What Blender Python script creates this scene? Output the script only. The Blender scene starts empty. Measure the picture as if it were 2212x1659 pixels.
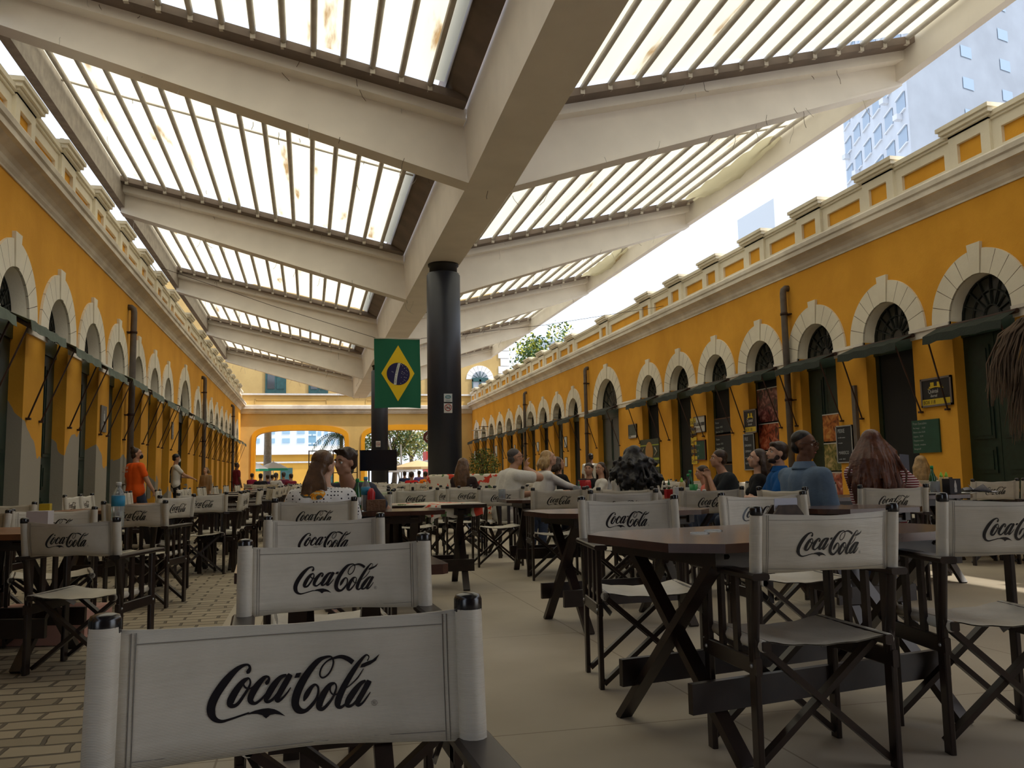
import bpy, bmesh, math, random
from math import sin, cos, pi, radians, sqrt, atan2
from mathutils import Vector, Matrix, noise

# ------------------------------------------------------------------ camera
S = bpy.context.scene
C = S.collection
YAW, PITCH, ROLL, FPX, CAMH = 0.0, 0.0, -0.018, 1850.0, 0.95

def _cam_basis():
    c, s = cos(ROLL), sin(ROLL)
    u, v = 667 - 1106, -(1036.5 - 829.5)
    d = Vector((c*u - s*v, s*u + c*v, FPX)).normalized()
    yaw = math.asin(-d[0]); p = atan2(-d[1], d[2])
    R = Vector((cos(yaw), -sin(yaw), 0))
    F = Vector((sin(yaw)*cos(p), cos(yaw)*cos(p), sin(p)))
    U = R.cross(F)
    return R, U, F
CR, CU, CF = _cam_basis()

def ray(px, py):
    c, s = cos(ROLL), sin(ROLL)
    u, v = px - 1106, -(py - 829.5)
    return (c*u - s*v)*CR + (s*u + c*v)*CU + FPX*CF

def at(px, py, Y):
    """point of the hall at depth Y that the photograph shows at (px, py)"""
    r = ray(px, py)
    return Vector((0, 0, CAMH)) + r*(Y/r.y)

def ax(px, Y):
    return at(px, 1030, Y).x

cam_data = bpy.data.cameras.new('camera')
cam = bpy.data.objects.new('camera', cam_data)
C.objects.link(cam)
_c, _s = cos(ROLL), sin(ROLL)
_eu = _c*CR + _s*CU
_ev = -_s*CR + _c*CU
cam.matrix_world = Matrix(((_eu.x, _ev.x, -CF.x, 0), (_eu.y, _ev.y, -CF.y, 0), (_eu.z, _ev.z, -CF.z, CAMH), (0, 0, 0, 1)))
cam_data.sensor_fit = 'HORIZONTAL'
cam_data.sensor_width = 36.0
cam_data.lens = FPX/2212*36.0
cam_data.clip_start = 0.05
cam_data.clip_end = 1000
S.camera = cam

# ------------------------------------------------------------------ light
S.view_settings.view_transform = 'Standard'
S.view_settings.look = 'None'
S.view_settings.gamma = 1.0
S.view_settings.use_curve_mapping = False
S.view_settings.exposure = -0.30
S.cycles.max_bounces = 8
S.cycles.diffuse_bounces = 5
S.cycles.glossy_bounces = 3
S.cycles.transmission_bounces = 6
S.cycles.transparent_max_bounces = 6
S.cycles.sample_clamp_indirect = 6.0
S.cycles.caustics_reflective = False
S.cycles.caustics_refractive = False
S.cycles.use_denoising = True

world = bpy.data.worlds.new('sky')
S.world = world
world.use_nodes = True
wn = world.node_tree.nodes; wl = world.node_tree.links
wn.clear()
w_out = wn.new('ShaderNodeOutputWorld')
w_bg = wn.new('ShaderNodeBackground')
w_sky = wn.new('ShaderNodeTexSky')
w_sky.sky_type = 'NISHITA'
w_sky.sun_disc = False
w_sky.sun_elevation = radians(58)
w_sky.sun_rotation = radians(115)
w_sky.dust_density = 4.0
w_sky.air_density = 1.0
w_sky.ozone_density = 1.0
w_mix = wn.new('ShaderNodeMixRGB')
w_mix.inputs[0].default_value = 0.6
w_mix.inputs[2].default_value = (5.2, 5.6, 6.2, 1)
w_bg.inputs['Strength'].default_value = 0.42
wl.new(w_sky.outputs[0], w_mix.inputs[1])
wl.new(w_mix.outputs[0], w_bg.inputs['Color'])
wl.new(w_bg.outputs[0], w_out.inputs['Surface'])

sun_data = bpy.data.lights.new('sun', 'SUN')
sun_data.energy = 5.0
sun_data.angle = radians(0.6)
sun_data.color = (1.0, 0.94, 0.84)
sun = bpy.data.objects.new('sun', sun_data)
C.objects.link(sun)
SUN_DIR = Vector((0.62, -0.25, 1.0)).normalized()     # towards the sun
sun.rotation_euler = SUN_DIR.to_track_quat('Z', 'Y').to_euler()
sun.location = (0, 0, 60)

# ------------------------------------------------------------------ helpers
def tag(o, label=None, cat=None, group=None, kind=None):
    if label: o['label'] = label
    if cat: o['category'] = cat
    if group: o['group'] = group
    if kind: o['kind'] = kind
    return o

def empty(name, loc, rz=0.0):
    o = bpy.data.objects.new(name, None)
    o.empty_display_size = 0.1
    C.objects.link(o)
    o.location = loc
    o.rotation_euler = (0, 0, rz)
    return o

def copy_tree(o, parent=None):
    c = o.copy(); C.objects.link(c)
    c.parent = parent
    for ch in o.children:
        copy_tree(ch, c)
    return c

_mats = {}
def mat(name, col, rough=0.6, metal=0.0, spec=0.5, var=0.0, vscale=6.0, bump=0.0, bscale=40.0, col2=None, sheen=0.0, coat=0.0, alpha=None, trans=0.0):
    if name in _mats: return _mats[name]
    m = bpy.data.materials.new(name); m.use_nodes = True
    nt = m.node_tree; N = nt.nodes; L = nt.links
    b = N['Principled BSDF']
    b.inputs['Base Color'].default_value = (*col, 1)
    b.inputs['Roughness'].default_value = rough
    b.inputs['Metallic'].default_value = metal
    b.inputs['Specular IOR Level'].default_value = spec
    if coat: b.inputs['Coat Weight'].default_value = coat; b.inputs['Coat Roughness'].default_value = 0.15
    if trans:
        b.inputs['Transmission Weight'].default_value = trans
        b.inputs['IOR'].default_value = 1.3
    tc = N.new('ShaderNodeTexCoord')
    if var > 0 or col2:
        n = N.new('ShaderNodeTexNoise'); n.inputs['Scale'].default_value = vscale; n.inputs['Detail'].default_value = 5
        L.new(tc.outputs['Object'], n.inputs['Vector'])
        r = N.new('ShaderNodeValToRGB')
        c2 = col2 if col2 else tuple(max(0, x*(1-var)) for x in col)
        r.color_ramp.elements[0].position = 0.35; r.color_ramp.elements[1].position = 0.65
        r.color_ramp.elements[0].color = (*c2, 1); r.color_ramp.elements[1].color = (*col, 1)
        L.new(n.outputs['Fac'], r.inputs['Fac']); L.new(r.outputs['Color'], b.inputs['Base Color'])
    if bump > 0:
        n2 = N.new('ShaderNodeTexNoise'); n2.inputs['Scale'].default_value = bscale; n2.inputs['Detail'].default_value = 4
        L.new(tc.outputs['Object'], n2.inputs['Vector'])
        bp = N.new('ShaderNodeBump'); bp.inputs['Strength'].default_value = bump; bp.inputs['Distance'].default_value = 0.02
        L.new(n2.outputs['Fac'], bp.inputs['Height']); L.new(bp.outputs['Normal'], b.inputs['Normal'])
    _mats[name] = m
    return m

class MB:
    """collects shapes and links them as one mesh"""
    def __init__(s):
        s.v = []; s.f = []; s.m = []; s.cur = 0; s.smooth = []
    def add(s, vs, fs, sm=False):
        o = len(s.v)
        s.v += [tuple(v) for v in vs]
        for f in fs:
            s.f.append(tuple(i+o for i in f)); s.m.append(s.cur); s.smooth.append(sm)
        return s
    def box(s, x0, y0, z0, x1, y1, z1, M=None):
        vs = [Vector((x, y, z)) for x in (x0, x1) for y in (y0, y1) for z in (z0, z1)]
        if M: vs = [M @ v for v in vs]
        return s.add(vs, [(0,1,3,2),(4,6,7,5),(0,4,5,1),(2,3,7,6),(0,2,6,4),(1,5,7,3)])
    def bar(s, a, b, w, h, up=(0,0,1), bev=0.0):
        """box-section bar from a to b; w across, h along 'up'"""
        a = Vector(a); b = Vector(b); d = (b-a); L = d.length; d.normalize()
        up = Vector(up); x = d.cross(up)
        if x.length < 1e-4: x = d.cross(Vector((1,0,0)))
        x.normalize(); y = x.cross(d)
        if bev > 0:
            k = bev
            pts = [(-w/2+k,-h/2),(w/2-k,-h/2),(w/2,-h/2+k),(w/2,h/2-k),(w/2-k,h/2),(-w/2+k,h/2),(-w/2,h/2-k),(-w/2,-h/2+k)]
        else:
            pts = [(-w/2,-h/2),(w/2,-h/2),(w/2,h/2),(-w/2,h/2)]
        n = len(pts)
        vs = [a + x*p + y*q for p, q in pts] + [b + x*p + y*q for p, q in pts]
        fs = [tuple(range(n))[::-1], tuple(range(n, 2*n))] + [(i, (i+1) % n, n+(i+1) % n, n+i) for i in range(n)]
        return s.add(vs, fs)
    def tube(s, pts, r, n=10, cap=True, sm=True):
        pts = [Vector(p) for p in pts]
        rs = r if isinstance(r, (list, tuple)) else [r]*len(pts)
        rings = []; prevx = None
        for i, p in enumerate(pts):
            if i == 0: d = pts[1]-p
            elif i == len(pts)-1: d = p-pts[i-1]
            else: d = (pts[i+1]-p).normalized() + (p-pts[i-1]).normalized()
            d.normalize()
            if prevx is None:
                up = Vector((0,0,1)) if abs(d.z) < 0.9 else Vector((1,0,0))
                x = d.cross(up).normalized()
            else:
                x = (prevx - d*prevx.dot(d)).normalized()
            prevx = x; y = d.cross(x)
            rings.append([p + (x*cos(2*pi*k/n) + y*sin(2*pi*k/n))*rs[i] for k in range(n)])
        vs = [v for rg in rings for v in rg]
        fs = [(i*n+k, i*n+(k+1) % n, (i+1)*n+(k+1) % n, (i+1)*n+k) for i in range(len(pts)-1) for k in range(n)]
        s.add(vs, fs, sm)
        if cap:
            s.add(rings[0], [tuple(range(n))[::-1]]); s.add(rings[-1], [tuple(range(n))])
        return s
    def lathe(s, prof, c=(0,0,0), n=20, sm=True):
        c = Vector(c)
        vs = [c + Vector((r*cos(2*pi*k/n), r*sin(2*pi*k/n), z)) for r, z in prof for k in range(n)]
        fs = [(i*n+k, i*n+(k+1) % n, (i+1)*n+(k+1) % n, (i+1)*n+k) for i in range(len(prof)-1) for k in range(n)]
        s.add(vs, fs, sm)
        if prof[0][0] > 1e-4: s.add(vs[:n], [tuple(range(n))[::-1]])
        if prof[-1][0] > 1e-4: s.add(vs[-n:], [tuple(range(n))])
        return s
    def poly(s, pts, d):
        """extrude polygon pts by vector d"""
        pts = [Vector(p) for p in pts]; d = Vector(d); n = len(pts)
        return s.add(pts + [p+d for p in pts], [tuple(range(n))[::-1], tuple(range(n, 2*n))] + [(i, (i+1) % n, n+(i+1) % n, n+i) for i in range(n)])
    def ball(s, c, r, n=12, m=8):
        c = Vector(c); r = Vector(r) if hasattr(r, '__len__') else Vector((r, r, r))
        vs = [c + Vector((r.x*sin(pi*i/m)*cos(2*pi*k/n), r.y*sin(pi*i/m)*sin(2*pi*k/n), r.z*cos(pi*i/m))) for i in range(m+1) for k in range(n)]
        fs = [(i*n+k, (i+1)*n+k, (i+1)*n+(k+1) % n, i*n+(k+1) % n) for i in range(m) for k in range(n)]
        return s.add(vs, fs, True)
    def mesh(s, name, mats):
        me = bpy.data.meshes.new(name)
        me.from_pydata(s.v, [], s.f)
        for m in (mats if isinstance(mats, (list, tuple)) else [mats]): me.materials.append(m)
        for i, p in enumerate(me.polygons):
            p.material_index = s.m[i]; p.use_smooth = s.smooth[i]
        bm = bmesh.new(); bm.from_mesh(me)
        bmesh.ops.remove_doubles(bm, verts=bm.verts, dist=1e-6)
        bmesh.ops.recalc_face_normals(bm, faces=bm.faces)
        bm.to_mesh(me); bm.free()
        me.update()
        return me
    def build(s, name, mats, parent=None, loc=None, rz=None):
        o = bpy.data.objects.new(name, s.mesh(name, mats))
        C.objects.link(o); o.parent = parent
        if loc is not None: o.location = loc
        if rz is not None: o.rotation_euler = (0, 0, rz)
        return o

def struct(o, label=None):
    o['kind'] = 'structure'
    if label: o['label'] = label
    return o

def finish(me):
    return me
# ------------------------------------------------------------------ materials of the building
def wall_mat(name, base, stain, patch=None, patch_z=(0, 2.0)):
    m = bpy.data.materials.new(name); m.use_nodes = True
    N = m.node_tree.nodes; L = m.node_tree.links; b = N['Principled BSDF']
    b.inputs['Roughness'].default_value = 0.85; b.inputs['Specular IOR Level'].default_value = 0.2
    g = N.new('ShaderNodeNewGeometry')
    n = N.new('ShaderNodeTexNoise'); n.inputs['Scale'].default_value = 0.9; n.inputs['Detail'].default_value = 6; n.inputs['Roughness'].default_value = 0.6
    L.new(g.outputs['Position'], n.inputs['Vector'])
    r = N.new('ShaderNodeValToRGB'); r.color_ramp.elements[0].position = 0.38; r.color_ramp.elements[1].position = 0.6
    r.color_ramp.elements[0].color = (*stain, 1); r.color_ramp.elements[1].color = (*base, 1)
    L.new(n.outputs['Fac'], r.inputs['Fac'])
    out = r.outputs['Color']
    if patch:
        n2 = N.new('ShaderNodeTexNoise'); n2.inputs['Scale'].default_value = 0.75; n2.inputs['Detail'].default_value = 3
        L.new(g.outputs['Position'], n2.inputs['Vector'])
        sp = N.new('ShaderNodeSeparateXYZ'); L.new(g.outputs['Position'], sp.inputs[0])
        ma = N.new('ShaderNodeMath'); ma.operation = 'MULTIPLY_ADD'
        L.new(n2.outputs['Fac'], ma.inputs[0]); ma.inputs[1].default_value = 3.2
        my = N.new('ShaderNodeMapRange'); L.new(sp.outputs['Y'], my.inputs['Value']); my.inputs['From Min'].default_value = 15; my.inputs['From Max'].default_value = 24; my.inputs['To Min'].default_value = patch_z[1] - 1.2; my.inputs['To Max'].default_value = patch_z[1] - 2.5
        L.new(my.outputs[0], ma.inputs[2])
        lt = N.new('ShaderNodeMath'); lt.operation = 'LESS_THAN'
        L.new(sp.outputs['Z'], lt.inputs[0]); L.new(ma.outputs[0], lt.inputs[1])
        mx = N.new('ShaderNodeMixRGB'); L.new(lt.outputs[0], mx.inputs[0]); L.new(out, mx.inputs[1]); mx.inputs[2].default_value = (*patch, 1)
        out = mx.outputs[0]
    L.new(out, b.inputs['Base Color'])
    n3 = N.new('ShaderNodeTexNoise'); n3.inputs['Scale'].default_value = 35; n3.inputs['Detail'].default_value = 4
    L.new(g.outputs['Position'], n3.inputs['Vector'])
    bp = N.new('ShaderNodeBump'); bp.inputs['Strength'].default_value = 0.12; bp.inputs['Distance'].default_value = 0.02
    L.new(n3.outputs['Fac'], bp.inputs['Height']); L.new(bp.outputs['Normal'], b.inputs['Normal'])
    return m

OCHRE = (0.76, 0.38, 0.045)
M_ochre = wall_mat('ochre_plaster', OCHRE, (0.68, 0.33, 0.036))
M_ochre_patched = wall_mat('ochre_plaster_patched', OCHRE, (0.68, 0.33, 0.036), patch=(0.34, 0.31, 0.25), patch_z=(0, 1.35))
M_pale = wall_mat('pale_yellow_plaster', (0.52, 0.37, 0.15), (0.46, 0.32, 0.13))
M_trim = wall_mat('cream_trim', (0.82, 0.77, 0.64), (0.72, 0.67, 0.55))
M_trim_grey = wall_mat('weathered_cornice', (0.84, 0.79, 0.70), (0.62, 0.57, 0.50))
M_white = mat('white_plaster', (0.78, 0.78, 0.76), 0.8, var=0.1)
M_joint = mat('dark_joint', (0.10, 0.07, 0.04), 0.9)
M_door = mat('dark_green_door', (0.010, 0.030, 0.018), 0.45, var=0.4, vscale=12)
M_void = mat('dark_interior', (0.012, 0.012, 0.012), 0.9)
M_glass = mat('dark_fanlight_glass', (0.022, 0.026, 0.020), 0.22, spec=0.6, var=0.5, vscale=3)
M_mullion = mat('fanlight_bar', (0.018, 0.02, 0.015), 0.8)
M_awn_r = mat('dark_green_awning', (0.014, 0.024, 0.016), 0.8, var=0.3, vscale=8, bump=0.2, bscale=30)
M_awn_l = mat('grey_green_awning', (0.13, 0.17, 0.13), 0.75, var=0.35, vscale=6, bump=0.2, bscale=30)
M_metal_dark = mat('rusty_iron', (0.05, 0.022, 0.014), 0.7, metal=0.2, var=0.4)
M_pipe = mat('brown_grey_pipe', (0.13, 0.105, 0.09), 0.6, var=0.25)
M_beam = mat('cream_painted_steel', (0.90, 0.85, 0.78), 0.55, var=0.08, vscale=1.5)
M_beam_dark = mat('gutter_steel', (0.20, 0.15, 0.12), 0.6, var=0.3, vscale=2)
M_purlin = mat('purlin_steel', (0.60, 0.55, 0.48), 0.6, var=0.15)
M_column = mat('navy_steel_column', (0.014, 0.019, 0.034), 0.42, spec=0.6, var=0.15)

# ------------------------------------------------------------------ floor
def floor_mats():
    m = bpy.data.materials.new('screed_floor'); m.use_nodes = True
    N = m.node_tree.nodes; L = m.node_tree.links; b = N['Principled BSDF']
    b.inputs['Roughness'].default_value = 0.55; b.inputs['Specular IOR Level'].default_value = 0.35
    g = N.new('ShaderNodeNewGeometry')
    n = N.new('ShaderNodeTexNoise'); n.inputs['Scale'].default_value = 1.1; n.inputs['Detail'].default_value = 7
    L.new(g.outputs['Position'], n.inputs['Vector'])
    r = N.new('ShaderNodeValToRGB'); r.color_ramp.elements[0].position = 0.3; r.color_ramp.elements[1].position = 0.7
    r.color_ramp.elements[0].color = (0.38, 0.325, 0.24, 1); r.color_ramp.elements[1].color = (0.50, 0.44, 0.34, 1)
    L.new(n.outputs['Fac'], r.inputs['Fac'])
    br = N.new('ShaderNodeTexBrick'); br.offset = 0; br.inputs['Scale'].default_value = 1.0
    br.inputs['Brick Width'].default_value = 1.9; br.inputs['Row Height'].default_value = 1.9; br.inputs['Mortar Size'].default_value = 0.004
    br.inputs['Color1'].default_value = (1, 1, 1, 1); br.inputs['Color2'].default_value = (1, 1, 1, 1); br.inputs['Mortar'].default_value = (0.55, 0.5, 0.45, 1)
    mp = N.new('ShaderNodeMapping'); mp.inputs['Rotation'].default_value = (0, 0, 0.0); mp.inputs['Location'].default_value = (0.3, 0.6, 0)
    L.new(g.outputs['Position'], mp.inputs['Vector']); L.new(mp.outputs[0], br.inputs['Vector'])
    mx = N.new('ShaderNodeMixRGB'); mx.blend_type = 'MULTIPLY'; mx.inputs[0].default_value = 1
    L.new(r.outputs[0], mx.inputs[1]); L.new(br.outputs['Color'], mx.inputs[2]); L.new(mx.outputs[0], b.inputs['Base Color'])
    m2 = bpy.data.materials.new('paving_setts'); m2.use_nodes = True
    N = m2.node_tree.nodes; L = m2.node_tree.links; b = N['Principled BSDF']
    b.inputs['Roughness'].default_value = 0.7; b.inputs['Specular IOR Level'].default_value = 0.3
    g = N.new('ShaderNodeNewGeometry')
    nd = N.new('ShaderNodeTexNoise'); nd.inputs['Scale'].default_value = 3.0; nd.inputs['Detail'].default_value = 3
    L.new(g.outputs['Position'], nd.inputs['Vector'])
    sb = N.new('ShaderNodeVectorMath'); sb.operation = 'SCALE'; L.new(nd.outputs['Color'], sb.inputs[0]); sb.inputs['Scale'].default_value = 0.07
    ad = N.new('ShaderNodeVectorMath'); L.new(g.outputs['Position'], ad.inputs[0]); L.new(sb.outputs[0], ad.inputs[1])
    br = N.new('ShaderNodeTexBrick'); br.inputs['Scale'].default_value = 1.0
    br.inputs['Brick Width'].default_value = 0.23; br.inputs['Row Height'].default_value = 0.125; br.inputs['Mortar Size'].default_value = 0.011
    br.inputs['Mortar Smooth'].default_value = 0.4; br.inputs['Bias'].default_value = -0.1
    br.inputs['Color1'].default_value = (0.42, 0.355, 0.255, 1); br.inputs['Color2'].default_value = (0.28, 0.235, 0.165, 1); br.inputs['Mortar'].default_value = (0.14, 0.115, 0.085, 1)
    L.new(ad.outputs[0], br.inputs['Vector'])
    L.new(br.outputs['Color'], b.inputs['Base Color'])
    bp = N.new('ShaderNodeBump'); bp.inputs['Strength'].default_value = 0.8; bp.inputs['Distance'].default_value = 0.02; bp.invert = True
    L.new(br.outputs['Fac'], bp.inputs['Height']); L.new(bp.outputs['Normal'], b.inputs['Normal'])
    return m, m2
M_floor, M_setts = floor_mats()

mb = MB(); mb.box(-0.55, -6, -0.1, 9.9, 50.4, 0.0)
struct(mb.build('floor', M_floor), 'pale smooth cement floor on the right of the hall')
mb = MB(); mb.box(-4.2, -6, -0.1, -0.55, 50.4, -0.004)
struct(mb.build('floor', M_setts), 'brown stone setts paving the left aisle')
mb = MB(); mb.box(-80, 50.4, -0.12, 120, 160, -0.02); mb.box(9.9, -40, -0.12, 120, 50.4, -0.02); mb.box(-80, -40, -0.12, -4.2, 50.4, -0.02)
struct(mb.build('floor', mat('street_paving', (0.42, 0.40, 0.37), 0.9, var=0.2, vscale=0.3)), 'sunlit street paving outside the end arches')

# ------------------------------------------------------------------ long walls with arched doorways
SPR = 3.17      # springing of the arches
RIN, ROUT = 0.6, 0.965
CORN_Z = 4.92

def door_ys(y0, wide, y1, n0, n1, gap):
    ys = [(y0 + 2.088*k, 0) for k in range(-n0, 7)]
    ys.append((wide, 1))
    ys += [(y1 + 2.088*k, 0) for k in range(n1)]
    return ys
R_DOORS = door_ys(10.38, 26.5, 30.15, 4, 10, 3.6)
L_DOORS = door_ys(12.12, 27.95, 31.1, 6, 9, 3.2)

M_roofing = mat('grey_roofing', (0.13, 0.115, 0.105), 0.9, var=0.3)
def long_wall(name, X, sgn, doors, material, label):
    """X = face plane, sgn = +1 wall lies towards +X"""
    mb = MB(); D = 0.34; ybot = doors[0][0]-1.2; yend = 50.4
    yb = ybot
    N = 20
    for y, wide in doors:
        r = 1.02 if wide else RIN
        sp = SPR - (0.12 if wide else 0)
        y0, y1 = y-r, y+r
        # pier before
        mb.add([(X, yb, 0), (X, y0, 0), (X, y0, CORN_Z), (X, yb, CORN_Z)], [(0,1,2,3)])
        # above arch
        arc = [(y - r*cos(pi*k/N), sp + r*sin(pi*k/N)) for k in range(N+1)]
        for k in range(N):
            a, b = arc[k], arc[k+1]
            mb.add([(X, a[0], a[1]), (X, b[0], b[1]), (X, b[0], CORN_Z), (X, a[0], CORN_Z)], [(0,1,2,3)])
        # reveal
        prof = [(y0, 0)] + arc + [(y1, 0)]
        for k in range(len(prof)-1):
            a, b = prof[k], prof[k+1]
            mb.cur = 1 if (a[1] >= sp-0.001 and b[1] >= sp-0.001) else 0
            mb.add([(X, a[0], a[1]), (X, b[0], b[1]), (X+sgn*D, b[0], b[1]), (X+sgn*D, a[0], a[1])], [(0,1,2,3)], mb.cur == 1)
        mb.cur = 0
        yb = y1
    mb.add([(X, yb, 0), (X, yend, 0), (X, yend, CORN_Z), (X, yb, CORN_Z)], [(0,1,2,3)])
    # body behind, closed at top and ends
    X2 = X + sgn*6.5
    mb.cur = 2
    mb.add([(X, ybot, CORN_Z), (X, yend, CORN_Z), (X2, yend, CORN_Z), (X2, ybot, CORN_Z)], [(0,1,2,3)])
    mb.cur = 0
    mb.add([(X2, ybot, 0), (X2, yend, 0), (X2, yend, CORN_Z), (X2, ybot, CORN_Z)], [(0,1,2,3)])
    mb.add([(X, ybot, 0), (X2, ybot, 0), (X2, ybot, CORN_Z), (X, ybot, CORN_Z)], [(0,1,2,3)])
    o = mb.build(name, [material, M_trim, M_roofing])
    struct(o, label)
    return o
RX, LX = 9.5, -3.76
long_wall('wall_right', RX, 1, R_DOORS, M_ochre, 'ochre plastered arcade wall along the right side')
long_wall('wall_left', LX, -1, L_DOORS, M_ochre_patched, 'ochre arcade wall with grey patches along the left side')

trim_n = [0]
def trim_name():
    trim_n[0] += 1
    return 'trim_%d' % trim_n[0]
door_n = [0]

def arch_trim(X, sgn, y, wide, side, idx):
    """voussoirs round the arch, keystone, joints"""
    ri = 1.02 if wide else RIN
    ro = ri + (0.40 if wide else 0.365)
    sp = SPR - (0.12 if wide else 0)
    f = X - sgn*0.035
    mb = MB(); n = 13 if wide else 11; sub = 3
    A0 = -0.0
    for k in range(n):
        a0 = pi*k/n + 0.006; a1 = pi*(k+1)/n - 0.006
        pts = [(y - ri*cos(a0+(a1-a0)*j/sub), sp + ri*sin(a0+(a1-a0)*j/sub)) for j in range(sub+1)]
        key = (k == n//2)
        rr = ro + (0.09 if key else 0)
        q = [(y - rr*cos(a0+(a1-a0)*j/sub), sp + rr*sin(a0+(a1-a0)*j/sub)) for j in range(sub+1)][::-1]
        if key:
            hw = (ro)*sin((a1-a0)/2)*0.98
            q = [(y+hw, sp+rr), (y-hw, sp+rr)]
        poly = pts + q
        mb.poly([(f - (sgn*0.015 if key else 0), p[0], p[1]) for p in poly], (sgn*(0.035 + (0.015 if key else 0)), 0, 0))
    mb.cur = 1
    for k in range(1, n):
        a = pi*k/n
        if k in (n//2, n//2+1): continue
        mb.bar((f+sgn*0.015, y-(ri)*cos(a), sp+(ri)*sin(a)), (f+sgn*0.015, y-(ro-0.01)*cos(a), sp+(ro-0.01)*sin(a)), 0.018, 0.028, up=(1,0,0))
    o = mb.build(trim_name(), [M_trim, M_joint])
    struct(o, 'cream wedge-stone surround of a %sdoor arch in the %s wall' % ('wide ' if wide else '', side))

def doorway(X, sgn, y, wide, side, idx, state):
    ri = 1.02 if wide else RIN
    sp = SPR - (0.12 if wide else 0)
    D = X + sgn*0.19
    door_n[0] += 1
    root = empty('door_%d' % door_n[0], (D, y, 0))
    root['kind'] = 'structure'
    root['label'] = '%s doorway with dark fanlight in the %s arcade wall' % ('wide arched' if wide else 'arched', side)
    # leaves
    zt = sp - 0.25
    if state == 'closed':
        for s in (-1, 1):
            mb = MB()
            w = ri
            a, b = (s*0.005, s*w) if s > 0 else (s*w, s*0.005)
            mb.box(0, a, 0.0, sgn*0.05, b, zt)
            for (z0, z1) in ((0.12, 0.75), (0.87, 1.25), (1.37, 2.75)):
                m = 0.09
                mb.box(-sgn*0.018, a+m, z0, 0.0, b-m, z1)
                mb.box(-sgn*0.03, a+m+0.05, z0+0.05, -sgn*0.018, b-m-0.05, z1-0.05)
            for z in [0.2+0.05*k for k in range(10)]:
                mb.box(-sgn*0.036, a+m+0.07, z, -sgn*0.03, b-m-0.07, z+0.02)
            mb.build('door_leaf', M_door, root)
    else:
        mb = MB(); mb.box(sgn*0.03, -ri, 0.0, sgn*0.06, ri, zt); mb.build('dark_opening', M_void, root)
        for s in (-1, 1):
            mb = MB(); mb.box(0, s*ri-(0.1 if s > 0 else 0), 0, sgn*0.06, s*ri+(0 if s > 0 else 0.1), zt); mb.build('door_jamb', M_door, root)
    mb = MB(); mb.box(-sgn*0.03, -ri, zt, sgn*0.05, ri, sp); mb.build('transom', M_door, root)
    # fanlight
    mb = MB(); N = 18
    vs = [(0.02*sgn, 0, sp)] + [(0.02*sgn, -ri*cos(pi*k/N), sp+ri*sin(pi*k/N)) for k in range(N+1)]
    mb.add(vs, [(0, k+1, k+2) for k in range(N)])
    fl = mb.build('fanlight', M_glass, root)
    mb = MB()
    for k in range(1, 8):
        a = pi*k/8
        mb.bar((0, -0.15*cos(a), sp+0.15*sin(a)), (0, -(ri-0.02)*cos(a), sp+(ri-0.02)*sin(a)), 0.016, 0.02, up=(1,0,0))
    for rr in (0.15, ri*0.62, ri-0.02):
        mb.tube([(0, -rr*cos(pi*k/14), sp+rr*sin(pi*k/14)) for k in range(15)], 0.011, 5)
    mb.build('fanlight_bars', M_mullion, fl)
    return root

def awning(X, sgn, y, wide, side, m, proj, droop, label, open_rods=True, w=None):
    r = w or (1.12 if wide else 0.77)
    root = empty('awning', (X, y, 0))
    tag(root, label, 'awning', 'awnings over the %s wall doors' % side)
    o = -sgn
    mb = MB()
    zt = 3.10; zf = 3.02 - droop
    nn = 10
    top = []
    for k in range(nn+1):
        yy = -r + 2*r*k/nn
        sag = 0.012*sin(k*2.1+y)
        top.append(((o*0.03, yy, zt+0.03), (o*proj, yy, zf+sag)))
    for k in range(nn):
        a, b = top[k], top[k+1]
        mb.add([a[0], b[0], b[1], a[1]], [(0,1,2,3)])
    mb.build('canopy_cloth', m, root)
    mb = MB()
    for k in range(nn):
        a, b = top[k][1], top[k+1][1]
        h = 0.125 + 0.004*sin(k*1.7+y)
        h2 = 0.125 + 0.004*sin((k+1)*1.7+y)
        mb.poly([a, b, (b[0]+o*0.015, b[1], b[2]-h2), (a[0]+o*0.015, a[1], a[2]-h)], (o*0.006, 0, 0))
    mb.build('valance', m, root)
    mb = MB(); mb.tube([(o*0.09, -r, zt-0.02), (o*0.09, r, zt-0.02)], 0.035, 8); mb.build('roller', M_metal_dark, root)
    for s in (-1, 1):
        mb = MB(); mb.bar((o*(proj-0.02), s*(r-0.06), zf-0.02), (o*0.03, s*(r-0.02), 1.86), 0.018, 0.018)
        mb.box(0, s*(r-0.02)-0.03, 1.83, o*0.06, s*(r-0.02)+0.03, 1.86)
        mb.build('support_rod', M_metal_dark, root)
    return root

def ordinal_from_near(i): 
    names = ['nearest', 'second', 'third', 'fourth', 'fifth', 'sixth', 'seventh', 'eighth', 'ninth', 'tenth', 'eleventh', 'twelfth', 'thirteenth', 'fourteenth', 'fifteenth', 'sixteenth', 'seventeenth', 'eighteenth', 'nineteenth', 'twentieth']
    return names[i] if i < len(names) else 'far'

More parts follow.
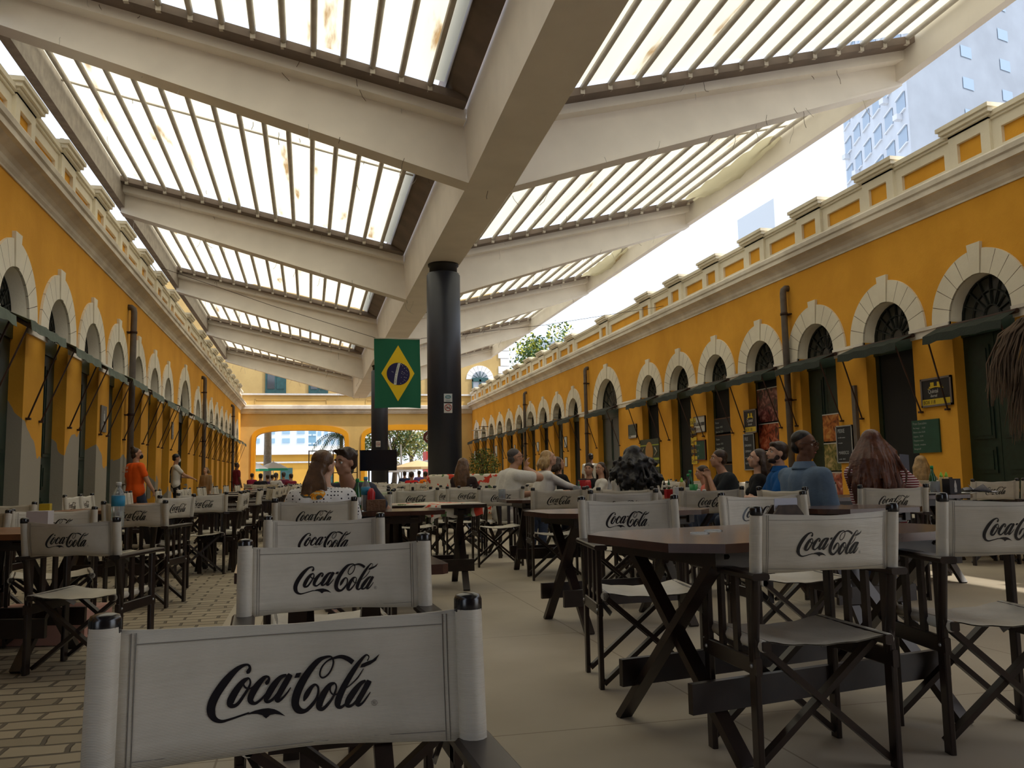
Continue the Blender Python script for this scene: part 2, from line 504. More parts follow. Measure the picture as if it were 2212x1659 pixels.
vis = 0
for i, (y, wide) in enumerate(R_DOORS):
    arch_trim(RX, 1, y, wide, 'right', i)
    st = 'closed'
    if i in (5, 6, 7, 8, 9, 10, 12, 14, 16, 17): st = 'open'
    if i == 6: st = 'closed'
    doorway(RX, 1, y, wide, 'right', i, st)
    if y > 8:
        awning(RX, 1, y+0.02, wide, 'right', M_awn_r, 0.42 if y > 11 else 0.36, 0.06, ('dark green awning over the wide arched door of the right wall' if wide else 'narrow dark green awning, %s door from the near end of the right wall' % ordinal_from_near(vis)))
        vis += 1
vis = 0
for i, (y, wide) in enumerate(L_DOORS):
    arch_trim(LX, -1, y, wide, 'left', i)
    doorway(LX, -1, y, wide, 'left', i, 'closed' if i not in (10, 13, 15) else 'open')
    if y > 7.5:
        awning(LX, -1, y, wide, 'left', M_awn_l, 0.45, 0.07 + 0.05*((i*7) % 3)/2, ('grey green awning over the wide arched door of the left wall' if wide else 'grey green awning with rusty rods, %s door from the near end of the left wall' % ordinal_from_near(vis)))
        vis += 1

# impost bands between arches, cornice and parapet
def impost(X, sgn, doors, side):
    mb = MB()
    o = -sgn
    for (ya, wa), (yb, wb) in zip(doors[:-1], doors[1:]):
        ra = 1.02 if wa else RIN; rb = 1.02 if wb else RIN
        a, b = ya+ra, yb-rb
        mb.box(X, a, 3.01, X+o*0.03, b, 3.17)
        mb.box(X, a, 3.12, X+o*0.055, b, 3.17)
    s = mb.build(trim_name(), M_trim_grey)
    struct(s, 'cream band between the door arches of the %s wall' % side)
impost(RX, 1, R_DOORS, 'right'); impost(LX, -1, L_DOORS, 'left')

def cornice(X, sgn, side, y0, y1):
    o = -sgn
    prof = [(0, 4.90), (0.02, 4.90), (0.02, 4.93), (0.05, 4.97), (0.06, 5.02), (0.10, 5.07), (0.17, 5.11), (0.20, 5.14), (0.27, 5.14), (0.27, 5.22), (0.30, 5.24), (0.31, 5.31), (0.29, 5.34), (0.0, 5.36), (-0.25, 5.36), (-0.25, 4.9)]
    mb = MB()
    mb.poly([(X+o*a, y0, z) for a, z in prof], (0, y1-y0, 0))
    s = mb.build(trim_name(), M_trim_grey)
    struct(s, 'weathered cream cornice along the %s wall' % side)

def parapet(X, sgn, side, doors, y1):
    o = -sgn
    mb = MB()
    F = X + o*0.06       # face of the panels
    def frame(ya, yb, f, z0, z1, pa, pb, pz0, pz1, th=0.28):
        # framed sunk panel
        B = f - o*th
        def bx(y0, zz0, yy1, zz1): mb.box(min(f, B), y0, zz0, max(f, B), yy1, zz1)
        mb.cur = 0
        bx(ya, z0, pa, z1); bx(pb, z0, yb, z1); bx(pa, z0, pb, pz0); bx(pa, pz1, pb, z1)
        mb.cur = 1
        r0 = f - o*0.05; mb.box(min(r0, B), pa, pz0, max(r0, B), pb, pz1); mb.cur = 0
    ys = [d[0]-0.14 for d in doors]
    Z0 = 5.36
    for i, y in enumerate(ys):
        w = 0.40
        frame(y-w, y+w, F + o*0.05, Z0, 5.93, y-w+0.17, y+w-0.17, 5.46, 5.76)
        mb.box(min(F+o*0.05, F-o*0.25), y-w, 5.90, max(F+o*0.05, F-o*0.25), y+w, 5.98)
        for (e, za, zb) in ((0.05, 5.93, 5.97), (0.09, 5.97, 6.03), (0.12, 6.03, 6.09)):
            mb.box(min(F+o*(0.05+e), F-o*0.28), y-w-e, za, max(F+o*(0.05+e), F-o*0.28), y+w+e, zb)
        yn = ys[i+1] if i+1 < len(ys) else y1+0.4
        a, b = y+w, min(yn-w, y1)
        if b-a > 0.3:
            frame(a, b, F, Z0, 5.88, a+0.16, b-0.16, 5.48, 5.73)
            for (e, za, zb) in ((0.03, 5.88, 5.92), (0.06, 5.92, 5.99)):
                mb.box(min(F+o*e, F-o*0.26), a, za, max(F+o*e, F-o*0.26), b, zb)
    s = mb.build(trim_name(), [M_trim, M_ochre])
    struct(s, 'cream parapet with sunk ochre panels on top of the %s wall' % side)
cornice(RX, 1, 'right', -1, 50.6); cornice(LX, -1, 'left', -2, 50.6)
parapet(RX, 1, 'right', R_DOORS, 50.4); parapet(LX, -1, 'left', L_DOORS, 50.4)

# downpipes
for (X, sgn, y, lab) in ((RX, 1, 15.42, 'tall brown downpipe between doors, nearest on the right wall'), (RX, 1, 28.35, 'brown downpipe past the wide arch of the right wall'), (RX, 1, 37.1, 'thin dark brown downpipe far along the right wall'),
                    (LX, -1, 19.3, 'brown grey downpipe with elbow, nearest on the left wall'), (LX, -1, 32.2, 'brown grey downpipe past the wide arch of the left wall'), (LX, -1, 44.2, 'thin downpipe near the far end of the left wall')):
    o = -sgn
    root = empty('downpipe', (X, y, 0)); tag(root, lab, 'downpipe', 'downpipes on the side walls')
    r = 0.065
    mb = MB(); mb.tube([(0, 0, 4.66), (o*0.06, 0, 4.66), (o*0.11, 0, 4.62), (o*0.12, 0, 4.55), (o*0.12, 0, 0.0)], r, 12); mb.build('pipe', M_pipe, root)
    for z in (0.9, 2.35, 4.1):
        mb = MB(); mb.tube([(o*0.12, 0, z), (o*0.12, 0, z+0.05)], r*1.18, 12); mb.box(0, -0.10, z+0.01, o*0.06, 0.10, z+0.03); mb.build('bracket', M_metal_dark, root)
mb = MB(); mb.box(RX-0.06, 13.36, 0.0, RX, 13.46, 2.45)
tag(mb.build('conduit', M_pipe), 'short brown conduit on the right wall beside the fish menu board', 'conduit')

# ------------------------------------------------------------------ end wall
EY = 50.4
mb = MB()
def arch_open(x0, x1, ztop, zspr, n=16):
    pts = []
    cx, hw = (x0+x1)/2, (x1-x0)/2
    for k in range(n+1):
        a = pi*k/n
        cc = -cos(a); ss = sin(a)
        pts.append((cx + hw*(abs(cc)**0.75)*(1 if cc > 0 else -1), zspr + (ztop-zspr)*(abs(ss)**0.55)))
    return pts
opens = [(-2.95, 2.02, 3.78, 3.15), (3.15, 8.15, 3.78, 3.15)]
xb = LX-0.3
for (x0, x1, zt, zs) in opens:
    mb.add([(xb, EY, 0), (x0, EY, 0), (x0, EY, 4.75), (xb, EY, 4.75)], [(0,1,2,3)])
    pts = arch_open(x0, x1, zt, zs)
    for a, b in zip(pts[:-1], pts[1:]):
        mb.add([(a[0], EY, a[1]), (b[0], EY, b[1]), (b[0], EY, 4.75), (a[0], EY, 4.75)], [(0,1,2,3)])
    pr = [(x0, 0)] + pts + [(x1, 0)]
    mb.cur = 1
    for a, b in zip(pr[:-1], pr[1:]):
        mb.add([(a[0], EY, a[1]), (b[0], EY, b[1]), (b[0], EY+0.7, b[1]), (a[0], EY+0.7, a[1])], [(0,1,2,3)])
        
    mb.cur = 0
    xb = x1
mb.add([(xb, EY, 0), (RX+0.5, EY, 0), (RX+0.5, EY, 4.75), (xb, EY, 4.75)], [(0,1,2,3)])
M_end = wall_mat('end_wall_plaster', (0.66, 0.46, 0.17), (0.58, 0.40, 0.15))
M_ochre_bright = wall_mat('deep_ochre_edge', (0.78, 0.36, 0.02), (0.70, 0.32, 0.02))
struct(mb.build('wall_end', [M_end, M_ochre_bright]), 'yellow far end wall with two wide flat arches')
for (x0, x1, zt, zs), lab in zip(opens, ('left', 'right')):
    mb = MB()
    a = arch_open(x0, x1, zt, zs); b = arch_open(x0-0.22, x1+0.22, zt+0.3, zs+0.02)
    a = [(x0, 0)] + a + [(x1, 0)]; b = [(x0-0.22, 0)] + b + [(x1+0.22, 0)]
    for k in range(len(a)-1):
        mb.poly([(a[k][0], EY-0.05, a[k][1]), (a[k+1][0], EY-0.05, a[k+1][1]), (b[k+1][0], EY-0.05, b[k+1][1]), (b[k][0], EY-0.05, b[k][1])], (0, 0.05, 0))
    struct(mb.build(trim_name(), M_ochre_bright), 'deep ochre band round the %s arch of the end wall' % lab)
# pier panel, entablature, parapet
mb = MB()
mb.box(LX, EY-0.06, 4.72, RX, EY, 4.80); mb.box(LX, EY-0.12, 4.80, RX, EY, 4.98); mb.box(LX, EY-0.25, 4.98, RX, EY, 5.16); mb.box(LX, EY-0.08, 5.16, RX, EY+0.3, 5.22)
struct(mb.build(trim_name(), M_trim_grey), 'grey cream cornice across the end wall')
mb = MB(); mb.box(LX, EY-0.02, 5.22, RX, EY+0.3, 5.78)
for (a, b) in ((-3.0, 1.0), (3.2, 8.5)):
    mb.box(a, EY-0.05, 5.50, b, EY-0.02, 5.53)
    mb.box(a, EY-0.05, 5.30, a+0.04, EY-0.02, 5.53); mb.box(b-0.04, EY-0.05, 5.30, b, EY-0.02, 5.53)
struct(mb.build(trim_name(), M_end), 'low yellow parapet above the end wall cornice')
mb = MB(); mb.box(LX, EY-0.10, 5.78, RX, EY+0.35, 5.88)
struct(mb.build(trim_name(), M_white), 'white coping on the end wall parapet')
# upper storey set back behind the parapet
UY = 54.0
mb = MB()
wins = [(-2.45, -1.30), (-0.05, 1.05), (6.85, 7.75)]
mb.box(-9, UY, 4.4, 12.1, UY+6, 13)
struct(mb.build('wall_end', M_pale), 'pale yellow upper storey of the building past the end wall')
M_teal = mat('dark_teal_shutter', (0.02, 0.085, 0.085), 0.5, var=0.3)
M_glz = mat('window_glass_dim', (0.05, 0.06, 0.07), 0.12, spec=0.8)
wn_i = [0]
def shutter_window(x0, x1, z0, z1):
    wn_i[0] += 1
    r = empty('window_%d' % wn_i[0], ((x0+x1)/2, UY, z0)); r['kind'] = 'structure'; r['label'] = 'dark teal window in the upper storey past the end wall'
    w = (x1-x0)/2; h = z1-z0
    mb = MB(); mb.box(-w, -0.08, 0, w, 0, h); mb.build('frame', M_teal, r)
    for s in (-1, 1):
        mb = MB(); mb.box(min(s*0.06, s*(w-0.12)), -0.1, h*0.2, max(s*0.06, s*(w-0.12)), -0.085, h-0.1); mb.build('pane', M_glz if s < 0 else M_teal, r)
for a, b in wins: shutter_window(a*1.07, b*1.07, 6.15, 7.9)
# arched window at the right of the upper storey
wn_i[0] += 1
r = empty('window_%d' % wn_i[0], (10.72, UY, 5.2)); r['kind'] = 'structure'; r['label'] = 'arched teal window with white surround at the right of the upper storey'
mb = MB(); hw = 0.53
mb.box(-hw, -0.06, 0, hw, 0, 2.0)
mb.add([(hw*cos(pi*k/14), -0.06, 2.0+hw*sin(pi*k/14)) for k in range(15)], [tuple(range(15))]); mb.build('pane', mat('pale_glass', (0.35, 0.38, 0.42), 0.2), r)
mb = MB()
for k in range(7):
    a = pi*k/6; mb.bar((0, -0.09, 2.0), (hw*cos(a), -0.09, 2+hw*sin(a)), 0.04, 0.03, up=(0,1,0))
for z in (0.1, 0.7, 1.3): mb.box(-hw, -0.1, z, hw, -0.06, z+0.06)
mb.box(-hw, -0.11, 1.85, hw, -0.06, 2.1); mb.box(-0.06, -0.11, 0, 0.06, -0.06, 2.0)
mb.box(-hw, -0.11, 0, -hw+0.06, -0.06, 2.0); mb.box(hw-0.06, -0.11, 0, hw, -0.06, 2.0)
mb.build('frame', M_teal, r)
mb = MB()
for k in range(9):
    a0, a1 = pi*k/9+0.01, pi*(k+1)/9-0.01
    mb.poly([((hw)*cos(a0), -0.04, 2+hw*sin(a0)), ((hw)*cos(a1), -0.04, 2+hw*sin(a1)), ((hw+.38)*cos(a1), -0.04, 2+(hw+.38)*sin(a1)), ((hw+.38)*cos(a0), -0.04, 2+(hw+.38)*sin(a0))], (0, 0.04, 0))
mb.build('surround', M_white, r)
mb = MB()
for k in range(16):
    mb.box(11.95 + (0.15 if k % 2 else 0), UY-0.05, 4.6+k*0.5, 12.7, UY+0.3, 4.6+k*0.5+0.47)
struct(mb.build(trim_name(), M_white), 'white corner stones of the upper storey')
# ------------------------------------------------------------------ butterfly canopy
SX0, SX1 = 2.335, 3.06          # spine underside edges
SZ = 5.40
RY = [-4.9, 3.8, 12.6, 21.3, 30.0, 38.7, 47.4]
LE, RE = -4.35, 10.1
def lift(y): return max(0.0, 12.6-y)*0.045
def bot(x):      # underside of the rafters
    return SZ + (7.28-SZ)*(SX0-x)/(SX0-LE) if x < SX0 else (SZ if x < SX1 else SZ + (7.66-SZ)*(x-SX1)/(RE-SX1))
def top(x):
    return 6.30 + (7.74-6.30)*(SX0-x)/(SX0-LE) if x < SX0 else (6.30 if x < SX1 else 6.36 + (8.06-6.36)*(x-SX1)/(RE-SX1))
def pan(x): return top(x) + 0.30

canopy = None
def panel_mat():
    m = bpy.data.materials.new('translucent_canopy_sheet'); m.use_nodes = True
    N = m.node_tree.nodes; L = m.node_tree.links; N.clear()
    out = N.new('ShaderNodeOutputMaterial')
    tr = N.new('ShaderNodeBsdfTranslucent'); df = N.new('ShaderNodeBsdfDiffuse'); mx = N.new('ShaderNodeMixShader'); mx.inputs[0].default_value = 0.22
    g = N.new('ShaderNodeNewGeometry')
    n = N.new('ShaderNodeTexNoise'); n.inputs['Scale'].default_value = 1.2; n.inputs['Detail'].default_value = 6
    mp = N.new('ShaderNodeMapping'); mp.inputs['Scale'].default_value = (2.2, 0.35, 1)
    L.new(g.outputs['Position'], mp.inputs['Vector']); L.new(mp.outputs[0], n.inputs['Vector'])
    r = N.new('ShaderNodeValToRGB')
    r.color_ramp.elements[0].position = 0.29; r.color_ramp.elements[0].color = (0.28, 0.18, 0.08, 1)
    r.color_ramp.elements[1].position = 0.36; r.color_ramp.elements[1].color = (0.60, 0.56, 0.42, 1)
    e = r.color_ramp.elements.new(0.7); e.color = (0.65, 0.61, 0.475, 1)
    L.new(n.outputs['Fac'], r.inputs['Fac'])
    L.new(r.outputs[0], tr.inputs['Color']); L.new(r.outputs[0], df.inputs['Color'])
    L.new(tr.outputs[0], mx.inputs[1]); L.new(df.outputs[0], mx.inputs[2]); L.new(mx.outputs[0], out.inputs['Surface'])
    return m
M_panel = panel_mat()

# spine beam
mb = MB()
ys = [-5, 3.8, 12.6, 30, 48.0]
def sec(y):
    l = lift(y)
    return [(SX0, y, SZ+l), (SX1, y, SZ+l), (SX1+0.06, y, 6.55+l), (SX1+0.0, y, 6.62+l), (SX0, y, 6.62+l), (SX0-0.06, y, 6.55+l)]
for a, b in zip(ys[:-1], ys[1:]):
    A, B = sec(a), sec(b); n = 6
    mb.add(A+B, [(i, (i+1) % n, n+(i+1) % n, n+i) for i in range(n)])
mb.add(sec(ys[-1]), [tuple(range(6))]); mb.add(sec(ys[0]), [tuple(range(6))[::-1]])
root = empty('roof_beam', (0, 0, 0)); tag(root, 'long cream steel box beam along the valley of the canopy', 'roof beam')
mb.build('box_girder', M_beam, root)
for s, X in ((-1, SX0), (1, SX1)):
    mb = MB()
    for a, b in zip(ys[:-1], ys[1:]):
        for (x0, z0, x1, z1, th) in ((X+s*0.08, 6.50, X+s*0.42, 6.70, 0.03), (X+s*0.42, 6.66, X+s*0.44, 6.95, 0.03)):
            la, lb = lift(a), lift(b)
            mb.add([(x0, a, z0+la), (x1, a, z1+la), (x1, b, z1+lb), (x0, b, z0+lb), (x0, a, z0+la-th), (x1, a, z1+la-th), (x1, b, z1+lb-th), (x0, b, z0+lb-th)],
                   [(0,1,2,3), (7,6,5,4), (0,4,5,1), (1,5,6,2), (2,6,7,3), (3,7,4,0)])
    mb.build('valley_gutter', M_beam_dark, root)

side_word = {-1: 'left', 1: 'right'}
pos_word = ['overhead behind the viewer', 'just over the viewer', 'nearest full', 'second full', 'third full', 'fourth full', 'farthest']
# rafters
for i, y in enumerate(RY[1:], 1):
    for s in (-1, 1):
        l = lift(y)
        xe = LE if s < 0 else RE; xi = SX0 if s < 0 else SX1
        root = empty('roof_rafter', (0, y, 0)); tag(root, '%s tapered cream roof girder on the %s side of the valley beam' % (pos_word[i], side_word[s]), 'roof girder')
        mb = MB(); w = 0.13
        vs = []
        for x, zb, zt in ((xi, bot(xi)+l, top(xi)+l), (xe, bot(xe)+l, top(xe)+l)):
            vs += [(x, -w, zb), (x, w, zb), (x, w, zt), (x, -w, zt)]
        mb.add(vs, [(0,1,2,3), (7,6,5,4), (0,4,5,1), (1,5,6,2), (2,6,7,3), (3,7,4,0)])
        # bottom flange
        mb.bar((xi, 0, bot(xi)+l+0.01), (xe, 0, bot(xe)+l+0.01), 0.36, 0.03)
        mb.build('girder', M_beam, root)
        # stepped gutter ledges on both sides
        for t in (-1, 1):
            mb = MB()
            mb.bar((xi+s*0.06, t*0.24, top(xi)+l+0.02), (xe, t*0.24, top(xe)+l+0.02), 0.26, 0.035)
            mb.bar((xi+s*0.06, t*0.36, top(xi)+l+0.09), (xe, t*0.36, top(xe)+l+0.09), 0.03, 0.17)
            mb.build('side_ledge', M_beam, root)
            mb = MB()
            mb.bar((xi+s*0.10, t*0.50, top(xi)+l+0.17), (xe, t*0.50, top(xe)+l+0.17), 0.28, 0.02)
            mb.bar((xi+s*0.10, t*0.64, top(xi)+l+0.22), (xe, t*0.64, top(xe)+l+0.22), 0.05, 0.12)
            mb.build('side_gutter', M_beam_dark, root)
# bays
stuff_n = 0
for i in range(len(RY)-1):
    ya, yb = RY[i]+0.66, RY[i+1]-0.66
    for s in (-1, 1):
        xe = LE if s < 0 else RE; xi = (SX0-0.44) if s < 0 else (SX1+0.30)
        root = empty('canopy_panel', (0, 0, 0))
        tag(root, 'translucent cream roof sheet, %s side, bay %s' % (side_word[s], ['over the viewer', 'at the top of the view', 'past the nearest full girder', 'past the second full girder', 'past the third full girder', 'at the far end'][i]), 'roof sheet')
        mb = MB()
        rr = random.Random(i*7+s)
        NX = 16; NY = 12
        xs = [xi + (xe-xi)*k/NX for k in range(NX+1)]
        yy = [ya + (yb-ya)*k/NY for k in range(NY+1)]
        vs = []
        for x in xs:
            for y in yy:
                vs.append((x, y, pan(x)+lift(y)+0.012*sin(x*9+y*1.3)+rr.uniform(-.004, .004)))
        fs = [(a*(NY+1)+b, (a+1)*(NY+1)+b, (a+1)*(NY+1)+b+1, a*(NY+1)+b+1) for a in range(NX) for b in range(NY)]
        mb.add(vs, fs, True)
        # sheet edge strip down to the gutter rim on the girder sides
        mb.build('sheet', M_panel, root)
        nb = 15
        for k in range(nb):
            x = xi + (xe-xi)*(k+0.5)/nb
            z0, z1 = pan(x)-0.085+lift(ya), pan(x)-0.085+lift(yb)
            mb = MB(); mb.tube([(x, ya-0.08, z0), (x, yb+0.08, z1)], 0.046, 8)
            mb.box(x-0.035, ya-0.06, z0-0.10, x+0.035, ya+0.01, z0+0.02); mb.box(x-0.035, yb-0.01, z1-0.10, x+0.035, yb+0.06, z1+0.02)
            mb.build('purlin', M_purlin, root)
        for f in (0.34,):
            y = ya + (yb-ya)*f
            mb = MB(); mb.tube([(xi, y, pan(xi)-0.02+lift(y)), (xe, y, pan(xe)-0.02+lift(y))], 0.02, 6); mb.build('cross_tube', M_purlin, root)
# eave beams
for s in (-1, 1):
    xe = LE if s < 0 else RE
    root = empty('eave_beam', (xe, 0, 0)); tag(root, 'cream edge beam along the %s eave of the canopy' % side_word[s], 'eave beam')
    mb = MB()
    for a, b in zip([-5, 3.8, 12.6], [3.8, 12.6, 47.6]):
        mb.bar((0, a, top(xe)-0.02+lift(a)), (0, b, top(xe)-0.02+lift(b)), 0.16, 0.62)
    mb.build('beam', M_beam if s > 0 else mat('shaded_eave_steel', (0.42, 0.37, 0.32), 0.7, var=0.25), root)  # left beam is the cream steel darkened, its shade painted into the colour
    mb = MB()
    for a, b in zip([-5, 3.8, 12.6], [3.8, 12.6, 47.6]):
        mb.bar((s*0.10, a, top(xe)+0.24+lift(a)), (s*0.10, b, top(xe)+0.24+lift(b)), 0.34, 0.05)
    mb.build('edge_flashing', M_beam if s > 0 else mat('shaded_eave_steel', (0, 0, 0)), root)
# loose canvas hanging at the right eave
M_canvas_loose = mat('loose_cream_canvas', (0.62, 0.56, 0.44), 0.8, var=0.2, vscale=3)
for (y0, y1, lab) in ((16.2, 20.6, 'nearest'), (25.5, 29.5, 'middle'), (39.5, 44.5, 'farthest')):
    mb = MB(); n = 14; rows = 5
    vs = []
    for k in range(n+1):
        y = y0+(y1-y0)*k/n
        for j in range(rows+1):
            t = j/rows
            x = RE - 0.5 + 0.62*t
            z = top(x) + 0.22 - 0.20*sin(pi*t)*sin(pi*k/n) - (0.55+0.12*sin(k*1.3))*max(0, t-0.6)/0.4*(0.4+0.6*sin(pi*k/n)) + 0.03*sin(k*2.3+j)
            vs.append((x + (0.08 if j == rows else 0), y, z))
    mb.add(vs, [(k*(rows+1)+j, (k+1)*(rows+1)+j, (k+1)*(rows+1)+j+1, k*(rows+1)+j+1) for k in range(n) for j in range(rows)], True)
    tag(mb.build('canvas_flap', M_panel), 'loose cream canvas sagging over the right eave, %s of the three' % lab, 'canvas', 'loose canvas at the right eave')

# columns
for (x, y, d, lab, ps) in ((2.72, 17.5, 0.70, 'thick dark navy round steel column, the near one', True), (2.70, 34.0, 0.66, 'dark navy round steel column behind the television, the far one', False)):
    root = empty('steel_column', (x, y, 0)); tag(root, lab, 'column', 'columns under the canopy valley')
    r = d/2
    mb = MB(); mb.lathe([(r, 0), (r, 5.16), (r-0.02, 5.18), (r-0.02, 5.2)], n=40); mb.build('shaft', M_column, root)
    mb = MB(); mb.lathe([(r-0.06, 5.18), (r-0.06, 5.34), (r-0.03, 5.36), (r-0.03, 5.40)], n=40); mb.build('collar', mat('black_collar', (0.01, 0.01, 0.01), 0.6), root)

# torn strips of streamer left hanging under the canopy
def streamers():
    M1 = mat('pale_torn_ribbon', (0.62, 0.60, 0.56), 0.8)
    M2 = mat('dark_torn_ribbon', (0.10, 0.07, 0.05), 0.8)
    rr = random.Random(5)
    for (i0, i1, nn, m, w) in ((1, 5, 150, 0, 'pale'), (1, 5, 110, 1, 'dark')):
        mb = MB()
        for k in range(nn):
            y = rr.choice([RY[2], RY[3], RY[4], RY[5], RY[6], rr.uniform(13, 46)]) + rr.uniform(-0.5, 0.5)
            x = rr.uniform(LE+0.2, RE-0.3)
            if SX0-0.1 < x < SX1+0.1: z = SZ
            else: z = rr.choice([bot(x)+0.02, top(x)+0.1])
            z += lift(y)
            if abs(y - min(RY, key=lambda q: abs(q-y))) > 0.45: z = pan(x)-0.03
            L = rr.uniform(0.05, 0.42)
            p = Vector((x, y, z)); pts = [p.copy()]
            d = Vector((rr.uniform(-.4, .4), rr.uniform(-.3, .3), -1)).normalized()
            for j in range(4):
                p = p + d*L/4; d = (d + Vector((rr.uniform(-.5, .5), rr.uniform(-.4, .4), rr.uniform(-.3, .2)))).normalized()
                pts.append(p.copy())
            mb.tube(pts, 0.0045, 3, cap=False)
        tag(mb.build('streamer_scraps', M1 if m == 0 else M2), '%s torn ribbon scraps dangling all over the canopy steelwork' % w, 'streamer', kind='stuff')
streamers()
# ------------------------------------------------------------------ chairs and tables
def canvas_mat(name, col, dark):
    m = bpy.data.materials.new(name); m.use_nodes = True
    N = m.node_tree.nodes; L = m.node_tree.links; b = N['Principled BSDF']
    b.inputs['Roughness'].default_value = 0.42; b.inputs['Specular IOR Level'].default_value = 0.45
    tc = N.new('ShaderNodeTexCoord')
    n = N.new('ShaderNodeTexNoise'); n.inputs['Scale'].default_value = 9; n.inputs['Detail'].default_value = 5
    L.new(tc.outputs['Object'], n.inputs['Vector'])
    r = N.new('ShaderNodeValToRGB'); r.color_ramp.elements[0].position = 0.35; r.color_ramp.elements[1].position = 0.7
    r.color_ramp.elements[0].color = (*dark, 1); r.color_ramp.elements[1].color = (*col, 1)
    L.new(n.outputs['Fac'], r.inputs['Fac']); L.new(r.outputs[0], b.inputs['Base Color'])
    # woven texture and soft creases
    mp = N.new('ShaderNodeMapping'); mp.inputs['Scale'].default_value = (2.0, 2.0, 14.0); L.new(tc.outputs['Object'], mp.inputs['Vector'])
    n2 = N.new('ShaderNodeTexNoise'); n2.inputs['Scale'].default_value = 1.6; n2.inputs['Detail'].default_value = 3; L.new(mp.outputs[0], n2.inputs['Vector'])
    wv = N.new('ShaderNodeTexWave'); wv.bands_direction = 'Z'; wv.inputs['Scale'].default_value = 160; wv.inputs['Distortion'].default_value = 0.6
    L.new(tc.outputs['Object'], wv.inputs['Vector'])
    ad = N.new('ShaderNodeMath'); ad.operation = 'MULTIPLY_ADD'; L.new(wv.outputs['Fac'], ad.inputs[0]); ad.inputs[1].default_value = 0.03; L.new(n2.outputs['Fac'], ad.inputs[2])
    bp = N.new('ShaderNodeBump'); bp.inputs['Strength'].default_value = 0.55; bp.inputs['Distance'].default_value = 0.015
    L.new(ad.outputs[0], bp.inputs['Height']); L.new(bp.outputs['Normal'], b.inputs['Normal'])
    return m
M_canvas = canvas_mat('cream_vinyl_canvas', (0.66, 0.61, 0.51), (0.56, 0.52, 0.43))
M_print = mat('black_print', (0.012, 0.012, 0.016), 0.25, spec=0.6)
M_print_small = mat('grey_stitch', (0.22, 0.20, 0.17), 0.8)
M_wood = mat('dark_varnished_wood', (0.022, 0.010, 0.007), 0.36, spec=0.5, var=0.45, vscale=14, coat=0.15)
M_wood_top = mat('dark_red_tabletop', (0.075, 0.026, 0.018), 0.24, spec=0.6, var=0.5, vscale=7, coat=0.35)
M_wood_orange = mat('worn_orange_tabletop', (0.22, 0.085, 0.030), 0.35, spec=0.5, var=0.4, vscale=7)
M_cap = mat('black_plastic_cap', (0.008, 0.008, 0.010), 0.22, spec=0.7)
M_steel = mat('dull_steel_bracket', (0.45, 0.46, 0.48), 0.3, metal=0.9)

def spline(pts, n=5):
    out = []
    P = [pts[0]] + list(pts) + [pts[-1]]
    for i in range(1, len(P)-2):
        p0, p1, p2, p3 = P[i-1], P[i], P[i+1], P[i+2]
        for k in range(n):
            t = k/n
            out.append(tuple(0.5*((2*b) + (-a+c)*t + (2*a-5*b+4*c-d)*t*t + (-a+3*b-3*c+d)*t**3) for a, b, c, d in zip(p0, p1, p2, p3)))
    out.append(tuple(pts[-1]))
    return out

LOGO_S = [
 [(530,268,30),(553,258,50),(570,215,32),(545,180,24),(480,192,40),(400,245,62),(300,350,88),(200,490,95),(145,610,98),(142,700,92),(180,770,62),(255,802,38),(350,785,26),(480,748,22),(570,722,22)],
 [(560,330,22),(500,365,55),(430,450,75),(370,550,85),(352,615,76),(388,640,45),(440,615,38),(500,535,34),(560,440,28),(578,380,22),(560,335,18),(515,350,20),(498,395,22),(525,440,22),(580,450,20),(640,410,20)],
 [(752,405,26),(772,390,46),(795,350,30),(775,322,26),(730,340,48),(650,430,75),(592,530,76),(585,590,64),(630,620,36),(690,590,28),(760,520,22)],
 [(1000,308,28),(930,335,50),(850,425,75),(785,530,75),(762,590,52),(800,605,34),(860,560,30),(930,465,25),(995,350,24)],
 [(1048,300,52),(1030,330,66),(955,455,70),(892,570,62),(905,602,38),(960,565,26),(1010,510,20),(1050,452,12)],
 [(1205,612,14),(1222,570,50),(1250,520,62),(1300,450,42),(1345,425,26),(1378,470,26),(1362,570,30),(1300,660,42),(1225,722,46),(1150,715,78),(1105,650,90),(1118,540,95),(1180,400,90),(1270,265,76),(1370,155,60),(1450,112,36),(1528,102,24),(1560,150,20),(1545,230,20),(1495,310,20),(1430,348,20),(1396,310,20),(1420,225,20),(1490,150,18),(1580,115,30),(1660,103,46),(1740,130,58),(1798,172,60)],
 [(1578,410,22),(1520,430,50),(1450,520,74),(1400,620,80),(1388,685,72),(1425,710,44),(1480,668,36),(1550,580,28),(1593,470,22),(1578,415,18),(1530,440,20),(1520,500,20),(1560,545,18),(1640,528,18)],
 [(1972,152,12),(1995,105,12),(1960,82,20),(1890,150,40),(1800,270,60),(1705,420,70),(1630,570,80),(1610,660,74),(1645,695,40),(1700,660,26),(1760,590,18)],
 [(1925,245,10),(1855,350,18),(1770,430,15),(1700,480,12)],
 [(1950,387,28),(1890,420,50),(1805,520,75),(1740,615,74),(1722,672,50),(1770,680,34),(1830,630,28),(1900,520,24),(1955,410,20)],
 [(1998,385,50),(1985,410,64),(1915,530,66),(1852,635,64),(1860,675,40),(1910,650,25),(1960,590,20),(2008,522,10)],
]
LOGO_P = [
 [(556,727),(640,698),(720,683),(790,678),(860,692),(920,722),(990,775),(930,757),(870,747),(812,756),(765,793),(720,754),(660,737),(600,736),(556,741)],
 [(1115,290),(1175,283),(1150,340),(1090,345)],
 [(1905,190),(1960,165),(2040,138),(2125,70),(2080,148),(2010,195),(1935,226),(1885,232)],
]
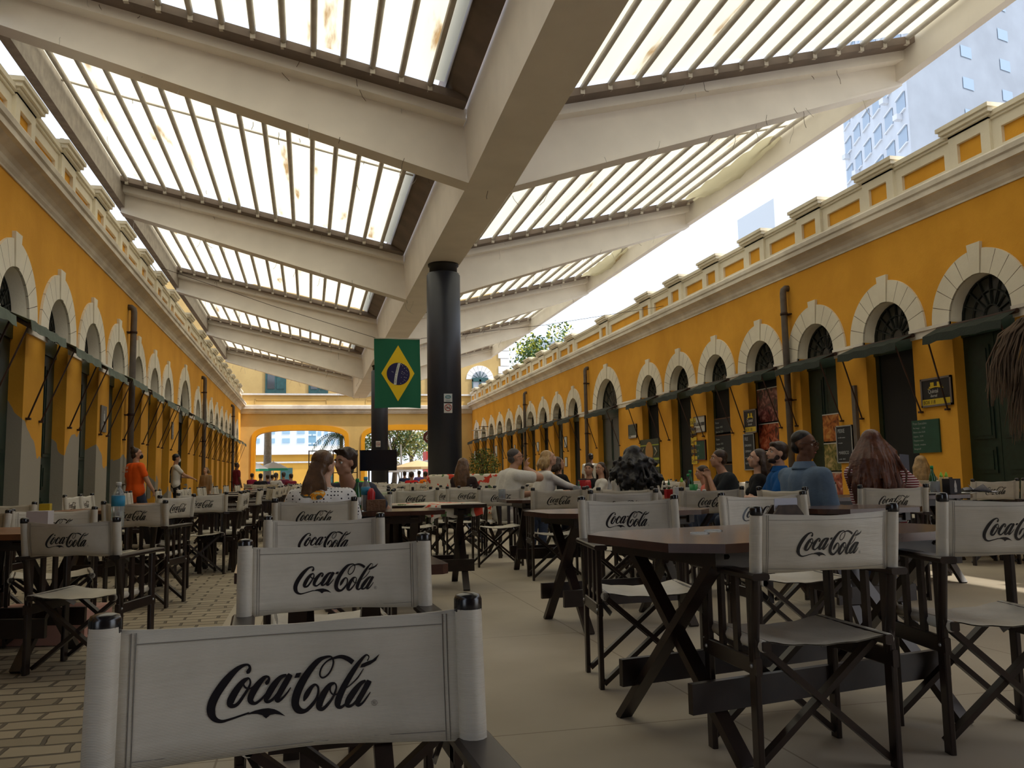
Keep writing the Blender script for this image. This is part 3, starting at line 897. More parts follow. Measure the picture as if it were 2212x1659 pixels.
def logo_shapes():
    """2D triangles/quads of the script lettering, unit = metres, centred"""
    k = 0.243/2030.0
    def m(x, y): return ((x-1110)*k, -(y + 0.055*(x-1110) - 440)*k)
    faces = []
    for s in LOGO_S:
        pts = spline(s, 4)
        L, Rr = [], []
        for i, p in enumerate(pts):
            a = pts[max(0, i-1)]; b = pts[min(len(pts)-1, i+1)]
            dx, dy = b[0]-a[0], b[1]-a[1]; d = math.hypot(dx, dy) or 1
            nx, ny = -dy/d*p[2]/2, dx/d*p[2]/2
            L.append((p[0]+nx, p[1]+ny)); Rr.append((p[0]-nx, p[1]-ny))
        for i in range(len(pts)-1):
            faces.append([m(*L[i]), m(*L[i+1]), m(*Rr[i+1]), m(*Rr[i])])
    for p in LOGO_P:
        pts = [m(*q) for q in p]
        c = (sum(q[0] for q in pts)/len(pts), sum(q[1] for q in pts)/len(pts))
        faces.append(('ngon', pts))
    return faces
LOGO = logo_shapes()
def reg_mark():
    k = 0.243/2030.0
    def m(x, y): return ((x-1110)*k, -(y + 0.055*(x-1110) - 440)*k)
    f = []
    for j in range(14):
        a, b = 2*pi*j/14, 2*pi*(j+1)/14
        f.append([m(2055+37*cos(a), 648+37*sin(a)), m(2055+37*cos(b), 648+37*sin(b)), m(2055+31*cos(b), 648+31*sin(b)), m(2055+31*cos(a), 648+31*sin(a))])
    for (a, b) in (((2043,668),(2043,628)), ((2043,630),(2066,632)), ((2066,632),(2066,646)), ((2066,648),(2043,649)), ((2052,649),(2068,668))):
        dx, dy = b[0]-a[0], b[1]-a[1]; d = math.hypot(dx, dy); nx, ny = -dy/d*3, dx/d*3
        f.append([m(a[0]+nx, a[1]+ny), m(b[0]+nx, b[1]+ny), m(b[0]-nx, b[1]-ny), m(a[0]-nx, a[1]-ny)])
    return f
REG = reg_mark()

BW, BZ0, BZ1 = 0.25, 0.630, 0.822
def back_y(x, z, sag):
    return -0.205 - (z-0.63)*0.12 - sag*(1-(x/BW)**2)
def surf_y(x, z, sag, wob):
    t = (z-BZ0)/(BZ1-BZ0)
    return back_y(x, z, sag) + 0.003*wob*sin(x*20+t*5)
def make_backrest(sag, wob, name='backrest'):
    NX, NZ = 22, 6
    mb = MB()
    vs = []
    sh = []
    for i in range(NX+1):
        x = -BW + 2*BW*i/NX
        for j in range(NZ+1):
            t = j/NZ
            zz = BZ0 + (BZ1-BZ0)*t
            zz += -0.012*(1-(x/BW)**2)*(t) + 0.008*(1-(x/BW)**2)*(1-t)*(1 if wob > 0 else -.3) + 0.002*sin(x*31+t*2+wob*5)*wob
            y = back_y(x, BZ0+(BZ1-BZ0)*t, sag) + 0.003*wob*sin(x*20+t*5)
            sh.append((x, y, zz))
    fr = [(a*(NZ+1)+b, (a+1)*(NZ+1)+b, (a+1)*(NZ+1)+b+1, a*(NZ+1)+b+1) for a in range(NX) for b in range(NZ)]
    th = 0.003
    vs = [(x, y+th/2, z) for x, y, z in sh] + [(x, y-th/2, z) for x, y, z in sh]
    n = len(sh)
    mb.add(vs, fr + [tuple(i+n for i in f[::-1]) for f in fr], True)
    edge = []
    def E(a, b): edge.append((a, b, b+n, a+n))
    for a in range(NX): E(a*(NZ+1), (a+1)*(NZ+1)); E((a+1)*(NZ+1)+NZ, a*(NZ+1)+NZ)
    for b in range(NZ): E(b+1, b); E(NX*(NZ+1)+b, NX*(NZ+1)+b+1)
    mb.add(vs, edge)
    # sleeves round the posts
    for s in (-1, 1):
        N = 12
        prof = []
        for k in range(N+1):
            a = 2*pi*k/N
            prof.append((s*(BW+0.006) + 0.021*cos(a), 0.021*sin(a)))
        vv = []
        for j in range(5):
            t = j/4; z = BZ0 + (BZ1-BZ0)*t; yc = back_y(BW, z, 0)
            vv += [(p[0], yc+p[1], z + 0.004*sin(t*7+s)) for p in prof[:-1]]
        mb.add(vv, [(j*N+k, j*N+(k+1) % N, (j+1)*N+(k+1) % N, (j+1)*N+k) for j in range(4) for k in range(N)], True)
        # seam
        mb.cur = 1
        for dx in (0.028, 0.034):
            x = s*(BW-dx)
            for side in (1, -1):
                for q in range(6):
                    za, zb = BZ0+0.004+(BZ1-BZ0-0.012)*q/6, BZ0+0.004+(BZ1-BZ0-0.012)*(q+1)/6
                    mb.bar((x, surf_y(x, za, sag, wob)+side*0.0021, za), (x, surf_y(x, zb, sag, wob)+side*0.0021, zb), 0.0012, 0.0009, up=(0,1,0))
        mb.cur = 0
    mb.cur = 1
    for z in (BZ0+0.018, BZ1-0.022):
        for side in (1, -1):
            for i in range(16):
                x0, x1 = -BW+0.035+(2*BW-0.07)*i/16, -BW+0.035+(2*BW-0.07)*(i+1)/16
                mb.bar((x0, surf_y(x0, z, sag, wob)+side*0.0021, z-0.004*(1-(x0/BW)**2)), (x1, surf_y(x1, z, sag, wob)+side*0.0021, z-0.004*(1-(x1/BW)**2)), 0.0011, 0.0009, up=(0,1,0))
    return mb.mesh(name, [M_canvas, M_print_small])

def logo_mesh(sag, side, wob, name='logo_print'):
    """lettering on the canvas; side +1 front (reads from +y), -1 back"""
    mb = MB()
    off = 0.0012
    zc = (BZ0+BZ1)/2 - 0.004
    def P(p, o=off):
        x = p[0]*(-1 if side > 0 else 1)
        z = zc + p[1]
        return (x, surf_y(x, z, sag, wob) + side*(0.0015+o), z)
    for f in LOGO:
        if f[0] == 'ngon': mb.add([P(p) for p in f[1]], [tuple(range(len(f[1])))])
        else: mb.add([P(p) for p in f], [(0,1,2,3)])
    mb.cur = 1
    for f in REG: mb.add([P(p) for p in f], [(0,1,2,3)])
    return mb.mesh(name, [M_print, M_print_small])

def obj(name, me, parent):
    o = bpy.data.objects.new(name, me); C.objects.link(o); o.parent = parent
    return o

def make_chair(sag=0.030, wob=0.6):
    root = empty('director_chair', (0, 0, 0))
    for s in (-1, 1):
        for y, top_ in ((0.17, 0.615), (-0.17, 0.615)):
            mb = MB(); mb.bar((s*0.255, y, 0), (s*0.255, y, top_), 0.022, 0.045, up=(0,1,0), bev=0.004); mb.cur = 1; mb.ball((s*0.266, y, 0.345), 0.007, 8, 5)
            lg = mb.build('leg', [M_wood, M_steel], root)
        mb = MB(); mb.bar((s*0.258, -0.245, 0.626), (s*0.258, 0.25, 0.626), 0.062, 0.022, bev=0.006); mb.build('armrest', M_wood, root)
        mb = MB(); mb.bar((s*0.255, -0.20, 0.345), (s*0.255, 0.20, 0.345), 0.022, 0.055, bev=0.004); mb.build('side_rail', M_wood, root)
        for y in (-0.055, 0.055):
            mb = MB(); mb.bar((s*0.255, y, 0.37), (s*0.255, y, 0.616), 0.014, 0.034, up=(0,1,0)); mb.build('slat', M_wood, root)
        mb = MB(); mb.bar((s*0.228, -0.21, 0.408), (s*0.228, 0.21, 0.408), 0.03, 0.03, bev=0.004); mb.build('seat_rail', M_wood, root)
        mb = MB(); mb.tube([(s*(BW+0.006), back_y(BW, 0.40, 0)+0.01, 0.36), (s*(BW+0.006), back_y(BW, 0.63, 0), 0.63), (s*(BW+0.006), back_y(BW, 0.83, 0), 0.828)], 0.0165, 12)
        ps = mb.build('back_post', M_wood, root)
        mb = MB(); yc = back_y(BW, 0.835, 0)
        mb.lathe([(0.020, 0.814), (0.0215, 0.818), (0.0215, 0.835), (0.019, 0.841), (0.010, 0.844), (0.0, 0.845)], c=(s*(BW+0.006), yc, 0), n=16)
        mb.build('post_cap', M_cap, ps)
        # metal hinge bracket
        mb = MB(); mb.bar((s*0.235, 0.12, 0.372), (s*0.20, 0.17, 0.325), 0.004, 0.024)
        mb.build('hinge_bracket', M_steel, root)
    for y, t in ((0.19, 1), (-0.14, 1)):
        for s in (-1, 1):
            yy = y + s*0.012
            mb = MB(); mb.bar((-s*0.245, yy, 0.025), (s*0.225, yy, 0.40), 0.020, 0.034, up=(0,1,0)); mb.build('cross_brace', M_wood, root)
    # seat sling
    mb = MB(); NX, NY = 12, 8
    sh = []
    for i in range(NX+1):
        x = -0.235 + 0.47*i/NX
        for j in range(NY+1):
            y = -0.20 + 0.41*j/NY
            z = 0.425 - 0.030*(1-(x/0.235)**2)*(1-0.25*abs(j/NY-0.5)*2) + 0.002*sin(i*1.9+j*.8)
            sh.append((x, y + (0.01*(1-(x/0.235)**2) if j == 0 else (-0.01*(1-(x/0.235)**2) if j == NY else 0)), z))
    fr = [(a*(NY+1)+b, (a+1)*(NY+1)+b, (a+1)*(NY+1)+b+1, a*(NY+1)+b+1) for a in range(NX) for b in range(NY)]
    n = len(sh)
    mb.add([(x, y, z) for x, y, z in sh] + [(x, y, z-0.004) for x, y, z in sh], fr + [tuple(i+n for i in f[::-1]) for f in fr], True)
    for s in (-1, 1):
        mb.tube([(s*0.235, -0.20, 0.408), (s*0.235, 0.21, 0.408)], 0.0185, 10)
    mb.build('seat', M_canvas, root)
    b = obj('backrest', make_backrest(sag, wob), root)
    lp = obj('logo_print', logo_mesh(sag, 1, wob), b); lp['label'] = 'black script lettering'
    lp = obj('logo_print', logo_mesh(sag, -1, wob), b); lp['label'] = 'black script lettering'
    return root

def make_table(w, d, z, ch, top_m, label):
    """folding wooden table with clipped corners"""
    root = empty('folding_table', (0, 0, 0))
    a, b = w/2, d/2
    mb = MB(); mb.poly([(-a+ch, -b, z-0.03), (a-ch, -b, z-0.03), (a, -b+ch, z-0.03), (a, b-ch, z-0.03), (a-ch, b, z-0.03), (-a+ch, b, z-0.03), (-a, b-ch, z-0.03), (-a, -b+ch, z-0.03)], (0, 0, 0.03))
    mb.build('tabletop', top_m, root)
    mb = MB()
    for s in (-1, 1):
        mb.bar((s*(a-0.16), -b+0.07, z-0.055), (s*(a-0.16), b-0.07, z-0.055), 0.035, 0.05)
    for s in (-1, 1): mb.bar((-a+0.16, s*(b-0.10), z-0.06), (a-0.16, s*(b-0.10), z-0.06), 0.025, 0.06)
    mb.build('apron', M_wood, root)
    for s in (-1, 1):
        x = s*(a-0.20)
        for t in (-1, 1):
            mb = MB(); mb.bar((x+t*0.018, -t*(b-0.05), 0.0), (x+t*0.018, t*(b-0.09), z-0.04), 0.03, 0.055, up=(1,0,0)); mb.build('leg', M_wood, root)
    for t in (-1, 1):
        mb = MB(); mb.bar((-a+0.10, t*(b*0.55), 0.20), (a-0.10, t*(b*0.55), 0.20), 0.025, 0.10); mb.build('stretcher', M_wood, root)
    return root

chair_protos = [make_chair(0.030, 0.5), make_chair(0.042, 1.2), make_chair(0.018, 0.9)]
used_proto = [False]*3
def chair(x, y, facing, label, v=0, zs=1.0, group='director chairs around the cafe tables'):
    """facing: degrees, 0 = chair looks along +Y (away from the viewer), 180 = towards the viewer"""
    if not used_proto[v]: o = chair_protos[v]; used_proto[v] = True
    else: o = copy_tree(chair_protos[v])
    o.location = (x, y, 0); o.rotation_euler = (0, 0, radians(facing)); o.scale = (0.93, 1, zs)
    tag(o, label, 'chair', group)
    return o
def chair_back(bx, by, facing, label, v=0, zs=1.0, **k):
    """place by the position of the backrest"""
    a = radians(facing)
    # local back centre is (0,-0.24)
    return chair(bx - 0.24*sin(a), by + 0.24*cos(a), facing, label, v, zs, **k)

# near and middle chairs seen as individuals (position of the backrest, facing)
# --- centre column, straight in front of the viewer
c = chair_back(-0.015, 1.235, 183, 'grey vinyl director chair facing the viewer, largest and nearest, at bottom left of centre', 0, 0.93)
chair_back(0.075, 2.42, 183, 'director chair right behind the nearest one, cap posts visible, gloss on its canvas', 0, 0.945)
chair_back(0.07, 3.85, 183, 'director chair third in the centre column, creased canvas with faded script lettering', 1, 0.95)
# --- right group
chair_back(1.60, 2.44, -2, 'director chair with slatted arms at the near side of the right front table', 0, 1.0)
chair_back(2.32, 2.46, -10, 'director chair cut by the right picture edge, beside the right front table', 0, 1.03)
chair_back(1.57, 4.12, 172, 'director chair facing the viewer across the right front table', 1, 1.0)
chair_back(2.42, 4.30, 176, 'director chair behind the wooden napkin holder, facing the viewer', 1, 1.0)
chair_back(2.20, 5.85, -8, 'director chair half hidden behind the one at the far side of the right front table', 2, 1.0)
chair_back(3.04, 6.15, -10, 'director chair in front of the man in the dark grey shirt', 2, 1.0)
chair_back(2.23, 7.60, -6, 'director chair with script half covered by a table edge, right of the centre aisle', 1, 1.0)
chair_back(1.99, 8.95, 0, 'cream director chair with open crossed legs standing at the aisle right of centre', 2, 1.0)
chair_back(1.85, 10.2, -2, 'cream director chair just left behind the one at the aisle right of centre', 2, 1.0)
chair_back(1.62, 10.4, 35, 'turned cream director chair showing only part of its script, near the floral sofa', 0, 1.0)
chair_back(5.35, 7.1, 178, 'faded director chair on the far side of the table with the beer mug, right part', 2, 1.0)
chair_back(4.62, 7.3, 176, 'faded director chair on the far side of the table with the beer mug, left part', 2, 1.0)
# --- left group
chair_back(-1.17, 4.75, -16, 'weathered director chair with creased canvas and open crossed legs, front of the left row', 1, 0.93)
chair_back(-1.30, 7.1, -14, 'director chair beside the clear water bottle in the left row', 1, 0.97)
chair_back(-1.28, 3.02, 25, 'director chair cut off by the left picture edge', 0, 0.96)
chair_back(-2.02, 6.0, 160, 'cream director chair at the far left behind the weathered one', 2, 0.95)
chair_back(-2.35, 7.6, 170, 'cream director chair by the left wall behind the yellow packet', 2, 0.97)
chair_back(-1.62, 6.2, 195, 'cream director chair partly hidden behind the weathered one, by the napkin holder', 1, 0.95)
chair_back(-1.12, 8.1, 62, 'cream director chair with a white sleeve edge, just past the water bottle', 0, 1.0)
chair_back(-1.05, 9.3, 20, 'cream director chair, its script partly covered by a table, left row', 2, 1.0)

# --- tables
M_spill = None
def table(x, y, rz, w, d, z, ch, m, label, group='folding cafe tables'):
    t = make_table(w, d, z, ch, m, label)
    t.location = (x, y, 0); t.rotation_euler = (0, 0, radians(rz))
    tag(t, label, 'table', group)
    return t
table(1.80, 3.07, 11, 1.42, 0.80, 0.72, 0.13, M_wood_top, 'dark red octagonal-cornered folding table at right front, wet rings on top')
table(0.09, 2.90, 3, 0.62, 0.62, 0.69, 0.02, M_wood_top, 'small dark square table between the second and third centre chairs')
table(1.95, 5.35, 4, 1.10, 0.75, 0.72, 0.13, M_wood_top, 'dark folding table behind the napkin holder chair, right of the aisle')
table(3.35, 4.80, 2, 0.75, 0.55, 0.72, 0.13, M_wood_top, 'dark folding table in front of the denim shirt man')
table(4.75, 6.55, -3, 1.5, 0.75, 0.73, 0.10, M_wood_top, 'dark folding table holding beer mug, napkin box and papers')
table(2.35, 8.35, -3, 0.95, 0.7, 0.72, 0.13, M_wood_top, 'dark folding table with chair backs tucked on both sides, right of the aisle')
table(-1.70, 5.35, -14, 1.05, 0.75, 0.70, 0.10, M_wood_orange, 'worn orange brown folding table carrying the water bottle')
table(-2.45, 4.6, -10, 0.9, 0.75, 0.70, 0.10, M_wood_orange, 'worn orange brown folding table at the left picture edge')
table(-1.65, 8.35, -8, 1.0, 0.7, 0.72, 0.10, M_wood_orange, 'worn brown folding table with a white tray, left row')
table(0.66, 6.35, -3, 0.60, 0.60, 0.72, 0.08, M_wood_top, 'small dark folding table beside the kissing couple, holding bottles')
table(1.03, 7.60, -4, 0.95, 0.8, 0.72, 0.06, M_wood, 'dark folding table under the floral tablecloth')
table(3.47, 7.95, 90, 1.5, 0.66, 0.72, 0.10, M_wood_top, 'dark folding table in front of the dark grey shirt man, with sauce bottles')

# --- rows farther down the hall
rnd = random.Random(11)
def set_of_four(x, y, rz, idx, where, m, chairs=4, top=True):
    ca, sa = cos(radians(rz)), sin(radians(rz))
    def P(u, v): return (x + ca*u - sa*v, y + sa*u + ca*v)
    table(x, y, rz, 1.0, 0.72, 0.72, 0.10, m, 'dark folding table %s' % where)
    offs = [(-0.23, -0.46, 0, 'near left'), (0.25, -0.46, 0, 'near right'), (-0.23, 0.46, 180, 'far left'), (0.25, 0.46, 180, 'far right')]
    for (u, v, f, w) in offs[:chairs]:
        px, py = P(u*1.18, v*1.35)
        chair(px, py, rz + f + rnd.uniform(-5, 5), 'cream director chair, %s of the table %s' % (w, where), rnd.choice([0, 1, 2]))
# left file, tables turned so that the chair backs are seen from the side
Lrow = [(-1.55, 10.1), (-1.50, 12.3), (-1.45, 14.6), (-1.4, 16.9), (-1.35, 19.2), (-1.3, 21.6), (-1.3, 24.0), (-1.2, 26.5)]
for k, (x, y) in enumerate(Lrow):
    set_of_four(x, y, 90 + rnd.uniform(-6, 6), k, '%s in left file' % ordinal_from_near(k), M_wood_orange if k < 2 else M_wood)
Mrow = [(0.75, 10.2), (0.6, 12.7), (0.35, 15.2)]
for k, (x, y) in enumerate(Mrow):
    set_of_four(x, y, rnd.uniform(-8, 8), k, '%s before the near column' % ordinal_from_near(k), M_wood)
table(3.38, 10.62, 62, 1.1, 0.7, 0.72, 0.10, M_wood, 'dark folding table of the man in the white T-shirt and the blond woman')
table(3.45, 12.7, 85, 0.9, 0.6, 0.72, 0.10, M_wood, 'dark folding table left of the smiling young woman')
Rrow = [(5.3, 11.6), (4.2, 16.3), (6.2, 14.6), (6.9, 8.0)]
for k, (x, y) in enumerate(Rrow):
    set_of_four(x, y, rnd.uniform(-8, 8), k, '%s beyond the right guests' % ordinal_from_near(k), M_wood)
Frow = [(0.1, 20.5), (0.6, 23.6), (2.4, 22.3), (4.6, 21.5), (4.4, 17.6), (-0.1, 28.0), (2.0, 29.5)]
for k, (x, y) in enumerate(Frow):
    set_of_four(x, y, rnd.uniform(-8, 8), k, '%s in far hall' % ordinal_from_near(k), M_wood)
# ------------------------------------------------------------------ people
def skin_mat(name, col):
    m = mat(name, col, 0.55, spec=0.35, var=0.12, vscale=9)
    b = m.node_tree.nodes['Principled BSDF']
    b.inputs['Subsurface Weight'].default_value = 0.0
    return m
SK_LIGHT = skin_mat('light_skin', (0.60, 0.36, 0.25))
SK_TAN = skin_mat('tan_skin', (0.46, 0.25, 0.16))
SK_BROWN = skin_mat('brown_skin', (0.15, 0.068, 0.038))
H_BLACK = mat('black_hair', (0.010, 0.008, 0.008), 0.45, spec=0.4, bump=0.25, bscale=45)
H_DARK = mat('dark_brown_hair', (0.035, 0.018, 0.010), 0.45, spec=0.4, bump=0.25, bscale=45)
H_AUBURN = mat('auburn_hair', (0.12, 0.038, 0.016), 0.4, spec=0.45, var=0.4, vscale=20, bump=0.25, bscale=45)
H_LIGHTBROWN = mat('light_brown_hair', (0.14, 0.07, 0.032), 0.4, spec=0.45, var=0.4, vscale=20, bump=0.25, bscale=45)
H_BLOND = mat('blond_hair', (0.46, 0.29, 0.12), 0.4, spec=0.45, var=0.4, vscale=20, bump=0.25, bscale=45)
H_GREY = mat('greying_short_hair', (0.07, 0.06, 0.055), 0.6, bump=0.3, bscale=80)
M_eye = mat('eye_white', (0.7, 0.68, 0.65), 0.3)
M_iris = mat('dark_iris', (0.02, 0.012, 0.008), 0.2)
M_lips = mat('lips', (0.36, 0.12, 0.10), 0.45)

def jeans(): return mat('blue_jeans', (0.03, 0.045, 0.09), 0.85, var=0.3, vscale=20)
def cloth(name, col, **k): return mat(name, col, 0.85, spec=0.2, bump=0.35, bscale=14, **k)

def patterned(name, kind):
    m = bpy.data.materials.new(name); m.use_nodes = True
    N = m.node_tree.nodes; L = m.node_tree.links; b = N['Principled BSDF']; b.inputs['Roughness'].default_value = 0.85; b.inputs['Specular IOR Level'].default_value = 0.2
    tc = N.new('ShaderNodeTexCoord')
    if kind == 'dots':
        v = N.new('ShaderNodeTexVoronoi'); v.inputs['Scale'].default_value = 46; v.inputs['Randomness'].default_value = 0.15
        L.new(tc.outputs['Object'], v.inputs['Vector'])
        lt = N.new('ShaderNodeMath'); lt.operation = 'LESS_THAN'; lt.inputs[1].default_value = 0.27; L.new(v.outputs['Distance'], lt.inputs[0])
        mx = N.new('ShaderNodeMixRGB'); L.new(lt.outputs[0], mx.inputs[0]); mx.inputs[1].default_value = (0.74, 0.73, 0.72, 1); mx.inputs[2].default_value = (0.012, 0.012, 0.02, 1)
        n = N.new('ShaderNodeTexNoise'); n.inputs['Scale'].default_value = 5.5; n.inputs['Detail'].default_value = 1.5; L.new(tc.outputs['Object'], n.inputs['Vector'])
        r = N.new('ShaderNodeValToRGB'); r.color_ramp.interpolation = 'CONSTANT'
        r.color_ramp.elements[0].position = 0; r.color_ramp.elements[0].color = (0, 0, 0, 1); r.color_ramp.elements[1].position = 0.585; r.color_ramp.elements[1].color = (1, 1, 1, 1)
        L.new(n.outputs['Fac'], r.inputs['Fac'])
        n2 = N.new('ShaderNodeTexNoise'); n2.inputs['Scale'].default_value = 22; L.new(tc.outputs['Object'], n2.inputs['Vector'])
        r2 = N.new('ShaderNodeValToRGB'); r2.color_ramp.interpolation = 'CONSTANT'
        r2.color_ramp.elements[0].color = (0.10, 0.10, 0.08, 1); r2.color_ramp.elements[1].position = 0.46; r2.color_ramp.elements[1].color = (0.85, 0.33, 0.02, 1)
        e = r2.color_ramp.elements.new(0.62); e.color = (0.80, 0.62, 0.30, 1)
        L.new(n2.outputs['Fac'], r2.inputs['Fac'])
        m2 = N.new('ShaderNodeMixRGB'); L.new(r.outputs[0], m2.inputs[0]); L.new(mx.outputs[0], m2.inputs[1]); L.new(r2.outputs[0], m2.inputs[2])
        L.new(m2.outputs[0], b.inputs['Base Color'])
    elif kind == 'stripes':
        w = N.new('ShaderNodeTexWave'); w.bands_direction = 'Z'; w.inputs['Scale'].default_value = 17; w.inputs['Distortion'].default_value = 0.4
        L.new(tc.outputs['Object'], w.inputs['Vector'])
        r = N.new('ShaderNodeValToRGB'); r.color_ramp.interpolation = 'CONSTANT'; r.color_ramp.elements[0].color = (0.16, 0.022, 0.03, 1); r.color_ramp.elements[1].position = 0.62; r.color_ramp.elements[1].color = (0.66, 0.60, 0.58, 1)
        L.new(w.outputs['Fac'], r.inputs['Fac']); L.new(r.outputs[0], b.inputs['Base Color'])
    elif kind == 'floral':
        v = N.new('ShaderNodeTexNoise'); v.inputs['Scale'].default_value = 7.5; v.inputs['Detail'].default_value = 2.5; L.new(tc.outputs['Object'], v.inputs['Vector'])
        r = N.new('ShaderNodeValToRGB'); r.color_ramp.interpolation = 'CONSTANT'
        r.color_ramp.elements[0].color = (0.10, 0.16, 0.06, 1); r.color_ramp.elements[1].position = 0.40; r.color_ramp.elements[1].color = (0.62, 0.56, 0.44, 1)
        e = r.color_ramp.elements.new(0.58); e.color = (0.58, 0.06, 0.03, 1)
        L.new(v.outputs['Fac'], r.inputs['Fac']); L.new(r.outputs[0], b.inputs['Base Color'])
    _mats[name] = m
    return m

class Blob:
    """cones, balls and ellipsoids fused by a voxel remesh into one skin"""
    def __init__(s): s.mb = MB()
    def cap(s, a, ra, b, rb, n=12):
        a = Vector(a); b = Vector(b)
        s.mb.ball(a, ra, n, 8); s.mb.ball(b, rb, n, 8)
        s.mb.tube([a, b], [ra, rb], n)
        return s
    def chain(s, pts, n=12):
        for p, q in zip(pts[:-1], pts[1:]): s.cap(p[:3], p[3], q[:3], q[3], n)
        return s
    def ell(s, c, r, n=16, m=10, M=None):
        t = MB(); t.ball((0, 0, 0), r, n, m)
        vs = [(M @ Vector(v) if M else Vector(v)) + Vector(c) for v in t.v]
        s.mb.add(vs, t.f, True)
        return s
    def build(s, name, m, parent, vox=0.012, smooth=3, trim=None):
        if not s.mb.v: return None
        me = bpy.data.meshes.new(name); me.from_pydata(s.mb.v, [], s.mb.f)
        bm = bmesh.new(); bm.from_mesh(me); bmesh.ops.recalc_face_normals(bm, faces=bm.faces); bm.to_mesh(me); bm.free()
        o = bpy.data.objects.new(name, me); C.objects.link(o)
        r = o.modifiers.new('r', 'REMESH'); r.mode = 'VOXEL'; r.voxel_size = vox; r.use_smooth_shade = True
        if smooth:
            k = o.modifiers.new('s', 'SMOOTH'); k.factor = 0.5; k.iterations = smooth
        dg = bpy.context.evaluated_depsgraph_get()
        me2 = bpy.data.meshes.new_from_object(o.evaluated_get(dg))
        o.modifiers.clear(); o.data = me2; me2.name = name
        bpy.data.meshes.remove(me)
        me2.materials.clear(); me2.materials.append(m)
        for p in me2.polygons: p.use_smooth = True
        o.parent = parent
        return o

def ik(sh, hand, l1, l2, hint):
    sh = Vector(sh); hand = Vector(hand); d = hand-sh; L = min(d.length, (l1+l2)*0.995)
    dn = d.normalized(); hand = sh+dn*L
    a = (l1*l1 - l2*l2 + L*L)/(2*L); h = sqrt(max(0, l1*l1-a*a))
    hint = Vector(hint); hint = (hint - dn*hint.dot(dn))
    if hint.length < 1e-4: hint = Vector((0, -1, 0))
    hint.normalize()
    return sh + dn*a + hint*h, hand

def hand_shape(B, wrist, direc, palm_n, side, S=1.0, curl=0.6, spread=1.0):
    """palm, five fingers; direc = pointing direction, palm_n = normal out of the palm, side=+1 right hand"""
    d = Vector(direc).normalized(); n = Vector(palm_n); n = (n - d*n.dot(d)).normalized()
    x = d.cross(n)*side      # towards the thumb
    W = Vector(wrist)
    for t in (-1, -0.35, 0.35, 1):
        B.cap(W + d*0.015*S + x*t*0.014*S, 0.015*S, W + d*0.085*S + x*t*0.028*S, 0.0115*S, 8)
    lens = [0.070, 0.080, 0.075, 0.058]
    for i, L in enumerate(lens):
        t = 1 - i*2/3
        p = W + d*0.088*S + x*t*0.028*S
        fd = (d + x*t*0.10*spread).normalized()
        ang = 0
        r = 0.0088*S
        segs = (0.45, 0.32, 0.23)
        for j, f in enumerate(segs):
            ang += curl*(0.5+0.25*j) * (1+0.12*i)
            dd = (fd*cos(ang) + n*sin(ang)).normalized()
            q = p + dd*L*f*S
            B.cap(p, r, q, r*0.92, 8); p = q; r *= 0.92
    p = W + d*0.03*S + x*0.022*S
    td = (d*0.65 + x*0.75 + n*0.35).normalized()
    q = p + td*0.040*S; B.cap(p, 0.0125*S, q, 0.010*S, 8)
    td2 = (d*0.9 + x*0.25 + n*0.45*(0.5+curl)).normalized()
    B.cap(q, 0.010*S, q + td2*0.032*S, 0.0088*S, 8)

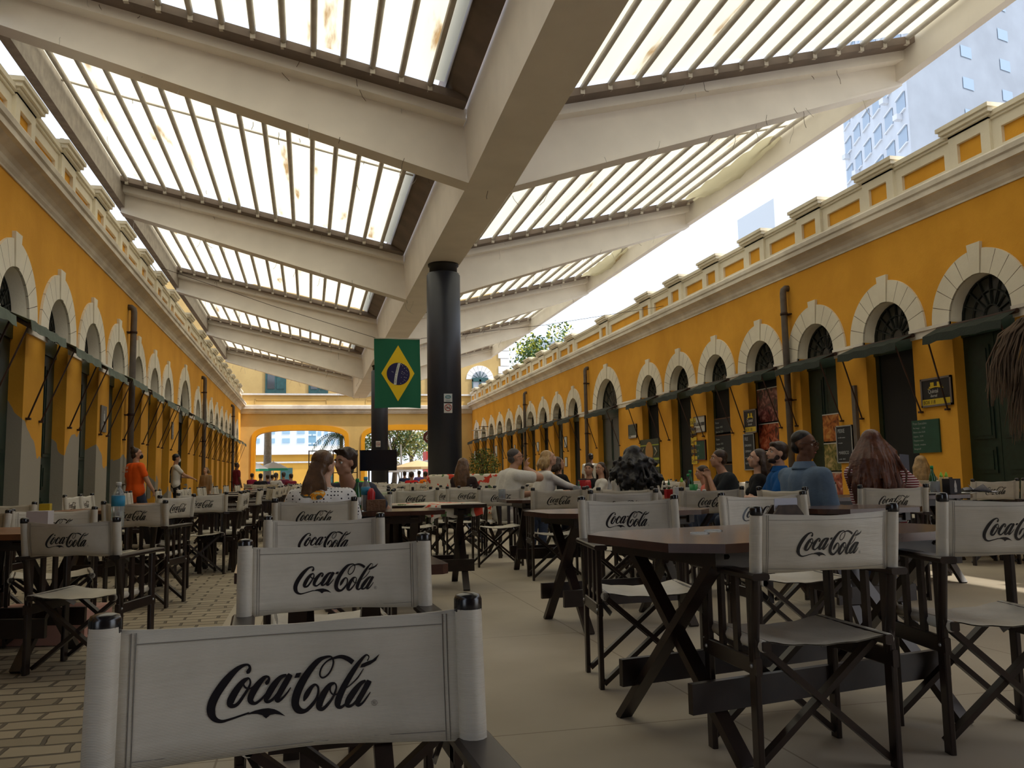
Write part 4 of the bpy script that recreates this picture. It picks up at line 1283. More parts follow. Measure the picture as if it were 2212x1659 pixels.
def person(x, y, face, label, skin=SK_TAN, top=None, topname='shirt', sleeve='short', pants=None, pose='sit', headtop=1.24, lean=(0, 0), head=(0, 0, 0),
           hair='short', hairm=H_DARK, hands=None, female=False, beard=None, glasses=False, mask=None, vox=0.0125, bulk=1.0, group=None, collar=False, detail=True, shoes=None, name='person', straps=False, vneck=False, seat=True):
    """face: degrees, 0 looks along +Y; lean=(sideways, forward) of the upper body; head=(turn, nod, tilt) degrees relative to body"""
    root = empty(name, (x, y, 0), radians(face)); tag(root, label, 'person', group)
    W = bulk*(0.90 if female else 1.0)
    sit = pose == 'sit'
    pz = 0.53 if sit else 0.93
    base = 1.30 if sit else 1.74
    k = headtop/base
    def P(a, b, c): return Vector((a*k, b*k, c*k))
    lx, ly = lean
    def T(a, b, h):   # point of the trunk at height h above pelvis
        f = h/0.55
        return P(a + lx*f, b - 0.02 + ly*f, pz+h)
    hc = T(0, 0.02, 0.70)            # head centre
    chest = T(0, 0, 0.36); shz = 0.46
    SH = {s: T(s*0.175*W, -0.01, shz) for s in (-1, 1)}
    # limbs
    if sit:
        hip = {s: P(s*0.09, 0.02, 0.53) for s in (-1, 1)}; knee = {s: P(s*(0.11 if female else 0.15), 0.44, 0.52) for s in (-1, 1)}; ank = {s: P(s*(0.10 if female else 0.15), 0.40, 0.09) for s in (-1, 1)}
    elif pose == 'walk':
        hip = {s: P(s*0.09, 0.0, 0.90) for s in (-1, 1)}; knee = {s: P(s*0.10, 0.05+s*0.12, 0.49) for s in (-1, 1)}; ank = {s: P(s*0.09, -0.02+s*0.20, 0.09) for s in (-1, 1)}
    else:
        hip = {s: P(s*0.09, 0.0, 0.90) for s in (-1, 1)}; knee = {s: P(s*0.10, 0.03, 0.49) for s in (-1, 1)}; ank = {s: P(s*0.11, 0.0, 0.09) for s in (-1, 1)}
    if hands is None:
        hands = {-1: (-0.16, 0.34, 0.26), 1: (0.16, 0.34, 0.26)} if sit else {-1: (-0.26, 0.06, -0.08), 1: (0.26, 0.06, -0.08)}
    arms = {}
    for s in (-1, 1):
        hx, hy, hz = hands[s][:3]
        tgt = P(hx, hy, pz+hz) if len(hands[s]) < 4 else P(hx, hy, pz+hz)
        hint = (s*0.7, -0.5, -1.0) if len(hands[s]) < 5 else hands[s][4]
        el, wr = ik(SH[s], tgt, 0.29*k, 0.25*k, hint)
        arms[s] = (el, wr)
    # ---- body
    B = Blob()
    tr = [(0.0, 0.145, 0.115), (0.12, 0.125 if not female else 0.11, 0.10), (0.28, 0.145, 0.115), (0.42, 0.155, 0.11)]
    def trunk(Bb, g):
        prev = None
        for h, rx, ry in tr:
            for t in (-0.5, 0, 0.5):
                pass
            cur = [(T(t*rx*W*1.1, 0, h), ry*k*(1.0 if t == 0 else 0.86)*(W if bulk > 1 else 1) + g) for t in (-0.62, 0, 0.62)]
            if prev:
                for a, b in zip(prev, cur): Bb.cap(a[0], a[1], b[0], b[1], 14)
            prev = cur
        for s in (-1, 1):
            Bb.cap(T(s*0.06*W, -0.005, 0.44), 0.085*k+g, SH[s], 0.062*k+g, 12)
        if female:
            for s in (-1, 1): Bb.ell(T(s*0.065, 0.09, 0.31), (0.065*k+g, 0.06*k+g, 0.065*k+g))
    trunk(B, 0.0)
    # trapezius and neck
    nb = T(0, -0.005, 0.50)
    nk = hc + Vector((0, -0.02*k, -0.10*k))
    B.cap(nb + Vector((0, 0, -0.02)), 0.068*k, nk, 0.055*k, 14)
    for s in (-1, 1): B.cap(nb + Vector((s*0.03, 0, 0.015))*k, 0.045*k, SH[s] + Vector((-s*0.04, 0, 0.015))*k, 0.045*k, 10)
    for s in (-1, 1):
        el, wr = arms[s]
        B.cap(SH[s], 0.052*k*W, el, 0.040*k*W, 12); B.cap(el, 0.041*k*W, wr, 0.027*k*W, 12)
        d = (wr-el).normalized()
        hd = d
        if len(hands[s]) > 3 and hands[s][3]: hd = Vector(hands[s][3])
        pn = Vector((0, 0, -1)) if abs(d.z) < 0.7 else Vector((-s, 0, 0))
        hand_shape(B, wr, hd, pn, -s, S=k*1.0, curl=0.55)
        B.chain([(*hip[s], 0.095*k*(1.05 if bulk > 1 else 1)), (*knee[s], 0.062*k), (*ank[s], 0.042*k)])
        B.cap(ank[s] + Vector((0, -0.03, -0.035))*k, 0.035*k, ank[s] + Vector((0, 0.14, -0.055))*k, 0.030*k)
    # ---- head with its own turn
    ht, hn, hl = [radians(a) for a in head]
    HM = Matrix.Rotation(ht, 4, 'Z') @ Matrix.Rotation(-hn, 4, 'X') @ Matrix.Rotation(hl, 4, 'Y')
    def H(a, b, c): return hc + (HM @ Vector((a, b, c)))*k
    R3 = HM.to_3x3()
    def hell(Bb, c, r, n=16, m=10): Bb.ell(H(*c), [q*k for q in r], n, m, R3.to_4x4())
    hell(B, (0, -0.012, 0.030), (0.074, 0.092, 0.080), 20, 12)
    hell(B, (0, 0.020, -0.030), (0.060, 0.068, 0.075))
    hell(B, (0, 0.048, -0.078), (0.034, 0.030, 0.026))          # chin
    for s in (-1, 1):
        hell(B, (s*0.036, 0.048, -0.022), (0.026, 0.026, 0.028))   # cheeks
        hell(B, (s*0.048, 0.010, -0.062), (0.018, 0.035, 0.024))   # jaw
        hell(B, (s*0.030, 0.068, 0.032), (0.030, 0.014, 0.010))    # brow
        hell(B, (s*0.077, -0.010, -0.005), (0.011, 0.020, 0.031))  # ear
    B.cap(H(0, 0.078, 0.020), 0.009*k, H(0, 0.100, -0.018), 0.0125*k, 8)   # nose
    for s in (-1, 1): hell(B, (s*0.012, 0.088, -0.022), (0.010, 0.012, 0.008))
    hell(B, (0, 0.077, -0.048), (0.022, 0.010, 0.0065)); hell(B, (0, 0.075, -0.059), (0.019, 0.010, 0.0065))
    body = B.build('body', skin, root, vox=vox*k if detail else 0.02, smooth=2)
    if detail:
        E = MB()
        for s in (-1, 1): E.ball(H(s*0.030, 0.0640, 0.010), 0.0125*k, 10, 8)
        E.build('eyes', M_eye, root)
        E = MB()
        for s in (-1, 1): E.ball(H(s*0.030, 0.0725, 0.010), 0.0066*k, 8, 6)
        E.build('irises', M_iris, root)
        E = MB()
        for s in (-1, 1): E.tube([H(s*0.014, 0.081, 0.033), H(s*0.030, 0.083, 0.040), H(s*0.048, 0.070, 0.035)], [0.004*k, 0.0045*k, 0.003*k], 6)
        E.build('eyebrows', hairm, root)
        E = MB(); E.tube([H(-0.022, 0.074, -0.052), H(0, 0.087, -0.051), H(0.022, 0.074, -0.052)], [0.003*k, 0.0055*k, 0.003*k], 6); E.build('lips', M_lips, root)
    # ---- clothes
    if top:
        G = Blob(); g = 0.013
        trunk(G, g)
        G.cap(T(0, 0, -0.10 if not sit else 0.02), 0.115*k+g, T(0, 0, 0.10), 0.11*k+g)
        for s in (-1, 1): G.cap(T(s*0.06, 0, -0.06 if not sit else 0.03), 0.105*k, T(s*0.07, 0, 0.12), 0.10*k)
        if not vneck:
            for s in (-1, 1): G.cap(nb + Vector((s*0.035, 0, -0.005))*k, 0.046*k+g*0.6, SH[s] + Vector((-s*0.03, 0, 0.012))*k, 0.050*k+g*0.6, 10)
        for s in (-1, 1):
            el, wr = arms[s]
            if sleeve == 'long': G.cap(SH[s], 0.060*k*W+0.008, el, 0.050*k+0.004, 12); G.cap(el, 0.050*k+0.004, el+(wr-el)*0.93, 0.037*k, 12)
            elif sleeve == 'short':
                m_ = SH[s] + (el-SH[s])*0.62; G.cap(SH[s], 0.062*k*W+0.008, m_, 0.056*k*W+0.004, 12)
        sh = G.build(topname, top, root, vox=0.014, smooth=3)
        # neckline ring
        if collar:
            cb = MB(); n = 18
            for half in (-1, 1):
                pts = []
                for j in range(8):
                    a = pi/2 - half*(0.25 + j*(pi-0.25)/7)
                    pts.append((a, 0))
                r0, r1 = 0.070*k, 0.088*k
                ctr = nb + Vector((0, 0.0, 0.05*k))
                up = [ctr + Vector((r0*cos(a), r0*sin(a), 0.028*k)) for a, _ in pts]
                dn = [ctr + Vector((r1*1.15*cos(a), r1*1.15*sin(a), -0.025*k)) for a, _ in pts]
                cb.add(up+dn, [(i, i+1, 8+i+1, 8+i) for i in range(7)], True)
                cb.add([v*0.995 for v in up] + [v - Vector((0, 0, 0.004)) for v in dn], [(8+i, 8+i+1, i+1, i) for i in range(7)], True)
            cb.build('collar', top, root)
    if pants:
        G = Blob()
        for s in (-1, 1): G.chain([(*hip[s], 0.106*k), (*knee[s], 0.073*k), (*(knee[s]+(ank[s]-knee[s])*0.93), 0.056*k)])
        G.cap(T(-0.05, 0, -0.03), 0.122*k, T(0.05, 0, -0.03), 0.122*k)
        G.cap(T(-0.04, 0, 0.05), 0.115*k, T(0.04, 0, 0.05), 0.115*k)
        G.build('trousers', pants, root, vox=0.018, smooth=3)
    for s in (-1, 1):
        G = Blob(); G.cap(ank[s] + Vector((0, -0.035, -0.042))*k, 0.042*k, ank[s] + Vector((0, 0.15, -0.056))*k, 0.034*k)
        G.build('shoe', shoes or mat('dark_shoe', (0.02, 0.018, 0.018), 0.6), root, vox=0.018, smooth=1)
    if straps:
        E = MB()
        for s in (-1, 1):
            p = [T(s*0.085, 0.135, 0.05), T(s*0.085, 0.137, 0.30), T(s*0.075, 0.10, 0.46), T(s*0.065, 0.0, 0.545), T(s*0.05, -0.10, 0.47), T(s*0.02, -0.135, 0.36), T(-s*0.06, -0.135, 0.05)]
            for a, b in zip(p[:-1], p[1:]): E.bar(a, b, 0.028, 0.012)
        E.build('suspenders', mat('black_strap', (0.01, 0.01, 0.01), 0.7), root)
    # ---- hair
    G = Blob()
    rr = random.Random(int(abs(x*100+y*10)))
    if hair in ('short', 'buzz', 'curly', 'quiff'):
        t = 0.004 if hair == 'buzz' else 0.013
        hell(G, (0, -0.027, 0.050), (0.071+t, 0.083+t, 0.070+t), 20, 12)
        hell(G, (0, -0.062, -0.010), (0.062+t*.4, 0.044+t, 0.056))
        if hair == 'curly':
            for j in range(70):
                a = rr.uniform(0, 2*pi); e = rr.uniform(0.15 if sin(a) < 0.2 else 0.62, 1.5)
                G.ell(H(0.074*cos(a)*cos(e), -0.030+0.088*sin(a)*cos(e), 0.045+0.080*sin(e)), [0.019*k]*3, 8, 6)
            for j in range(14): G.ell(H(rr.uniform(-.06, .06), 0.050+rr.uniform(-.01, .01), 0.100+rr.uniform(-.01, .02)), [0.017*k]*3, 8, 6)
        if hair == 'quiff':
            hell(G, (0, 0.045, 0.088), (0.058, 0.035, 0.030))
    else:
        hell(G, (0, -0.032, 0.045), (0.084, 0.090, 0.084), 20, 12)
        hell(G, (0, -0.055, -0.015), (0.080, 0.060, 0.080))
        L = {'long': 0.42, 'verylong': 0.60, 'bob': 0.16, 'pony': 0.34, 'bun': 0.05, 'curlylong': 0.40}[hair]
        if hair == 'bun':
            hell(G, (0.0, -0.075, 0.125), (0.040, 0.040, 0.036))
            for j in range(20): G.ell(H(rr.gauss(0, .02), -0.075+rr.gauss(0, .02), 0.13+rr.gauss(0, .018)), [0.014*k]*3, 8, 6)
        elif hair == 'pony':
            base_ = H(0, -0.105, 0.01)
            for j in range(44):
                a = rr.uniform(-1.0, 1.0); b_ = rr.uniform(-.5, .5)
                p = base_ + Vector((a*0.018, b_*0.015, 0)); pts = [(*p, 0.013)]
                q = p + Vector((a*0.05, -0.035+b_*0.02, -L*0.45*k)); pts.append((*q, 0.012))
                q = q + Vector((a*0.03, 0.005, -L*0.5*k*rr.uniform(.8, 1.1))); pts.append((*q, 0.004))
                G.chain(pts, 6)
            for j in range(16):
                a = rr.uniform(-1, 1); G.cap(H(a*0.075, -0.02, 0.06), 0.012*k, base_, 0.014, 6)
        else:
            n = 64 if hair != 'bob' else 44
            for j in range(n):
                a = pi*(0.03 + 0.94*j/(n-1)) + pi     # round the back half, from one temple to the other
                ca, sa = cos(a), sin(a)
                p0 = H(0.080*ca, -0.015+0.092*sa, 0.03+rr.uniform(-.01, .02))
                out = Vector((ca, sa, 0))
                out = (Matrix.Rotation(ht, 4, 'Z') @ out)
                bulge = 0.10 if hair == 'curlylong' else (0.085 if hair == 'verylong' else 0.022)
                l = L*k*rr.uniform(0.82, 1.05)*(0.75 if abs(ca) > 0.85 and hair != 'bob' else 1)
                pts = [(*p0, 0.015*k)]
                p1 = p0 + out*(0.020+bulge*rr.uniform(.4, 1))*k + Vector((0, 0, -l*0.30)); pts.append((*p1, 0.015*k))
                p2 = p1 + out*(bulge*rr.uniform(-.2, .9) + (0.012 if sa < -0.3 else -0.01))*k + Vector((rr.gauss(0, .006), 0, -l*0.38)); pts.append((*p2, 0.013*k))
                p3 = p2 + out*rr.uniform(-0.03, 0.0)*k + Vector((rr.gauss(0, .008), 0, -l*0.32)); pts.append((*p3, 0.005*k))
                G.chain(pts, 6)
                if hair == 'curlylong':
                    for q in (p1, p2): 
                        for _ in range(2): G.ell(q + Vector((rr.gauss(0, .015), rr.gauss(0, .015), rr.gauss(0, .02))), [0.022*k]*3, 8, 6)
    G.build('hair', hairm, root, vox=0.0095 if detail else 0.016, smooth=1)
    if beard:
        G = Blob()
        hell(G, (0, 0.030, -0.070), (0.058, 0.052, 0.036)); hell(G, (0, 0.068, -0.080), (0.030, 0.022, 0.022))
        for s in (-1, 1): hell(G, (s*0.052, 0.015, -0.045), (0.018, 0.030, 0.034)); hell(G, (s*0.018, 0.076, -0.040), (0.014, 0.010, 0.006))
        G.build('beard', beard, root, vox=0.008, smooth=1)
    if mask:
        G = Blob(); hell(G, (0, 0.058, -0.050), (0.054, 0.052, 0.050)); G.build('face_mask', mask, root, vox=0.009, smooth=1)
    if glasses:
        E = MB(); gm = mat('brown_glasses_frame', (0.10, 0.035, 0.012), 0.3)
        for s in (-1, 1):
            E.tube([H(s*0.032+0.024*cos(2*pi*j/12), 0.092-0.006*abs(cos(2*pi*j/12)), 0.010+0.018*sin(2*pi*j/12)) for j in range(13)], 0.0034*k, 5)
            E.tube([H(s*0.057, 0.088, 0.016), H(s*0.080, 0.04, 0.014), H(s*0.084, -0.01, 0.010)], 0.0034*k, 5)
        E.tube([H(-0.009, 0.094, 0.012), H(0.009, 0.094, 0.012)], 0.0034*k, 5)
        E.build('glasses', gm, root)
    if sit and seat:
        ws = label.replace(',', '').split(' with ')[0].split() if len(label.split()) > 11 else label.replace(',', '').split()
        ch_ = chair(x - 0.03*sin(radians(face))*-1, y - 0.03*cos(radians(face)), face, 'director chair under the ' + ' '.join(ws[:11]), rnd.choice([0, 1, 2]), 1.0)
    return root

white_tee = cloth('white_cotton', (0.62, 0.60, 0.55))
# kissing couple at the centre table
person(ax(686, 5.72), 5.72, -4, 'woman in polka dot and orange flower blouse seen from behind', SK_LIGHT, patterned('polka_flower_blouse', 'dots'), 'blouse', 'short', jeans(), headtop=1.095, lean=(0.035, 0.06), head=(-40, 6, 8), hair='pony', hairm=H_LIGHTBROWN, female=True, bulk=1.22, hands={-1: (-0.22, 0.30, 0.20), 1: (0.20, 0.36, 0.24)}, vox=0.010)
person(0.36, 6.92, 168, 'young man with dark curly hair leaning in towards the polka dot blouse', SK_TAN, cloth('dark_slate_cotton', (0.045, 0.05, 0.07)), 'shirt', 'short', jeans(), headtop=1.13, lean=(0.02, 0.33), head=(-40, 4, 0), hair='curly', hands={-1: (-0.25, 0.30, 0.1), 1: (0.22, 0.35, 0.1)}, hairm=H_DARK, vox=0.009)
person(ax(772, 8.6), 8.6, 140, 'man in bright green T-shirt bowing his head behind the kissing couple', SK_BROWN, cloth('bright_green_cotton', (0.10, 0.62, 0.05)), 't_shirt', 'short', jeans(), headtop=1.13, lean=(0, 0.16), head=(0, -30, 0), hair='buzz', hairm=H_GREY, bulk=1.15)
# right-hand guests
person(ax(1095, 10.2), 10.2, -80, 'heavy man in white T-shirt and glasses resting his chin on his hand', SK_TAN, white_tee, 't_shirt', 'short', jeans(), headtop=1.24, lean=(0, 0.10), head=(-2, -4, 0), hair='buzz', hairm=H_GREY, glasses=True, bulk=1.3, hands={-1: (-0.10, 0.42, 0.24), 1: (0.06, 0.24, 0.56, (0, 0.1, 1), (1, 0.6, -0.6))})
person(ax(1165, 11.0), 11.0, -84, 'blond woman in white blouse reaching her arm across the table', SK_LIGHT, cloth('white_blouse_cotton', (0.66, 0.64, 0.60)), 'blouse', 'long', jeans(), headtop=1.24, lean=(0, 0.12), head=(-6, -14, 0), hair='bob', hairm=H_BLOND, female=True, hands={-1: (-0.12, 0.40, 0.24), 1: (0.02, 0.60, 0.26)})
person(ax(1208, 12.2), 12.2, -70, 'woman in black top with dark hair beside the blond woman', SK_TAN, cloth('black_cotton', (0.012, 0.012, 0.013)), 'top', 'short', jeans(), headtop=1.18, head=(-10, -10, 0), hair='bob', hairm=H_DARK, female=True)
person(ax(1003, 12.0), 12.0, -38, 'woman with straight light brown hair seated before the floral sofa', SK_LIGHT, cloth('dark_brown_knit', (0.035, 0.022, 0.02)), 'top', 'long', jeans(), headtop=1.17, head=(-10, 0, 0), hair='long', hairm=H_LIGHTBROWN, female=True)
person(ax(1370, 7.1), 7.1, -40, 'woman with long black curly hair and white top seen from behind', SK_TAN, white_tee, 'top', 'short', jeans(), headtop=1.15, head=(30, 0, 0), hair='curlylong', hairm=H_BLACK, female=True)
person(ax(1346, 7.9), 7.9, -60, 'man in light grey shirt leaning over the table beside the black curly hair', SK_TAN, cloth('light_grey_cotton', (0.40, 0.41, 0.43)), 'shirt', 'short', jeans(), headtop=1.17, lean=(0.02, 0.14), head=(-30, -10, 0), hair='short', hairm=H_BLACK, bulk=1.15)
person(ax(1277, 19.0), 19.0, -10, 'waiter in white shirt and crossed black suspenders walking by the wide arch', SK_BROWN, white_tee, 'shirt', 'short', cloth('black_trouser_cloth', (0.012, 0.012, 0.012)), pose='stand', headtop=1.44, hair='buzz', hairm=H_BLACK, straps=True, vox=0.018)
person(ax(1297, 12.2), 12.2, 80, 'smiling young woman with long dark hair and white T-shirt, facing left', SK_TAN, white_tee, 't_shirt', 'short', jeans(), headtop=1.09, head=(40, 0, 0), hair='long', hairm=H_DARK, female=True, vox=0.014)
person(ax(1272, 13.0), 13.0, 150, 'person with short dark hair seated next to the smiling young woman', SK_TAN, cloth('black_cotton', (0.012, 0.012, 0.013)), 'shirt', 'short', jeans(), headtop=1.09, hair='short', hairm=H_DARK, vox=0.016)
person(ax(1580, 9.0), 9.0, 80, 'man in dark grey T-shirt resting his chin on clasped hands, in profile', SK_TAN, cloth('charcoal_cotton', (0.022, 0.026, 0.030)), 't_shirt', 'short', jeans(), headtop=1.16, lean=(0, 0.13), head=(0, -6, 0), hair='short', hairm=H_DARK, hands={-1: (-0.05, 0.30, 0.46, (0.3, 0.1, 1)), 1: (0.04, 0.31, 0.46, (-0.3, 0.1, 1))}, bulk=1.1)
person(ax(1541, 10.0), 10.0, 70, 'person in coral pink top hidden behind the man in dark grey', SK_TAN, cloth('coral_cotton', (0.72, 0.20, 0.15)), 'top', 'short', jeans(), headtop=1.00, lean=(0, 0.15), hair='short', hairm=H_DARK)
person(ax(1636, 8.0), 8.0, 62, 'woman in black V-neck top with a pale hair streak', SK_LIGHT, cloth('black_cotton', (0.012, 0.012, 0.013)), 'top', 'short', jeans(), headtop=1.14, head=(10, -8, 0), hair='long', hairm=H_DARK, female=True, vneck=True, vox=0.010)
person(ax(1680, 7.1), 7.1, 72, 'bearded man in royal blue polo shirt looking left', SK_LIGHT, cloth('royal_blue_pique', (0.010, 0.085, 0.27)), 'polo_shirt', 'short', jeans(), headtop=1.175, head=(12, -8, 0), hair='quiff', hairm=H_DARK, beard=H_DARK, collar=True, bulk=1.08, vox=0.009)
person(ax(1748, 5.55), 5.55, -80, 'smiling man with brown glasses and pale blue denim shirt', SK_BROWN, mat('denim_blue_cotton', (0.13, 0.20, 0.30), 0.85, var=0.35, vscale=5, bump=0.6, bscale=9), 'shirt', 'long', jeans(), headtop=1.195, lean=(0.0, -0.02), head=(-62, 4, -4), hair='buzz', hairm=H_BLACK, glasses=True, collar=True, bulk=1.12, hands={-1: (-0.16, 0.36, 0.22), 1: (0.20, 0.16, 0.06)}, vox=0.009)
person(ax(1896, 5.75), 5.75, -14, 'woman with very long auburn hair and wine striped top, holding a phone', SK_LIGHT, patterned('wine_striped_cotton', 'stripes'), 'top', 'short', jeans(), headtop=1.21, lean=(-0.02, 0.04), head=(-4, -6, 0), hair='verylong', hairm=H_AUBURN, female=True, bulk=1.15, hands={-1: (0.06, 0.30, 0.36), 1: (0.30, 0.26, 0.50, (-0.1, 0.3, 1))}, vox=0.009)
person(ax(1989, 9.2), 9.2, -14, 'blond woman seen from behind near the green menu board', SK_LIGHT, cloth('grey_knit', (0.28, 0.29, 0.31)), 'top', 'long', jeans(), headtop=1.07, hair='long', hairm=H_BLOND, female=True)
person(ax(2262, 5.3), 5.3, 60, 'person in orange cap sleeve at the right picture edge, arm hanging', SK_TAN, cloth('orange_cotton', (0.80, 0.16, 0.02)), 'shirt', 'short', jeans(), pose='stand', headtop=1.62, hair='short', hairm=H_DARK, vox=0.014)
# staff and visitors along the left wall
w1 = person(ax(295, 15.6), 15.6, -50, 'waitress in orange T-shirt and black mask walking along the left aisle, hair in a bun', SK_TAN, cloth('vivid_orange_cotton', (0.80, 0.11, 0.012)), 't_shirt', 'short', jeans(), pose='walk', headtop=1.53, head=(-38, -4, 0), hair='bun', hairm=H_DARK, female=True, bulk=1.22, mask=mat('black_mask', (0.01, 0.01, 0.01), 0.8), hands={-1: (-0.30, 0.05, -0.05), 1: (0.34, 0.16, -0.02)}, vox=0.011)
for zz, tx_, sz in ((1.245, 'DIKASSE', 0.060), (1.185, 'ARMAZEM', 0.045)):
    cu = bpy.data.curves.new('print', 'FONT'); cu.body = tx_; cu.size = sz; cu.extrude = 0.001
    t_ = bpy.data.objects.new('print_tmp', cu); C.objects.link(t_)
    me_ = bpy.data.meshes.new_from_object(t_.evaluated_get(bpy.context.evaluated_depsgraph_get())); bpy.data.objects.remove(t_)
    me_.materials.clear(); me_.materials.append(mat('pale_shirt_print', (0.62, 0.45, 0.35), 0.8))
    o_ = bpy.data.objects.new('back_print', me_); C.objects.link(o_); o_.parent = w1; o_.location = (-0.15, -0.172, zz-0.06); o_.rotation_euler = (radians(84), 0, radians(-6))
person(ax(381, 23.5), 23.5, -75, 'waiter in white shirt, black suspenders and white mask by the left wall', SK_TAN, white_tee, 'shirt', 'short', cloth('black_trouser_cloth', (0.012, 0.012, 0.012)), pose='stand', headtop=1.66, hair='short', hairm=H_BLACK, straps=True, mask=mat('white_mask', (0.6, 0.6, 0.6), 0.8), hands={-1: (-0.12, 0.36, 0.18), 1: (0.14, 0.40, 0.16)}, vox=0.014)
person(ax(444, 27.0), 27.0, 150, 'person in beige hooded coat walking by the left wall', SK_LIGHT, cloth('beige_wool', (0.26, 0.17, 0.09)), 'coat', 'long', cloth('beige_wool', (0.26, 0.17, 0.09)), pose='walk', headtop=1.37, hair='bob', hairm=mat('beige_hood', (0.24, 0.16, 0.09), 0.9), vox=0.018)
person(ax(512, 33.0), 33.0, -60, 'person in wine red shirt standing far along the left wall', SK_BROWN, cloth('wine_red_cotton', (0.16, 0.02, 0.03)), 'shirt', 'short', jeans(), pose='stand', headtop=1.62, hair='buzz', hairm=H_BLACK, vox=0.02, detail=False)
far = [(545, 38, 'crimson shirt at the left foot of the end arch', (0.30, 0.02, 0.06), H_DARK, 1.22), (563, 31, 'black shirt, nearest in the far left group', (0.015, 0.015, 0.02), H_BLACK, 1.15), (578, 34, 'dark purple shirt in the far left group', (0.06, 0.03, 0.08), H_DARK, 1.13),
       (597, 30, 'white shirt in the far left group', (0.62, 0.62, 0.62), H_GREY, 1.16), (612, 33, 'plum shirt with bald head in the far left group', (0.14, 0.03, 0.06), H_GREY, 1.2), (628, 31, 'wine red shirt at the right of the far left group', (0.2, 0.02, 0.04), H_DARK, 1.13), (589, 37, 'brown shirt at the back of the far left group', (0.10, 0.06, 0.04), H_DARK, 1.14),
       (890, 24, 'bright red T-shirt seen from behind beyond the television', (0.62, 0.02, 0.02), H_DARK, 1.08), (918, 27, 'bright orange T-shirt between the two columns', (0.85, 0.20, 0.01), H_DARK, 1.10), (874, 33, 'navy shirt far behind the television', (0.03, 0.04, 0.10), H_DARK, 1.16), (905, 36, 'violet shirt far under the parasols', (0.14, 0.10, 0.30), H_DARK, 1.2)]
for px, Y, lab, col, hm, htop in far:
    person(ax(px, Y), Y, random.Random(px).uniform(-40, 40), 'seated guest in '+lab, SK_TAN, cloth('far_shirt_%d' % px, col), 'shirt', 'short', jeans(), headtop=htop, hair='short', hairm=hm, vox=0.02, detail=False)
# ------------------------------------------------------------------ flag, television, signs, bottles and the rest
def textmesh(txt, size, name, m, parent, loc, rot, align='LEFT', ext=0.002, xs=1.0):
    cu = bpy.data.curves.new(name, 'FONT'); cu.body = txt; cu.size = size; cu.extrude = ext; cu.align_x = align; cu.resolution_u = 2
    t = bpy.data.objects.new(name+'_tmp', cu); C.objects.link(t)
    dg = bpy.context.evaluated_depsgraph_get()
    me = bpy.data.meshes.new_from_object(t.evaluated_get(dg)); me.name = name
    bpy.data.objects.remove(t); bpy.data.curves.remove(cu)
    me.materials.clear(); me.materials.append(m)
    o = bpy.data.objects.new(name, me); C.objects.link(o); o.parent = parent
    o.location = loc; o.rotation_euler = rot; o.scale = (xs, 1, 1)
    return o
ROT_R = (radians(90), 0, radians(-90))     # faces -X (on the right wall)
ROT_L = (radians(90), 0, radians(90))
ROT_F = (radians(90), 0, 0)                # faces -Y

